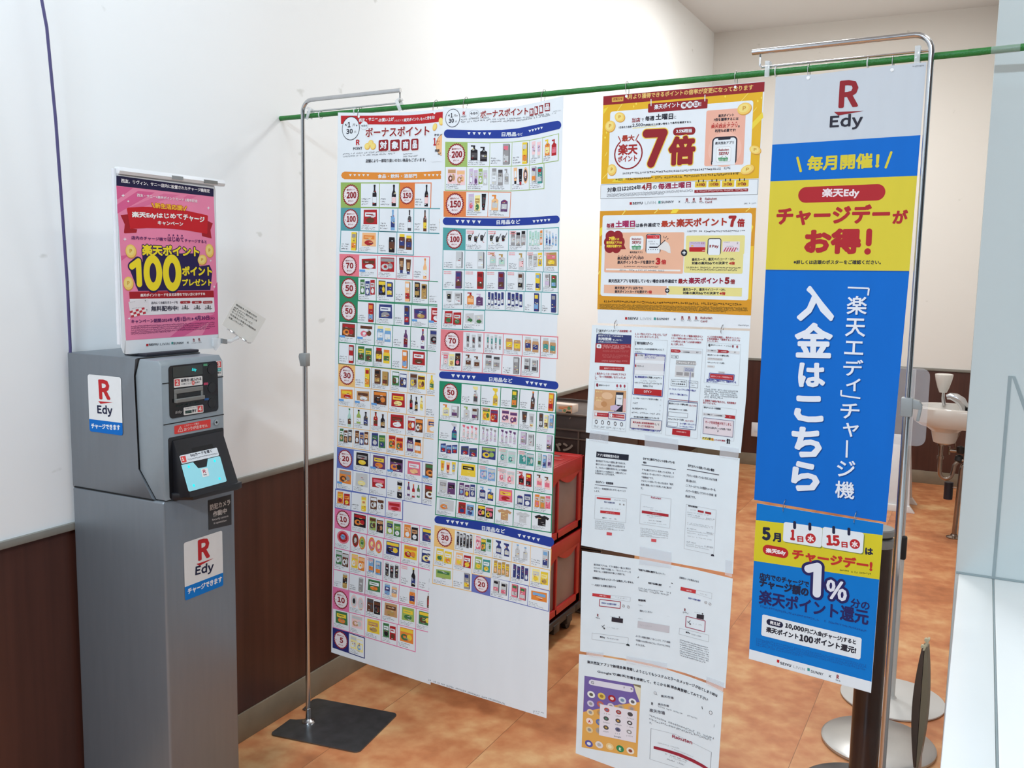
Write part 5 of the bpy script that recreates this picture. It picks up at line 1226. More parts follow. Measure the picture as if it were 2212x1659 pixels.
# ---- charge day poster under the banner
CD = poster(0.0006)
CD.F(1600, 1060, 3.771)
cb, cy = (0, 112, 196), (196, 188, 46)
CD.pl(cb, 1, [(132, 102), (1163, 270), (1060, 1638), (67, 1360)]); CD.pl(cy, 2, [(123, 238), (1157, 362), (1130, 724), (105, 570)])
CD.pl('W', 2.4, [(72, 1290), (1066, 1556), (1062, 1645), (66, 1366)])
CD.t('5', 'navy', 4, 175, 402, 246, 108, .07, y1=408); CD.t('月', 'navy', 4, 262, 414, 330, 74, .055, y1=420)
for x0, y0, x1, y1, tx, tx0, tx1, cx, cy_ in ((352, 252, 658, 464, '1', 404, 442, 570, 388), (670, 292, 994, 514, '15', 700, 810, 930, 434)):
    CD.r((120, 130, 60), 3, x0+6, y0+8, x1+8, y1+8, 20); CD.r('W', 3.4, x0, y0, x1, y1, 20)
    for xx in (x0+88, x0+212): CD.ln('navy', 4, 24, xx, y0-2+(xx-x0)*.1, xx, y0+40+(xx-x0)*.1, rnd_=True)
    CD.t(tx, 'red', 4, tx0, cy_+12, tx1, 88, .07, y1=cy_+18); CD.t('日', 'red', 4, cx-108, cy_+28, cx-58, 48, .055, y1=cy_+32); CD.e('red', 4, cx, cy_, 42); CD.t('水', (224, 214, 222), 5, cx-26, cy_+24, cx+28, 52, .05, y1=cy_+30)
CD.t('は', 'navy', 4, 1014, 520, 1080, 58, .06, y1=526)
CD.ln('red', 3, 84, 222, 482, 346, 506, rnd_=True)
CD.t('楽天Edy', (224, 214, 222), 4, 205, 510, 368, 46, .05, y1=530)
CD.t('チャージデー!', (176, 52, 46), 4, 418, 558, 1072, 92, .055, y1=662)
CD.m((90, 92, 40), 4, 806, 652, 1062, 14, 1, 0, y1=686)
CD.t('店内でのチャージで', 'navy', 4, 152, 716, 556, 52, .04, y1=790); CD.t('チャージ額の', 'navy', 4, 150, 782, 552, 78, .05, y1=868)
NV = (38, 38, 92)
for w_, c_, l_ in ((112, NV, 4), (66, (206, 214, 230), 4.6)):
    CD.ln(c_, l_, w_, 552, 636, 628, 618, rnd_=True); CD.ln(c_, l_, w_, 628, 618, 620, 838, rnd_=True)
CD.ln(NV, 4, 70, 640, 640, 632, 858, rnd_=True)
CD.t('%', (206, 214, 230), 5, 690, 872, 862, 158, .04, y1=906, ol=(NV, .13))
CD.t('分の', NV, 4, 892, 946, 1048, 76, .03, y1=980)
CD.t('楽天ポイント還元', NV, 4, 146, 920, 1040, 120, .032, y1=1098)
CD.m((30, 70, 140), 3, 158, 948, 640, 18, 1, 0, y1=1066, dens=.97); CD.m((30, 70, 140), 3, 680, 1068, 1012, 18, 1, 0, y1=1150, dens=.97)
CD.pl('W', 3, [(188, 1008), (976, 1198), (986, 1210), (976, 1364), (962, 1374), (176, 1180), (168, 1168), (176, 1014)])
CD.ln('navy', 4, 50, 236, 1070, 320, 1090, rnd_=True)
CD.t('例えば', (216, 222, 232), 5, 238, 1086, 322, 30, .04, y1=1104)
CD.t('10,000', 'ink', 4, 360, 1122, 515, 48, .06, y1=1160); CD.t('円ご入金(チャージ)すると', 'ink', 4, 520, 1160, 938, 46, .04, y1=1260)
CD.t('楽天ポイント', 'ink', 4, 206, 1150, 470, 48, .05, y1=1214); CD.t('100', 'ink', 4, 476, 1222, 590, 58, .07, y1=1248); CD.t('ポイント還元!', 'ink', 4, 596, 1242, 938, 56, .05, y1=1330)
CD.m((24, 92, 170), 3, 125, 1212, 1012, 16, 4, 17, y1=1430, dens=1)
for (a, b, x0, x1, c) in (('SEIYU', .05, 320, 410, 'ink'), ('LIVIN', .02, 428, 522, 'faint'), ('SUNNY', .03, 570, 672, 'ink'), ('×', .0, 716, 736, 'ink')):
    yy = 1392+(x0-296)*.268; CD.t(a, c, 4, x0, yy+14, x1, 22, b, y1=yy+14+(x1-x0)*.268)
CD.q('red', 4, 296, 1374, 316, 1379, 315, 1402, 295, 1397); CD.q('T', 4, 544, 1442, 564, 1447, 563, 1470, 543, 1465)
CD.t('R', 'maroon', 4, 780, 1530, 800, 34, .06); CD.m('ink', 4, 774, 1548, 805, 12)
CD.F(0, 0, 1)
outCD = CD.outline_px(1635, 1087, 1908.5, 1131.5, 1881.5, 1497, 1617.5, 1423)

# ---- registration guide sheet
S1 = poster(0.0006)
S1.F(1250, 690, 5.821)
mr, bt_, gl = (150, 62, 74), (70, 74, 150), (176, 184, 194)
S1.ln('ink', 3, 5, 230, 112, 228, 165); S1.t('「楽天ポイントカード', 'ink', 4, 246, 158, 505, 32, .02, y1=160, sk=.3); S1.t('利用登録」の', (150, 60, 80), 4, 510, 160, 662, 30, .03, y1=163, sk=.3); S1.t('登録について', 'dim', 4, 246, 180, 395, 14, .02)
S1.q((46, 56, 110), 2, 226, 182, 665, 200, 660, 312, 216, 300); S1.q((150, 44, 50), 2, 214, 300, 660, 312, 645, 566, 202, 540)
S1.t('楽天ポイントカードはWEBから', 'W', 4, 245, 214, 558, 24, .02, y1=224, sk=.2); S1.t('利用登録', 'W', 4, 246, 262, 415, 40, .04, y1=268); S1.t('をしないと、', 'W', 4, 430, 268, 550, 24, .02, y1=270); S1.t('ご利用いただけません。', 'W', 4, 245, 290, 490, 20, .02, y1=298)
S1.r('W', 3, 228, 310, 286, 364, 10); S1.t('R', 'navy', 4, 250, 348, 264, 28, .05)
S1.m((206, 150, 156), 4, 302, 332, 645, 18, 3, 17, y1=344); S1.m((176, 96, 100), 4, 302, 396, 640, 12, 2, 14, y1=402); S1.m((176, 96, 100), 4, 300, 448, 636, 14, 3, 17, y1=462); S1.m((196, 130, 136), 4, 292, 520, 632, 14, 2, 12, y1=532)
S1.q((156, 44, 50), 3, 264, 584, 575, 598, 574, 648, 262, 632); S1.t('楽天ポイントカードサイト', (222, 186, 190), 4, 322, 624, 542, 22, .02, y1=632)
S1.t('1. 楽天ポイントカードのHPにアクセス', mr, 4, 210, 694, 594, 30, .025, y1=708); S1.t('し、「カード利用登録」をクリックしま', mr, 4, 206, 732, 590, 30, .025, y1=748); S1.t('す。', mr, 4, 204, 756, 232, 22, .025)
S1.qb(gl, 3, 3, 204, 778, 620, 800, 590, 1412, 168, 1366)
S1.e((120, 40, 60), 4, 235, 824, 14, 20); S1.t('楽天ポイントカード', 'ink', 4, 256, 836, 388, 22, .03, y1=842)
for x in (485, 528, 578): S1.e((150, 60, 80), 4, x, 834+.05*(x-485), 12, 18); S1.m('dim', 4, x-16, 876+.05*(x-485), x+18, 10)
S1.q((190, 152, 116), 3, 206, 878, 600, 898, 590, 1166, 190, 1140); S1.e((206, 176, 146), 3.3, 360, 960, 70, 40); S1.e((200, 166, 134), 3.3, 260, 1060, 60, 50); S1.q((206, 170, 176), 3.4, 566, 990, 598, 1000, 592, 1150, 556, 1160)
S1.t('ポイント', 'y', 4, 218, 915, 300, 18, .02, y1=918); S1.m('y', 4, 218, 990, 290, 18, 2, 30); S1.e((176, 132, 92), 3.6, 320, 1064, 38, 32)
S1.q('ink', 4, 472, 914, 566, 918, 552, 1164, 446, 1158); S1.q((206, 216, 228), 4.5, 474, 948, 558, 952, 552, 1076, 470, 1070); S1.m('ink', 5, 490, 1005, 530, 22); S1.q('v', 5, 400, 1086, 470, 1072, 500, 1092, 548, 1078, 470, 1150, 400, 1142)
S1.q((204, 204, 208), 3, 190, 1142, 590, 1168, 586, 1275, 186, 1246); S1.q((160, 40, 50), 4, 204, 1168, 378, 1180, 376, 1228, 202, 1214); S1.qb(bt_, 3.6, 7, 380, 1166, 590, 1186, 584, 1272, 378, 1248); S1.q((160, 40, 50), 4, 396, 1182, 576, 1200, 574, 1246, 394, 1228)
S1.t('アプリダウンロード', (226, 190, 196), 5, 250, 1204, 362, 18, .02, y1=1210); S1.t('カード利用登録', (226, 190, 196), 5, 430, 1222, 568, 20, .02, y1=1234); S1.e('W', 5, 220, 1190, 14, 20); S1.e('W', 5, 412, 1206, 14, 20)
for k, x in enumerate((222, 300, 378, 460, 540)): S1.e('D', 4, x, 1286+k*8, 17, 24); S1.e('W', 4.5, x, 1288+k*8, 10, 15); S1.m('dim', 4, x-30, 1340+k*9, x+32, 12, 2, 14)
S1.t('2. ユーザIDとパスワードを入力し「ログ', mr, 4, 710, 196, 1112, 30, .025, y1=210); S1.t('イン」ボタンをクリックします。', mr, 4, 708, 230, 1010, 28, .025, y1=240)
S1.qb(gl, 3, 3, 704, 248, 1118, 264, 1044, 1436, 636, 1392)
S1.ln('ink', 4, 6, 722, 270, 718, 325); S1.t('楽天会員ログイン', 'ink', 4, 734, 314, 935, 36, .035, y1=322); S1.t('IDとパスワードは半角英数字を入力して', 'ink', 4, 710, 382, 1074, 24, .02, y1=392); S1.t('ください。', 'ink', 4, 708, 416, 802, 20, .02)
S1.q((196, 202, 212), 3, 708, 432, 1088, 452, 1072, 706, 700, 690); S1.qb(bt_, 3.4, 8, 708, 426, 1090, 448, 1052, 972, 680, 942)
S1.e((150, 50, 60), 4, 724, 448, 10, 16); S1.t('ユーザID', 'ink', 4, 738, 460, 812, 22, .03); S1.t('楽天アカウントお持ちの方は', bt_, 4, 832, 462, 1088, 30, .035, y1=472); S1.t('ログイン下さい', bt_, 4, 830, 490, 970, 26, .035, y1=496)
S1.q('W', 4, 712, 506, 1082, 522, 1078, 562, 710, 546); S1.e((150, 50, 60), 4, 718, 582, 10, 16); S1.t('パスワード', 'ink', 4, 734, 596, 820, 24, .03); S1.q('W', 4, 708, 638, 1076, 652, 1072, 704, 704, 690)
S1.t('個人情報保護方針', bt_, 4, 708, 734, 860, 26, .035, y1=740); S1.t('に同意してログイン', 'ink', 4, 864, 740, 1050, 26, .025, y1=750); S1.m('faint', 4, 780, 778, 975, 18, 1, 0, y1=786); S1.m('dim', 4, 704, 806, 1050, 22, 1, 0, y1=822); S1.t('有効にする', 'ink', 4, 810, 848, 932, 24, .025, y1=854)
S1.q((164, 40, 46), 4, 700, 864, 1046, 886, 1042, 964, 696, 936); S1.t('ログイン', 'W', 5, 822, 922, 916, 36, .03, y1=928)
S1.t('ユーザID・パスワードを忘れた場合', 'ink', 4, 686, 998, 1005, 22, .02, y1=1020); S1.t('ヘルプ', 'ink', 4, 680, 1060, 742, 24, .02); S1.t('SSL対応(PCサイト)', 'ink', 4, 676, 1130, 858, 24, .02, y1=1140); S1.m('dim', 4, 668, 1176, 1015, 20, 1, 0, y1=1200)
for x, y in ((1034, 1012), (1026, 1080), (1022, 1146)): S1.t('>', 'dim', 4, x-5, y+10, x+5, 20)
S1.t('まだ楽天会員に登録されていない方', 'ink', 4, 694, 1234, 1012, 22, .03, y1=1256); S1.qb((86, 96, 130), 3.6, 7, 656, 1240, 1046, 1276, 1034, 1398, 648, 1362); S1.q((204, 206, 212), 3, 660, 1246, 1042, 1280, 1032, 1394, 652, 1358)
S1.t('楽天会員に新規登録(無料)', mr, 4, 680, 1308, 955, 30, .035, y1=1330); S1.t('して', 'ink', 4, 962, 1330, 1016, 24, .03); S1.t('サービスを利用する', mr, 4, 745, 1352, 945, 30, .035, y1=1366); S1.t('お持ちでない方は新規登録をお願いします', bt_, 4, 665, 1384, 1026, 28, .035, y1=1420)
S1.t('3. 楽天ポイントカード裏面の楽天ポイン', mr, 4, 1172, 212, 1560, 30, .025, y1=232); S1.t('トカード番号(16桁)とセキュリティーコ', mr, 4, 1168, 250, 1558, 30, .025, y1=270); S1.t('ード(4桁)を入力後「入力内容を確認す', mr, 4, 1164, 290, 1545, 30, .025, y1=308); S1.t('る」を押します。', mr, 4, 1162, 322, 1318, 28, .025, y1=332)
S1.qb(gl, 3, 3, 1158, 348, 1560, 374, 1490, 1500, 1090, 1452)
S1.pl((160, 44, 54), 4, [(1162, 374), (1268, 380), (1288, 402), (1264, 418), (1160, 412)]); S1.q((186, 192, 202), 3, 1268, 380, 1545, 396, 1542, 432, 1264, 418); S1.t('カード情報入力', (222, 180, 186), 5, 1176, 402, 1258, 16, .02); S1.t('入力内容確認', 'ink', 5, 1312, 416, 1396, 16, .02); S1.t('完了', 'ink', 5, 1480, 422, 1510, 16, .02)
S1.qb('dim', 3, 4, 1168, 450, 1254, 456, 1252, 488, 1166, 482); S1.t('カード裏面', 'ink', 4, 1178, 476, 1240, 16, .02)
S1.q((150, 154, 160), 3, 1226, 514, 1472, 526, 1470, 576, 1222, 564); S1.m((206, 210, 216), 4, 1230, 560, 1466, 34, 1, 0, y1=572, dens=1); S1.q((190, 196, 204), 3, 1220, 574, 1456, 588, 1448, 730, 1210, 716)
S1.q((166, 176, 192), 4, 1322, 598, 1452, 606, 1448, 664, 1318, 656); S1.m(bt_, 5, 1340, 628, 1440, 14, 2, 20); S1.q('S', 4, 1230, 660, 1312, 666, 1308, 706, 1228, 700); S1.q('S', 4, 1330, 664, 1390, 668, 1386, 714, 1326, 708); S1.q('S', 4, 1422, 672, 1450, 674, 1446, 722, 1418, 718)
for a in ((1166, 750, 1362, 764, 1358, 846, 1160, 832), (1382, 770, 1502, 780, 1498, 862, 1378, 850)): S1.qb('dim', 3, 4, *a)
S1.t('楽天ポイントカード番号(16桁)', 'ink', 4, 1176, 786, 1345, 18, .02, y1=796); S1.t('または会員番号', 'ink', 4, 1178, 816, 1340, 18, .02, y1=826); S1.t('セキュリティ', 'ink', 4, 1388, 806, 1490, 18, .02, y1=812); S1.t('コード', 'ink', 4, 1420, 836, 1456, 16, .02)
S1.ln(bt_, 5, 7, 1406, 665, 1384, 1048); S1.t('カードによってレイアウトが異なる場合が', bt_, 4, 1140, 884, 1476, 26, .02, y1=910); S1.t('あります。カード裏面をご確認ください。', bt_, 4, 1148, 944, 1372, 24, .02, y1=966)
S1.ln((140, 84, 96), 3, 9, 1132, 998, 1500, 1038); S1.qb((76, 86, 126), 3.6, 7, 1128, 1022, 1496, 1052, 1472, 1390, 1106, 1348)
S1.t('楽天ポイントカード番号(16桁)', 'ink', 4, 1134, 1070, 1378, 28, .03, y1=1090); S1.t('入力してください', mr, 4, 1384, 1092, 1486, 24, .03, y1=1100); S1.t('(または会員ポイントカード番号)', 'ink', 4, 1136, 1138, 1366, 24, .02, y1=1156); S1.qb('dim', 3.4, 4, 1130, 1160, 1374, 1182, 1368, 1238, 1124, 1214)
S1.t('セキュリティコード(4桁)', 'ink', 4, 1124, 1262, 1322, 26, .025, y1=1280); S1.t('入力してください', mr, 4, 1336, 1284, 1446, 24, .03, y1=1292); S1.qb('dim', 3.4, 4, 1122, 1286, 1246, 1296, 1240, 1348, 1118, 1334); S1.t('カード番号・セキュリティ', bt_, 4, 1272, 1320, 1470, 24, .03, y1=1336); S1.t('コードを入力して下さい', bt_, 4, 1268, 1354, 1446, 22, .03, y1=1368)
S1.q((160, 42, 50), 4, 1180, 1372, 1406, 1394, 1402, 1474, 1174, 1446); S1.t('入力内容を確認する', (222, 180, 186), 5, 1226, 1416, 1352, 18, .02, y1=1430)
S1.t('4. 入力内容を確認し、楽天ポイントカー', mr, 4, 1620, 228, 2034, 26, .025, y1=250); S1.t('ド利用登録の「登録する」ボタンを', mr, 4, 1618, 256, 2030, 26, .025, y1=278); S1.t('クリックします。', mr, 4, 1616, 282, 1756, 24, .025, y1=290)
S1.qb(gl, 3, 3, 1612, 290, 2040, 318, 2010, 832, 1576, 790)
S1.e('D', 4, 1644, 324, 12, 17); S1.t('楽天ポイントカード', 'ink', 4, 1662, 330, 1805, 20, .02, y1=338); S1.m('dim', 4, 1830, 340, 1912, 16); S1.e((120, 50, 70), 4, 1940, 338, 10, 18); S1.e((150, 90, 100), 4, 1994, 344, 12, 18)
S1.q((190, 196, 206), 3, 1612, 372, 1756, 380, 1754, 416, 1610, 406); S1.pl((150, 44, 56), 4, [(1742, 378), (1876, 388), (1896, 408), (1874, 424), (1742, 416), (1760, 398)]); S1.q((196, 202, 210), 3, 1898, 392, 2026, 402, 2022, 436, 1896, 424); S1.t('カード情報入力', 'ink', 4, 1628, 396, 1722, 16, .02); S1.t('入力内容確認', (222, 180, 186), 5, 1790, 410, 1860, 16, .02); S1.t('完了', 'ink', 5, 1954, 420, 1980, 16)
S1.t('楽天ポイントカード番号(16桁)', 'ink', 4, 1620, 458, 1888, 24, .025, y1=472); S1.q((190, 192, 198), 3, 1622, 478, 1812, 488, 1808, 516, 1620, 506); S1.m('dim', 4, 1634, 498, 1800, 14); S1.t('セキュリティコード(4桁)', 'ink', 4, 1620, 552, 1832, 24, .02, y1=564); S1.q((196, 198, 204), 3, 1620, 574, 1712, 580, 1708, 606, 1616, 600); S1.m('dim', 4, 1630, 596, 1700, 14)
S1.q((186, 190, 198), 3, 1756, 652, 1838, 658, 1836, 684, 1754, 680); S1.m('dim', 4, 1766, 672, 1826, 14); S1.qb(bt_, 3.6, 8, 1646, 674, 1958, 696, 1950, 776, 1640, 744); S1.q((164, 44, 56), 4, 1654, 682, 1950, 702, 1944, 766, 1650, 738); S1.t('楽天ポイントカード利用登録をする', (222, 170, 180), 5, 1668, 724, 1926, 22, .02, y1=744); S1.t('登録内容をご確認のうえ、登録ボタンを', bt_, 4, 1608, 770, 1980, 26, .03, y1=806); S1.t('押してください', bt_, 4, 1606, 790, 1752, 22, .03, y1=802)
S1.m('dim', 4, 1580, 850, 1640, 20); S1.m('dim', 4, 1580, 884, 1998, 22, 5, 25, y1=918, dens=.95)
S1.t('5. 登録完了画面が表示され、利用登録が', mr, 4, 1566, 1030, 1980, 28, .025, y1=1070); S1.t('完了となります。', mr, 4, 1564, 1058, 1728, 26, .025, y1=1076)
S1.qb(gl, 3, 3, 1564, 1080, 1984, 1130, 1950, 1530, 1530, 1490); S1.t('楽天ポイントカード利用登録', 'ink', 4, 1574, 1116, 1786, 24, .03, y1=1138); S1.q((190, 196, 206), 3, 1566, 1170, 1850, 1196, 1846, 1230, 1562, 1204); S1.pl((156, 44, 52), 4, [(1836, 1196), (1968, 1212), (1966, 1254), (1834, 1238), (1852, 1218)]); S1.t('カード情報入力', 'ink', 5, 1576, 1198, 1680, 16, .02, y1=1206); S1.t('入力内容確認', 'ink', 5, 1708, 1212, 1806, 16, .02, y1=1220); S1.t('完了', (226, 190, 194), 5, 1894, 1234, 1920, 18)
S1.qb((116, 110, 140), 3.6, 6, 1572, 1236, 1952, 1278, 1938, 1482, 1562, 1434); S1.q((206, 202, 214), 3, 1578, 1242, 1946, 1282, 1934, 1476, 1568, 1430); S1.t('カード利用登録が完了しまし', mr, 4, 1592, 1306, 1922, 36, .025, y1=1340); S1.t('た', mr, 4, 1744, 1348, 1766, 24, .02); S1.t('明日から楽天ポイントがお使いできま', 'ink', 4, 1596, 1370, 1912, 28, .025, y1=1402); S1.t('す', 'ink', 4, 1738, 1416, 1766, 22, .02)
S1.q((212, 200, 70), 3, 1556, 1476, 1700, 1496, 1698, 1526, 1552, 1506); S1.t('アプリ版', 'ink', 4, 1556, 1504, 1662, 30, .04, y1=1516); S1.t('も', 'red', 4, 1668, 1520, 1696, 30, .06); S1.t('ございます(裏面)', (150, 50, 70), 4, 1702, 1526, 1844, 24, .03, y1=1540); S1.t('裏も', 'ink', 4, 1860, 1530, 1906, 34, .06, y1=1536); S1.t('見る', 'ink', 4, 1858, 1562, 1904, 34, .06, y1=1568)
S1.F(0, 0, 1)
outS1 = S1.outline_px(1279, 702, 1619.5, 715, 1612, 856, 1600, 979, 1265.5, 934)

# ---- app setup sheet
S2 = poster(0.0006)
S2.F(1240, 930, 5.821)
S2.q((38, 44, 58), 3, 284, 263, 690, 304, 685, 378, 279, 334); S2.t('アプリ初期設定の仕方', 'W', 4, 296, 322, 568, 36, .03, y1=350)
dk = (92, 96, 108)
for i, (tx, x1) in enumerate((('楽天西友アプリをより便利に使うためには、', 650), ('楽天アカウントと連携させる必要がありま', 642), ('す。アカウント連携を済ませることで自動的', 662), ('に楽天ポイントを貯めたり、お得にポイント', 658))): S2.t(tx, dk, 4, 276-2*i, 392+42*i, x1, 26, .025, y1=392+42*i+(x1-276)*.098)
S2.t('を利用することができます。', dk, 4, 268, 548, 512, 26, .025, y1=572)
S2.t('①ログイン・新規登録', 'ink', 4, 274, 658, 494, 30, .04, y1=682); S2.ln(dk, 3, 7, 262, 680, 668, 722); S2.t('ログイン・新規登録の白いボタンをクリック', dk, 4, 258, 732, 650, 24, .02, y1=774); S2.t('します。', dk, 4, 258, 768, 326, 22, .02, y1=776)
S2.qb(gl, 3, 4, 268, 815, 662, 862, 650, 1158, 256, 1110); S2.q((176, 54, 62), 4, 288, 836, 462, 852, 460, 876, 286, 856); S2.m('faint', 4, 504, 878, 645, 16, 1, 0, y1=894); S2.t('利用する店舗を選択', (86, 96, 140), 4, 378, 906, 515, 20, .03, y1=922); S2.e('S', 4, 578, 926, 10); S2.e('S', 4, 626, 932, 10); S2.m('faint', 4, 334, 982, 578, 16, 1, 0, y1=1002)
S2.q((176, 50, 58), 4, 332, 1002, 580, 1028, 578, 1062, 330, 1034); S2.m('p', 5, 400, 1036, 515, 10, 1, 0, y1=1044); S2.t('楽天ポイント', 'ink', 4, 358, 1104, 410, 16, .03, y1=1108); S2.m('dim', 4, 430, 1110, 525, 14, 1, 0, y1=1118)
S2.m('faint', 4, 264, 1148, 625, 20, 4, 24, y1=1190, dens=1); S2.m('dim', 4, 264, 1240, 625, 10, 1, 0, y1=1262); S2.q((190, 82, 92), 4, 412, 1276, 478, 1284, 476, 1320, 410, 1312)
S2.t('②すでに楽天アカウントを持っている', 'ink', 4, 868, 366, 1264, 32, .035, y1=418); S2.t('場合', 'ink', 4, 868, 412, 912, 26, .04, y1=418); S2.ln(dk, 3, 8, 852, 430, 1280, 490)
for i, (tx, x1) in enumerate((('すでに楽天アカウントを持っている方は、そ', 1258), ('のままユーザーIDとパスワードを入れること', 1254), ('で連携完了です。', 1000), ('アカウントを持っていない方は右の「楽天', 1250), ('会員に登録」のところを押して次に進みま', 1226), ('す。', 870))): S2.t(tx, dk, 4, 854-3*i, 502+47*i, x1, 26, .025, y1=502+47*i+(x1-854+3*i)*.118)
S2.qb(gl, 3, 4, 842, 800, 1222, 860, 1202, 1228, 824, 1168); S2.t('Rakuten', (150, 50, 80), 4, 968, 850, 1094, 26, .04, y1=868); S2.m('faint', 4, 868, 960, 1000, 12); S2.m('faint', 4, 955, 1000, 1095, 12, 1, 0, y1=1018); S2.q((156, 46, 58), 4, 855, 1003, 1190, 1052, 1188, 1086, 852, 1036)
S2.m('p', 5, 985, 1046, 1055, 10); S2.m('dim', 4, 915, 1072, 1110, 12, 1, 0, y1=1092); S2.m('faint', 4, 945, 1096, 1090, 10, 1, 0, y1=1112); S2.m('dim', 4, 930, 1134, 1092, 14, 1, 0, y1=1152); S2.m('faint', 4, 876, 1158, 1160, 12, 1, 0, y1=1190)
S2.m('faint', 4, 836, 1238, 1175, 20, 4, 24, y1=1288, dens=1); S2.m('dim', 4, 832, 1330, 1180, 10, 1, 0, y1=1358); S2.q((196, 84, 94), 4, 972, 1358, 1036, 1366, 1034, 1404, 970, 1396)
S2.t('③アカウントを持っていない場合', 'ink', 4, 1432, 456, 1764, 36, .035, y1=518); S2.ln(dk, 3, 10, 1420, 487, 1824, 558)
for i, (tx, x0, y0, x1) in enumerate((('アカウントを持っていない方はこれより会員', 1416, 576, 1800), ('証に進みます。', 1412, 642, 1536), ('ここでメールアドレスの登録やユーザー名、', 1406, 704, 1784), ('パスワードを設定してアカウントの作成・連', 1404, 770, 1790), ('携は終了です。', 1400, 838, 1530))): S2.t(tx, dk, 4, x0, y0, x1, 32, .025, y1=y0+(x1-x0)*.162)
S2.qb(gl, 3, 4, 1412, 926, 1788, 1000, 1756, 1562, 1384, 1484); S2.t('楽天会員登録', 'ink', 4, 1436, 954, 1552, 22, .035, y1=976); S2.q((150, 50, 60), 4, 1558, 998, 1632, 1012, 1630, 1038, 1556, 1022); S2.q((150, 50, 60), 4, 1650, 1016, 1726, 1030, 1724, 1056, 1648, 1042); S2.m('faint', 4, 1465, 1002, 1530, 16)
for i, (x0, y0, x1) in enumerate(((1422, 1030, 1690), (1430, 1060, 1578), (1660, 1108, 1762), (1430, 1084, 1740), (1424, 1164, 1755), (1424, 1182, 1740), (1420, 1234, 1532), (1650, 1284, 1752), (1420, 1262, 1745), (1422, 1290, 1700), (1424, 1330, 1720), (1410, 1402, 1530), (1642, 1458, 1742), (1408, 1430, 1735), (1408, 1452, 1695))): S2.m('dim' if i in (1, 2, 6, 7, 11, 12) else 'faint', 4, x0, y0, x1, 14, 1, 0, y1=y0+(x1-x0)*.17)
S2.q2((40, 46, 62), 4, [S2.pt(1742, 1576)+np.array([.0046*math.cos(t), .0056*math.sin(t)-.0005]) for t in [PI*k/12 for k in range(13)]])
S2.F(0, 0, 1)
outS2 = S2.outline_px(1266, 947, 1598, 990, 1590, 1110, 1583, 1240, 1255.3, 1178)

# ---- store selection sheet
S3 = poster(0.0006)
S3.F(1240, 1170, 6.144)
for i, (tx, x1) in enumerate((('楽天西友アプリは、アプリ画面の一番上に表示さ', 752), ('れている「利用する店舗」と、「ネットスーパー」を', 754), ('使用する」の画面を切り替えて利用する。', 680))): S3.t(tx, dk, 4, 264, 316+42*i, x1, 26, .025, y1=316+42*i+(x1-264)*.12)
S3.t('初期設定ではネットスーパーは表示していません', 'ink', 4, 248, 494, 790, 30, .035, y1=558); S3.m('faint', 4, 230, 578, 270, 20); S3.t('利用する店舗を選択する', dk, 4, 282, 590, 556, 28, .03, y1=616)
S3.q((180, 58, 66), 4, 246, 682, 488, 712, 484, 754, 242, 722); S3.t('店舗で使う', (230, 190, 196), 5, 340, 722, 430, 18, .03, y1=734); S3.qb('faint', 3.4, 3, 488, 712, 748, 738, 744, 798, 484, 752); S3.m('faint', 4, 552, 746, 690, 18, 1, 0, y1=764)
S3.qb((150, 50, 70), 4, 9, 342, 764, 618, 798, 612, 886, 336, 852); S3.t('利用する店舗を選択', (80, 92, 150), 4, 366, 824, 566, 24, .035, y1=848); S3.t('∨', (80, 92, 150), 4, 580, 852, 598, 10)
for x, y in ((656, 852), (722, 866), (1748, 806), (1804, 826)): S3.e('S', 4, x, y, 18); S3.e('W', 4.5, x, y, 12); S3.ln('S', 4.8, 5, x-8, y+8, x+8, y-10)
for x, y in ((316, 992), (1472, 920)): S3.t('R', (120, 50, 60), 4, x-10, y, x+10, 38, .06); S3.m('D', 4, x-26, y+26, x+28, 20, dens=1)
for a in ((502, 1000, 652, 1022, 648, 1082, 498, 1058), (1630, 958, 1726, 976, 1722, 1036, 1626, 1016)): S3.q('ink', 4, *a)
S3.m('faint', 4, 478, 994, 570, 12); S3.e('D', 4, 604, 1002, 10); S3.m('faint', 4, 1600, 938, 1675, 12); S3.e('D', 4, 1706, 958, 10)
for x, y in ((386, 1132), (1526, 1074)): S3.ln('D', 4, 6, x-20, y-20, x+20, y+18); S3.ln('D', 4, 6, x-14, y+4, x+20, y-28); S3.e('D', 4, x+16, y+18, 11)
S3.m('faint', 4, 440, 1142, 586, 16, 1, 0, y1=1166); S3.m('faint', 4, 1570, 1090, 1688, 14, 1, 0, y1=1114)
S3.qb('faint', 3.4, 4, 242, 1210, 722, 1276, 716, 1362, 236, 1294); S3.t('楽天Pay', 'ink', 4, 346, 1278, 412, 28, .04, y1=1288); S3.m('dim', 4, 440, 1290, 592, 18, 1, 0, y1=1310)
S3.q2((44, 56, 62), 4, [S3.pt(716, 1378)+np.array([.0054*math.cos(t), .0062*math.sin(t)-.0008]) for t in [PI*k/12 for k in range(13)]])
S3.t('「利用する店舗を選択する」', 'ink', 4, 856, 384, 1112, 28, .04, y1=428); S3.t('をタップし、', dk, 4, 1122, 430, 1216, 24, .02, y1=444); S3.ln('D', 4, 8, 846, 480, 860, 464); S3.ln('D', 4, 8, 1290, 548, 1312, 556)
S3.t('利用する店舗を選択', 'ink', 4, 986, 560, 1164, 28, .04, y1=590); S3.t('×', 'dim', 4, 1266, 606, 1282, 18); S3.m('dim', 4, 858, 626, 1282, 22, 2, 28, y1=694); S3.t('都道府県', 'ink', 4, 854, 788, 954, 30, .04, y1=800)
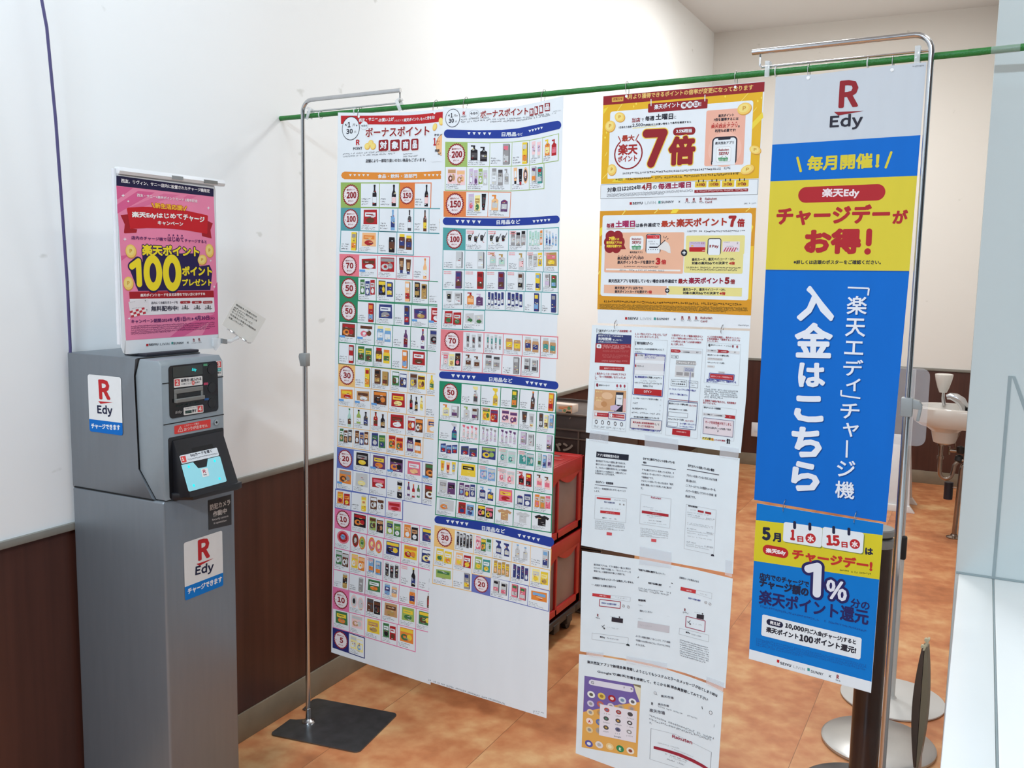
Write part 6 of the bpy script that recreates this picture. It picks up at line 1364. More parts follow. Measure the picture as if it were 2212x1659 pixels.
S3.m('faint', 4, 852, 846, 908, 16); S3.t('選択してください', dk, 4, 872, 928, 1040, 26, .025, y1=952); S3.m('faint', 4, 1240, 994, 1256, 10); S3.m('faint', 4, 850, 1024, 898, 16); S3.q((182, 186, 198), 3, 848, 1050, 1270, 1118, 1264, 1212, 842, 1140); S3.m((166, 170, 182), 4, 864, 1110, 1025, 18, 1, 0, y1=1136)
for i, (tx, x1) in enumerate((('よく行く店舗を登録しておくことで、アプリ画面', 1278), ('や店舗からのお知らせなどスムーズにアクセスできる', 1276), ('ようになる。', 946))): S3.t(tx, dk, 4, 820, 1262+56*i, x1, 26, .025, y1=1262+56*i+(x1-820)*.19)
S3.t('店舗用カードを表示させる', dk, 4, 1398, 488, 1656, 28, .03, y1=546); S3.q((180, 58, 66), 4, 1418, 598, 1620, 640, 1614, 690, 1412, 646); S3.t('店舗で使う', (230, 190, 196), 5, 1492, 652, 1566, 18, .03, y1=666); S3.qb('faint', 3.4, 3, 1620, 640, 1832, 684, 1826, 760, 1614, 690); S3.m('faint', 4, 1672, 694, 1780, 16, 1, 0, y1=720)
S3.t('利用する店舗を選択', (80, 92, 150), 4, 1516, 758, 1678, 24, .035, y1=796); S3.qb((150, 60, 90), 4, 9, 1488, 988, 1742, 1052, 1734, 1196, 1480, 1130); S3.qb('faint', 3.4, 4, 1400, 1148, 1792, 1240, 1786, 1330, 1394, 1226); S3.t('楽天Pay', 'ink', 4, 1484, 1214, 1544, 26, .04, y1=1228); S3.m('dim', 4, 1560, 1236, 1688, 18, 1, 0, y1=1268)
S3.m(dk, 4, 1404, 1312, 1780, 18, 8, 29, y1=1420, dens=.97)
S3.F(0, 0, 1)
outS3 = S3.outline_px(1257, 1190, 1400, 1211, 1500, 1230, 1583, 1250, 1567, 1487, 1526, 1470, 1478.6, 1453.5, 1406, 1434, 1353, 1423.5, 1302, 1414.7, 1253, 1406.7)

# ---- search guide sheet at the bottom
S4 = poster(-0.0012)
S4.F(1230, 1390, 5.672)
def arc(tx, pts, h, b=.03):
    n = len(tx); i0 = 0
    tot = sum(math.hypot(q[0]-p[0], q[1]-p[1]) for p, q in zip(pts, pts[1:]))
    for p, q in zip(pts, pts[1:]):
        k = round(n*math.hypot(q[0]-p[0], q[1]-p[1])/tot) if q is not pts[-1] else n-i0
        S4.t(tx[i0:i0+k], 'ink', 4, p[0], p[1], q[0]-4, h, b, y1=q[1]); i0 += k
arc('楽天西友アプリで新規会員登録しようとしてもシステムエラーのメッセージが出てしまう時は', [(220, 242), (700, 322), (1240, 446), (1540, 538), (1816, 660)], 38)
arc('Googleで楽天市場を検索して、そこから新規会員登録してみて下さい', [(345, 362), (700, 424), (1240, 544), (1480, 622), (1700, 706)], 38)
pu, og = (104, 92, 160), (206, 160, 88)
S4.pl(og, 1.5, [(186, 394), (876, 512), (832, 1392), (150, 1270)])
S4.pl(pu, 2, [(186, 394), (790, 498), (862, 716), (560, 758), (170, 838)]); S4.pl((206, 208, 186), 2.2, [(786, 496), (876, 512), (862, 716), (812, 590)]); S4.q((120, 112, 92), 2.4, 780, 494, 876, 512, 874, 544, 782, 508)
S4.pl((204, 208, 226), 3, [(268, 440), (760, 528), (786, 548), (784, 590), (756, 598), (262, 506), (238, 486), (242, 456)]); S4.t('G', 'dim', 4, 264, 490, 302, 36, .04); S4.ln('D', 4, 8, 672, 528, 670, 550); S4.e('S', 4, 762, 556, 12)
def icon(x, y, r_, c, c2=None, ry=.82): 
    S4.e(c, 4, x, y, r_, r_*ry)
    if c2: S4.e(c2, 4.5, x, y, r_*.5, r_*.4)
for x, y, c, c2 in ((268, 624, (214, 222, 226), (90, 90, 80)), (396, 645, (206, 184, 96), (150, 120, 50)), (522, 672, (150, 40, 54), (214, 196, 200)), (650, 694, (196, 208, 226), (110, 140, 170)), (776, 714, (214, 222, 232), (90, 92, 100))): icon(x, y, 46, c, c2)
for x, y, c in ((262, 736, (190, 190, 216)), (380, 744, (176, 96, 84)), (510, 768, (196, 190, 206)), (630, 782, (180, 160, 130)), (766, 800, (190, 150, 120)), (258, 842, (214, 196, 160)), (380, 850, (180, 140, 90))): icon(x, y, 42, c, 'S')
for x, y, c, tx, tc in ((248, 950, (222, 208, 206), 'A', 'red'), (368, 964, (90, 110, 170), None, None), (246, 1056, (206, 190, 150), None, None), (368, 1070, (160, 150, 140), None, None)):
    icon(x, y, 42, c, None if tx else 'S')
    if tx: S4.t(tx, tc, 5, x-18, y+16, x+14, 32, .07)
S4.q((208, 210, 224), 5, 378, 740, 832, 830, 816, 1216, 364, 1122)
for i, (x, y, c, c2) in enumerate(((460, 812, (170, 80, 80), (96, 110, 150)), (604, 840, (150, 60, 60), 'S'), (746, 866, 'D', 'D'), (452, 918, 'D', (80, 130, 110)), (598, 946, 'D', (190, 150, 80)), (740, 972, 'D', 'W'), (450, 1028, 'D', (176, 150, 80)), (596, 1054, (90, 96, 130), 'D'), (734, 1082, 'S', 'W'))):
    S4.e(c, 5.5, x, y, 32, 24); S4.e(c2, 6, x, y, 15, 11); S4.m('dim', 5.5, x-36, y+52, x+36, 16, 1, 0, y1=y+66)
S4.t('Google', 'dim', 6, 548, 1146, 634, 24, .03, y1=1162)
for x, y, c, c2 in ((240, 1226, (80, 84, 160), 'W'), (366, 1240, (206, 208, 214), (170, 170, 170)), (496, 1262, (214, 190, 140), (226, 216, 190)), (622, 1288, (40, 128, 84), None), (748, 1314, (216, 214, 206), (130, 70, 60))): icon(x, y, 46, c, c2)
S4.t('E', (200, 226, 214), 5, 608, 1306, 636, 36, .07)
S4.e('dim', 4, 1052, 606, 17); S4.e('W', 4.4, 1052, 606, 12); S4.ln('dim', 4, 5, 1064, 618, 1078, 632); S4.t('楽天市場', dk, 4, 1122, 656, 1278, 32, .03, y1=684)
S4.t('R', 'ink', 4, 1004, 750, 1026, 34, .06); S4.t('楽天市場', dk, 4, 1086, 754, 1220, 28, .03, y1=780); S4.m('dim', 4, 1082, 776, 1556, 18, 1, 0, y1=924); S4.ln('D', 4, 9, 1624, 770, 1632, 806); S4.e('D', 4, 1732, 846, 20, 22); S4.e('W', 4.5, 1732, 846, 15, 17)
S4.t('楽天市場', dk, 4, 982, 836, 1172, 44, .03, y1=876); S4.m('dim', 4, 978, 892, 1755, 26, 1, 0, y1=1172); S4.m('dim', 4, 976, 936, 1722, 26, 1, 0, y1=1190); S4.t('す。', dk, 4, 978, 980, 1012, 24, .02); S4.ln('dim', 4, 4, 1774, 990, 1772, 1026)
S4.ln('faint', 3, 4, 1000, 1040, 1300, 1112); S4.ln('faint', 3, 4, 1300, 1112, 1740, 1330); S4.ln('dim', 3, 5, 1740, 1330, 1728, 1526); S4.ln('dim', 3, 5, 1000, 1040, 986, 1416); S4.ln('faint', 3, 4, 986, 1416, 1340, 1526)
S4.t('Rakuten', (140, 44, 66), 4, 1258, 1152, 1505, 44, .05, y1=1236); S4.m('faint', 4, 1082, 1222, 1335, 16, 1, 0, y1=1290); S4.m('faint', 4, 1240, 1290, 1515, 16, 1, 0, y1=1395)
S4.pl((140, 40, 60), 4, [(1034, 1254), (1180, 1290), (1360, 1346), (1520, 1416), (1640, 1482), (1740, 1550), (1700, 1560), (1600, 1500), (1480, 1440), (1340, 1380), (1180, 1326), (1032, 1288)])
S4.m('dim', 4, 1160, 1352, 1440, 16, 1, 0, y1=1448); S4.m('faint', 4, 1225, 1395, 1430, 14, 1, 0, y1=1465); S4.m('dim', 4, 1195, 1420, 1420, 18, 1, 0, y1=1500)
S4.F(0, 0, 1)
outS4 = S4.outline_px(1251, 1413, 1302, 1419, 1353, 1427.5, 1442, 1447, 1486, 1461, 1524, 1475, 1562.5, 1495, 1547, 1740, 1243.5, 1627)

# ---- pink campaign poster on the kiosk
PO = Sheet((PX+0.001, 1.80, 1.6), (1, 0, 0))
PO.F(240, 355, 8.0923)
PO.F(0, 0, 1)
pk1, pk2, pk3 = (214, 128, 166), (200, 92, 142), (204, 108, 152)
PO.pl(pk1, 1, [(250.8, 400), (461.8, 423), (471.5, 722), (272, 735.5)])
PO.F(240, 355, 8.0923)
for a in (((92, 380), (380, 415), (120, 610), (100, 610)), ((470, 462), (760, 492), (110, 860), (105, 700)), ((920, 510), (1200, 535), (560, 740), (300, 760)), ((1330, 540), (1500, 560), (1300, 640), (1180, 640))): PO.pl(pk2 if a[0][0] < 900 else pk3, 1.4, a)
PO.F(240, 550, 7.542)
for a in (((160, 20), (300, 0), (170, 100)), ((1700, 500), (1730, 440), (1745, 1290), (1480, 1310), (1690, 960), (1560, 950)), ((960, 1340), (1200, 1140), (1700, 960), (1740, 1020), (1180, 1330))): PO.pl(pk2, 1.4, a)
PO.F(240, 355, 8.0923)
PO.pl((32, 30, 66), 2, [(88, 195), (1790, 425), (1790, 565), (90, 372)])
PO.t('西友、リヴィン、サニー店内に設置されたチャージ機限定', (222, 222, 232), 4, 172, 318, 1722, 72, .03, y1=500)
PO.t('西友・サニー×楽天ポイントカード 2周年記念', (228, 210, 224), 4, 450, 566, 1508, 58, .03, y1=670)
for x, y, r_ in ((206, 545, 34), (296, 645, 24), (1698, 764, 30), (238, 1308, 36)): PO.q((236, 218, 232), 4, x, y-r_, x+r_*.28, y-r_*.28, x+r_, y, x+r_*.28, y+r_*.28, x, y+r_, x-r_*.28, y+r_*.28, x-r_, y, x-r_*.28, y-r_*.28)
dr = (150, 32, 42)
PO.pl(dr, 2, [(162, 886), (300, 872), (330, 1120), (455, 1136), (440, 1196), (235, 1206), (222, 1192), (238, 1050)]); PO.pl(dr, 2, [(1680, 985), (1775, 1032), (1735, 1150), (1755, 1296), (1590, 1255), (1580, 1210)])
PO.pl((180, 34, 44), 2.6, [(272, 770), (300, 754), (560, 742), (900, 752), (1300, 806), (1680, 890), (1690, 912), (1680, 1200), (1668, 1215), (1300, 1150), (960, 1118), (620, 1112), (345, 1128), (330, 1115)])
yo = (222, 180, 54)
PO.t('新生活応援!', yo, 5, 762, 766, 1262, 96, .04, y1=812, ol=((180, 60, 50), .07)); PO.ln((180, 60, 50), 4.5, 32, 712, 686, 748, 752, rnd_=True); PO.ln((180, 60, 50), 4.5, 32, 1310, 744, 1276, 802, rnd_=True); PO.ln(yo, 5, 18, 712, 686, 748, 752, rnd_=True); PO.ln(yo, 5, 18, 1310, 744, 1276, 802, rnd_=True)
PO.t('楽天Edyはじめて', (236, 224, 230), 5, 362, 942, 1242, 118, .045, y1=972); PO.t('チャージ', (236, 224, 230), 5, 1256, 975, 1628, 112, .045, y1=1028); PO.t('キャンペーン', (236, 224, 230), 5, 812, 1060, 1256, 76, .045, y1=1082)
pd = (86, 40, 96)
PO.t('店内のチャージ機で', pd, 5, 350, 1312, 968, 64, .03, y1=1342); PO.t('はじめて', pd, 5, 985, 1346, 1268, 84, .035, y1=1358); PO.t('チャージすると', pd, 5, 1284, 1362, 1668, 60, .03, y1=1384)
for k in range(4): PO.e(pd, 5, 1008+76*k, 1236+4*k, 12)
PO.F(240, 550, 7.542)
nv = (40, 32, 78)
PO.pl(nv, 2, [(505, -20), (1440, -20), (1420, 120), (1440, 190), (1600, 168), (1648, 270), (1615, 578), (440, 592), (276, 180), (300, 140), (390, 50), (420, 40), (470, 50), (512, 120)])
ye = (218, 204, 44)
PO.F(240, 355, 8.0923); PO.t('楽天ポイント', ye, 5, 540, 1592, 1540, 195, .05, y1=1618, ol=(nv, .08))
PO.F(240, 550, 7.542)
PO.ln(nv, 4, 130, 335, 190, 432, 110, rnd_=True); PO.ln(ye, 5, 88, 335, 190, 440, 112, rnd_=True); PO.ln(nv, 4.2, 130, 440, 115, 458, 475, rnd_=True); PO.ln(ye, 5, 88, 440, 112, 458, 476, rnd_=True)
for cx in (678, 992): PO.e(nv, 4.5, cx, 298, 172, 252, 36); PO.e(ye, 5, cx, 298, 150, 228, 36); PO.e(nv, 5.5, cx, 296, 55, 124, 30)
PO.t('ポイント', ye, 5, 1155, 345, 1642, 160, .055, y1=345); PO.t('プレゼント', ye, 5, 1155, 512, 1640, 118, .05, y1=508)
PO.F(240, 355, 8.0923); PO.coin(4, 340, 1515, 95, 98, .4); PO.coin(4, 1715, 1505, 72, 88, .1); PO.F(240, 550, 7.542); PO.coin(6, 1478, 82, 75, 62, .3); PO.coin(4, 278, 465, 82, 92, -.2)
for x, y, r_ in ((1620, 100, 20), (1678, 524, 24), (292, 1040, 26)): PO.q((236, 218, 232), 4, x, y-r_, x+r_*.28, y-r_*.28, x+r_, y, x+r_*.28, y+r_*.28, x, y+r_, x-r_*.28, y+r_*.28, x-r_, y, x-r_*.28, y-r_*.28)
PO.pl(dr, 3, [(292, 604), (1666, 586), (1674, 694), (300, 722)]); PO.t('楽天ポイントカードをまだお持ちでない方におすすめ', (228, 210, 216), 4, 475, 690, 1530, 54, .04, y1=664)
PO.pl((212, 214, 226), 3, [(300, 722), (1674, 698), (1686, 925), (1672, 942), (318, 994)])
PO.pl((206, 208, 218), 3.6, [(278, 770), (585, 712), (604, 726), (634, 930), (620, 948), (340, 1016), (318, 1006)]); PO.m('dim', 4, 300, 786, 388, 8, 1, 0, y1=768); PO.m('dim', 4, 330, 890, 490, 12, 1, 0, y1=860)
for i in range(3):
    for j in range(5):
        x = 300+48*j+10*i; y = 920+36*i-13*j
        PO.q((176, 46, 62) if (i+j) % 2 == 0 else (226, 214, 220), 4.2, x, y, x+46, y-12, x+52, y+22, x+6, y+34)
PO.t('R', 'ink', 4.4, 548, 760, 562, 22, .05); PO.m('dim', 4.4, 540, 780, 575, 8); PO.t('R', 'ink', 4.4, 572, 912, 588, 22, .05); PO.m('dim', 4.4, 566, 930, 600, 8)
PO.t('店内にて台紙付きカードを', (70, 70, 84), 4, 650, 810, 1085, 46, .03, y1=798); PO.t('無料配布中!', (60, 60, 78), 4, 650, 925, 1095, 88, .045, y1=915)
for x0, x1, tx in ((1120, 1290, 'レジ前'), (1310, 1474, '専用棚'), (1490, 1650, 'サービスカウンター')): PO.r((150, 46, 54), 4, x0, 757, x1, 794, 18); PO.t(tx, (226, 206, 210), 5, x0+(52 if len(tx) < 4 else 14), 788, x1-(52 if len(tx) < 4 else 14), 20, .03)
for x in (1205, 1400, 1580):
    PO.ln('D', 4, 8, x-60, 884, x+60, 880); PO.e('D', 4, x, 836, 12); PO.ln('D', 4, 20, x, 850, x, 884); PO.ln('D', 4, 6, x-40, 830, x-42, 884); PO.ln('D', 4, 7, x-30, 860, x+42, 852); PO.ln('D', 4, 8, x+32, 826, x+30, 905)
PO.t('キャンペーン期間:2024年', pd, 4, 326, 1122, 1000, 66, .035, y1=1094); PO.t('4月1日', pd, 4, 1020, 1096, 1212, 78, .045, y1=1086); PO.t('(月)', pd, 4, 1218, 1082, 1300, 60, .015, y1=1080); PO.pl(pd, 4, [(1314, 1022), (1345, 1046), (1314, 1072)]); PO.t('4月30日', pd, 4, 1358, 1074, 1596, 74, .04, y1=1064); PO.t('(火)', pd, 4, 1602, 1066, 1682, 56, .015, y1=1064)
PO.m((112, 50, 96), 4, 322, 1184, 1675, 26, 4, 32, y1=1118, dens=1); PO.m((112, 50, 96), 4, 322, 1306, 970, 22, 1, 0, y1=1262, dens=1)
PO.q((170, 178, 186), 1.2, 230, 1402, 235, 1402, 232, 1600, 210, 1600)
for tx, c, x0, x1, b in (('SEIYU', 'ink', 612, 765, .06), ('LIVIN', 'dim', 795, 945, .02), ('SUNNY', 'ink', 1012, 1180, .03), ('×', 'ink', 1235, 1262, 0)): y0 = 1488-(x0-570)*.055; PO.t(tx, c, 4, x0, y0, x1, 36, b, y1=y0-(x1-x0)*.055)
PO.q('red', 4, 570, 1456, 606, 1454, 604, 1490, 568, 1492); PO.q('T', 4, 980, 1424, 1010, 1422, 1008, 1458, 978, 1460)
for x, y in ((1345, 1405), (1432, 1398)): PO.t('R', 'maroon', 4, x-12, y, x+14, 36, .07); PO.ln('maroon', 4, 5, x-14, y+10, x+20, y+6); PO.m('dim', 4, x-34, y+46, x+34, 16, 1, 0, y1=y+40)
PO.F(0, 0, 1)
outPO = PO.outline_px(251, 377, 462, 404, 470, 560, 471.5, 724, 470, 730, 470, 752, 272, 765, 266, 762, 263.5, 755, 262, 620)

# ---- stickers on the kiosk
def sticker(p0, n): return Sheet(p0, n)
FRONT = (X1+0.0006, 1.78, 1.0); SIDE = (0.18, Y0-0.0006, 1.2)
K1 = sticker(SIDE, (0, -1, 0)); K1.F(130, 740, 4.1475)
def edy(K, l, rx, ry, rw, rh, wx0, wy, wx1, wh, wy1, dy):
    K.t('R', 'red', l, rx, ry, rx+rw, rh, .08, y1=ry+dy*rw*.0); w = rw
    K.q('red', l, rx-w*.13, ry+rh*.1-dy*w*.3, rx+w*1.28, ry+rh*.16+dy*w*.6, rx+w*.2, ry+rh*.28)
    K.t('Edy', 'navy', l, wx0, wy, wx1, wh, .05, y1=wy1)
K1.q2('W', 1, rrect2(*(list(K1.pt(254, 832-20))+list(K1.pt(548, 298))), 0.006)) if False else None
a, b = K1.pt(246, 283), K1.pt(562, 834)
K1.q2((206, 214, 222), 1, rrect2(a[0], b[1], b[0], a[1], 0.007)); m_ = K1.pt(262, 684); K1.q2((0, 98, 184), 2, rrect2(a[0], b[1], b[0], m_[1], 0.0065)); K1.q2((0, 98, 184), 2.1, [(a[0], m_[1]-.012), (b[0], m_[1]-.012), (b[0], m_[1]), (a[0], m_[1])])
K1.t('R', 'red', 3, 352, 508, 452, 178, .055, y1=514); K1.q('red', 3, 342, 524, 472, 536, 362, 548); K1.t('Edy', 'navy', 3, 336, 655, 472, 100, .035, y1=668); K1.t('チャージできます', (206, 216, 228), 3, 282, 770, 540, 48, .045, y1=788)
K2 = sticker(FRONT, (1, 0, 0)); K2.F(130, 1040, 2.68)
a, b = K2.pt(714, 352), K2.pt(944, 602)
a2 = K2.pt(714, 366); 
K2.q2((206, 214, 222), 1, rrect2(a[0], b[1], b[0], K2.pt(940, 282)[1], 0.006)); m_ = K2.pt(722, 612); K2.q2((0, 112, 200), 2, rrect2(a[0], b[1], b[0], m_[1], 0.0055)); K2.q2((0, 112, 200), 2.1, [(a[0], m_[1]-.012), (b[0], m_[1]-.012), (b[0], m_[1]), (a[0], m_[1])])
K2.t('R', 'red', 3, 798, 462, 866, 122, .055, y1=438); K2.q('red', 3, 788, 478, 888, 444, 806, 488); K2.t('Edy', 'navy', 3, 780, 558, 886, 68, .035, y1=530); K2.t('チャージできます', (210, 218, 230), 3, 738, 656, 936, 36, .045, y1=582)
K3 = sticker(FRONT, (1, 0, 0)); K3.F(130, 1040, 2.68)
K3.q((56, 58, 62), 1, 857, 110, 990, 74, 992, 250, 860, 280); gw = (178, 180, 184)
K3.t('防犯カメラ', gw, 3, 866, 170, 984, 36, .04, y1=136); K3.t('作動中', gw, 3, 884, 208, 964, 34, .04, y1=184); K3.t('Security camera', gw, 3, 878, 232, 972, 15, .02, y1=208); K3.t('in operation', gw, 3, 888, 251, 962, 15, .02, y1=233)
K4 = sticker((XF+0.0015, 1.78, 1.28), (1, 0, 0)); K4.F(300, 760, 10.37)
rd_ = (196, 76, 80); wt = (210, 216, 222)
K4.pl(wt, 1, [(800, 602), (1405, 540), (1420, 552), (1424, 722), (1412, 736), (800, 806), (784, 796), (780, 618)]); K4.q(rd_, 2, 796, 622, 912, 612, 916, 756, 800, 768); K4.t('2', (226, 214, 216), 3, 824, 748, 892, 108, .07)
K4.t('紙幣を1枚入れる', (70, 74, 84), 3, 942, 682, 1396, 74, .035, y1=636); K4.t('※1枚ごとに', (110, 114, 124), 3, 950, 744, 1170, 42, .02, y1=718); K4.e((206, 110, 110), 3, 1214, 694, 34, 40); K4.t('3', (230, 216, 218), 3.6, 1200, 712, 1226, 38, .05); K4.t('を押す', (90, 94, 104), 3, 1252, 712, 1362, 44, .02, y1=700)
K4.pl(wt, 1, [(1012, 1248), (1425, 1184), (1442, 1196), (1446, 1346), (1432, 1358), (1018, 1420), (1002, 1408), (1000, 1262)]); K4.m('dim', 2, 1036, 1288, 1300, 30, 1, 0, y1=1252, dens=.95); K4.q((40, 62, 62), 2, 1032, 1320, 1180, 1304, 1182, 1368, 1036, 1386); K4.t('レシート', (110, 150, 140), 3, 1042, 1368, 1176, 34, .03, y1=1354); K4.t('押す', (70, 72, 80), 3, 1188, 1366, 1290, 76, .03, y1=1352); K4.q(rd_, 2, 1312, 1216, 1426, 1202, 1430, 1336, 1316, 1352); K4.t('4', (226, 214, 216), 3, 1336, 1334, 1406, 104, .06)
K4.t('Edy', (150, 152, 156), 2, 812, 1405, 962, 76, .04, y1=1378, sk=.25)
for a in (((1442, 268), (1532, 262), (1532, 312), (1442, 318), (80, 150, 120)), ((1450, 692), (1545, 684), (1545, 738), (1450, 746), (170, 70, 100)), ((1460, 1040), (1560, 1030), (1562, 1080), (1462, 1092), (50, 96, 160))): K4.pl(a[4], 2, a[:4])
K4.m((40, 66, 66), 2, 836, 1240, 1340, 40, 1, 0, y1=1150)
K5 = sticker((X1+0.0008, 1.86, 1.33), (1, 0, 0)); K5.F(300, 760, 10.37)
K5.pl(wt, 1, [(1735, 204), (1840, 194), (1852, 206), (1858, 520), (1845, 532), (1735, 536), (1722, 524), (1722, 216)]); K5.q(rd_, 2, 1738, 222, 1836, 212, 1840, 340, 1742, 352); K5.t('3', (226, 214, 216), 3, 1758, 332, 1818, 98, .07); K5.q((74, 160, 168), 2, 1738, 368, 1842, 360, 1844, 430, 1740, 438); K5.t('確認', (150, 206, 210), 3, 1768, 420, 1820, 36, .02); K5.t('押す', (70, 72, 80), 3, 1746, 504, 1836, 56, .03, y1=500)
K6 = sticker(FRONT, (1, 0, 0)); K6.F(340, 890, 8.294)
K6.pl((206, 66, 66), 1, [(318, 246), (940, 130), (952, 138), (952, 270), (940, 282), (322, 398), (304, 392), (302, 256)]); wr = (226, 190, 192)
K6.t('このチャージ機は', wr, 3, 480, 268, 748, 40, .02, y1=222); K6.t('おつりが出ません', wr, 3, 474, 345, 900, 66, .04, y1=266)
K6.ln(wr, 3, 8, 408, 258, 366, 358, 456, 344, 408, 258); K6.ln(wr, 3, 8, 408, 290, 408, 326); K6.e(wr, 3, 410, 340, 5)
KR = Sheet(np.array(rpt(1.78, 0.07, 0.0012)), np.array(RN)); KR.F(340, 890, 8.294)
KR.pl((206, 216, 228), 2, [(408, 782), (1050, 640), (1066, 648), (1104, 768), (1094, 782), (448, 930), (432, 926), (392, 798)]); KR.pl((206, 76, 76), 3, [(408, 802), (498, 782), (524, 888), (498, 904), (440, 908)]); KR.t('1', (232, 216, 216), 4, 446, 880, 484, 64, .08)
KR.t('Edyカードを置く', (74, 76, 88), 4, 600, 812, 982, 66, .03, y1=730); KR.m('dim', 4, 545, 868, 1075, 26, 1, 0, y1=752, dens=1)
KP = Sheet(np.array(rpt(1.78, 0.10, 0.0030)), np.array(RN)); KP.F(340, 890, 8.294)
KP.pl((214, 222, 230), 2, [(790, 1018), (886, 1002), (898, 1008), (928, 1134), (920, 1146), (820, 1170), (808, 1164), (776, 1030)]); KP.t('R', (176, 70, 90), 3, 820, 1096, 870, 62, .06, y1=1088); KP.t('Edy', 'ink', 3, 828, 1142, 888, 26, .05, y1=1128)
PADO = KP.outline_px(440, 948, 640, 900, 735, 1008, 895, 976, 915, 835, 1105, 790, 1125, 800, 1242, 1226, 1230, 1246, 590, 1422, 570, 1412)
DOTS = [KP.pt(x, y) for x, y in ((562, 980), (1026, 876), (652, 1316), (1114, 1194))]
DI = Sheet((XF+0.0027, 1.75, 1.32), (1, 0, 0)); DI.F(300, 760, 10.37); DI.t('Edy', 'T', 1, 1182, 440, 1282, 80, .04, y1=446, sk=.15)

# ---- note in the clip
NO = Sheet((PX+0.018, 1.98, 1.43), (1, 0, 0)); NO.F(460, 640, 12.764)
for i, (tx, x0, y0, x1, y1) in enumerate((('領収証をご希望の方は', 622, 250, 1195, 598), ('必ずレシート発行ボタンを', 570, 322, 1205, 710), ('押して下さい。', 538, 385, 862, 572), ('サービスカウンターにて', 508, 448, 1080, 782), ('引き換えに手書きの領収証を', 470, 520, 1168, 962), ('お渡しいたします。', 425, 600, 828, 842))): NO.t(tx, (112, 116, 116), 3, x0, y0, x1, 58, .03, y1=y1)
NO.F(0, 0, 1)
outNO = NO.outline_px(509, 647, 574.5, 689, 546, 740, 535, 739, 479.5, 701)

# ---- print on the carton and the bread crate
KC = Sheet((0.42, 3.9745, 0.965), (0, -1, 0)); KC.F(1180, 820, 8.29)
KC.q((214, 168, 140), 1, 222, 470, 462, 470, 462, 612, 222, 612); KC.q((226, 120, 60), 2, 222, 500, 300, 505, 460, 468, 460, 478, 300, 520, 222, 515); KC.e((110, 150, 110), 2, 408, 512, 30); KC.e((120, 150, 110), 2, 328, 555, 26); KC.q((60, 50, 40), 2, 340, 600, 372, 565, 440, 575, 440, 612, 340, 612); KC.q((150, 160, 170), 2, 222, 530, 282, 540, 282, 580, 222, 572)
KB = Sheet((0.5, 3.9475, 0.79), (0, -1, 0)); KB.F(1180, 820, 8.29)
KB.t('パ', (142, 132, 124), 2, 60, 1262, 268, 150, .06); KB.t('ン', (142, 132, 124), 2, 298, 1280, 484, 150, .07, y1=1285); KB.q((110, 100, 92), 2, 402, 700, 438, 668, 440, 690, 415, 715)

# ------------------------------------------------------------------ set all lettering, then make the sheets
glyphs([t_ for s_ in SHEETS for _, _, _, t_ in s_.ops if t_])
def made(S, name, label, cat, group, base, **k): return tag(S.build(name, base=base, **k), label, cat, group)
PG = 'posters hanging from the green stake'
pA = made(A, 'price_poster', 'tall food price poster with orange heading band, hanging partly behind its neighbour', 'poster', PG, barp(.48, 1.2), outline=outA)
pB = made(Bp, 'price_poster', 'tall daily goods price poster with blue heading bands', 'poster', PG, barp(.88, 1.2), outline=outB)
p1 = made(Y1, 'point_poster', 'upper yellow poster with a big red seven', 'poster', PG, barp(1.43, 1.92), outline=outY1)
p2 = made(Y2, 'point_poster', 'lower yellow poster with pink and olive boxes, ringed under the one with the big seven', 'poster', PG, barp(1.43, 1.6), outline=outY2)
p3 = made(S1, 'guide_sheet', 'laminated guide sheet of four columns with red buttons under the yellow posters', 'sheet', PG, barp(1.42, 1.3), outline=outS1, m='inkgloss', paper=(206, 222, 236))
p4 = made(S2, 'guide_sheet', 'laminated guide sheet with dark heading box and three text columns', 'sheet', PG, barp(1.42, .98), outline=outS2, m='inkgloss', paper=(206, 222, 236))
p5 = made(S3, 'guide_sheet', 'laminated guide sheet with two black blocks and red frames, second from the bottom', 'sheet', PG, barp(1.42, .65), outline=outS3, m='inkgloss', paper=(206, 222, 236))
p6 = made(S4, 'guide_sheet', 'laminated guide sheet with a purple and orange phone screen, lowest of its column', 'sheet', PG, barp(1.42, .38), outline=outS4, m='inkgloss', paper=(206, 222, 236))
p7 = made(BL, 'hanging_banner', 'tall blue and yellow banner with large white vertical lettering', 'banner', PG, barp(1.84, 1.55), outline=outBL, paper=(182, 193, 207))
p8 = made(CD, 'charge_poster', 'small blue and yellow poster with two calendar leaves under the banner', 'poster', PG, barp(1.84, .8), outline=outCD)
KI = bpy.data.objects['charging_kiosk']
PS = bpy.data.objects['poster_stand']
PO.build('campaign_poster', PS, outline=outPO, label='pink campaign poster')
K1.build('logo_sticker', KI, label='white and blue sticker on the side'); K2.build('logo_sticker', KI, label='white and blue sticker on the front'); K3.build('camera_sticker', KI, label='dark grey camera notice sticker')
K4.build('step_sticker', cp); K5.build('step_sticker', KI, label='red and white step sticker'); K6.build('warning_sticker', KI, label='red warning sticker'); KR.build('step_sticker', rd, label='white step sticker')
b_ = BASE[KI]
bm = B(); prism(bm, [KP.p0-KP.n*0.0026+KP.u*a[0]+KP.v*a[1] for a in PADO], KP.n*0.0024)
pad = obj('touch_pad', bm, M['pad'], rd, smooth=False, label='pale blue glowing touch pad')
for d in DOTS:
    bm = B(); bm.faces.new([bm.verts.new(KP.p0+KP.n*0.0002+KP.u*(d[0]+.0036*math.cos(t))+KP.v*(d[1]+.0036*math.sin(t))) for t in [2*PI*k/20 for k in range(20)]])
    obj('pad_lamp', bm, M['lampblue'], rd, smooth=False, label='cyan lamp')
KP.build('logo_sticker', rd)
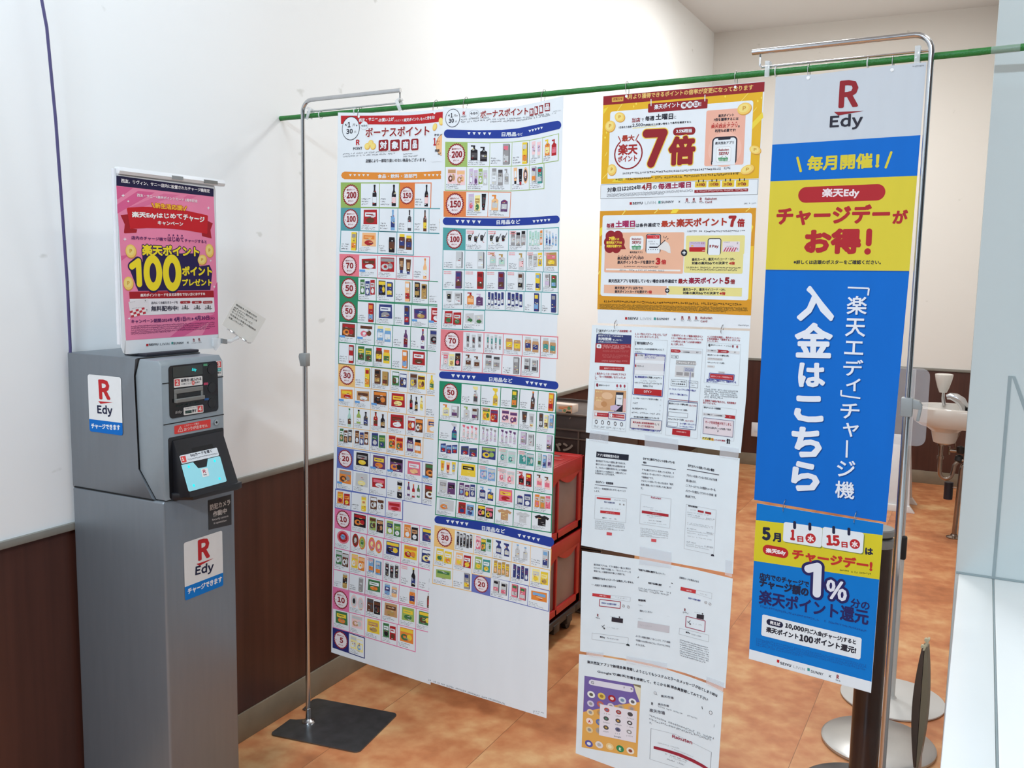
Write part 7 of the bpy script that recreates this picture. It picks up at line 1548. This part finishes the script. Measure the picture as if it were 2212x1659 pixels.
DI.ops = DI.ops; dd = DI.build('display_text', cp); dd.data.materials[0] = M['cyan']
tag(NO.build('note_card', base=NO.p0, outline=outNO, paper=(214, 220, 222)), 'tilted white note with grey lettering held by the clear clip', 'note')
KC.build('carton_print', CARTON, label='printed side of the carton'); KB.build('lettering', BREADTOP, label='pale lettering on the crate')

# rings between the sheets, tape between the guide sheets
def link(px, py, py2, S, label, grp='metal rings joining the sheets'):
    a, b = S.pt(px, py), S.pt(px, py2); s_ = (a[0]+b[0])/2; z0, z1 = b[1], a[1]
    c = POSTERP+POSTERN*0.0+S.u*s_; zc = (z0+z1)/2; r_ = (z1-z0)/2
    bm = B(); tube(bm, [V(c)+BN*(r_*.75*math.cos(t))+V((0, 0, zc+r_*math.sin(t)))+BD*(.002*math.sin(t)) for t in [2*PI*k/22 for k in range(22)]], 0.0010, 6, True)
    tag(obj('binder_ring', bm, M['chrome'], base=V(c)+V((0, 0, zc))), label, 'ring', grp)
link(1330, 691, 710, S1, 'metal ring joining the lower yellow poster to the guide sheet, nearer the price posters')
link(1560, 701, 720, S1, 'metal ring joining the lower yellow poster to the guide sheet, nearer the blue banner')
link(1695, 1078, 1106, CD, 'metal ring joining banner and calendar poster, nearer the guide sheets')
link(1848, 1104, 1131, CD, 'metal ring joining banner and calendar poster, nearer the chrome pole')
def tape(S, label, *q):
    bm = B(); prism(bm, [S.p0+S.n*0.0010+S.u*S.pt(q[i], q[i+1])[0]+S.v*S.pt(q[i], q[i+1])[1] for i in range(0, 8, 2)], S.n*0.00015)
    c = sum((v.co for v in bm.verts), V())/len(bm.verts)
    tag(obj('tape_strip', bm, M['film'], base=c, smooth=False), label, 'tape', 'clear tape strips between the guide sheets')
S1.F(1240, 930, 5.821)
tape(S1, 'clear tape strip below the four column guide sheet, at its edge by the red crates', 205, -10, 440, 20, 428, 165, 190, 120)
tape(S1, 'clear tape strip below the middle of the four column guide sheet', 890, 50, 1310, 110, 1310, 260, 890, 200)
tape(S1, 'clear tape strip below the four column guide sheet, at its edge by the banner', 1840, 190, 2080, 225, 2064, 370, 1830, 330)
S1.F(1240, 1170, 6.144)
tape(S1, 'clear tape strip below the middle of the dark headed guide sheet', 872, 60, 1296, 140, 1292, 350, 866, 300)
tape(S1, 'clear tape strip below the dark headed guide sheet, at its edge by the banner', 2010, 240, 2100, 250, 2098, 470, 2004, 440)
S1.F(1230, 1390, 5.672)
tape(S1, 'clear tape strip above the lowest guide sheet, at its edge by the price posters', 210, 90, 420, 110, 418, 180, 208, 150)
tape(S1, 'clear tape strip above the middle of the lowest guide sheet', 700, 150, 1200, 240, 1198, 320, 700, 240)
tape(S1, 'clear tape strip above the lowest guide sheet, at its edge by the banner', 1680, 400, 1900, 480, 1880, 600, 1676, 500)
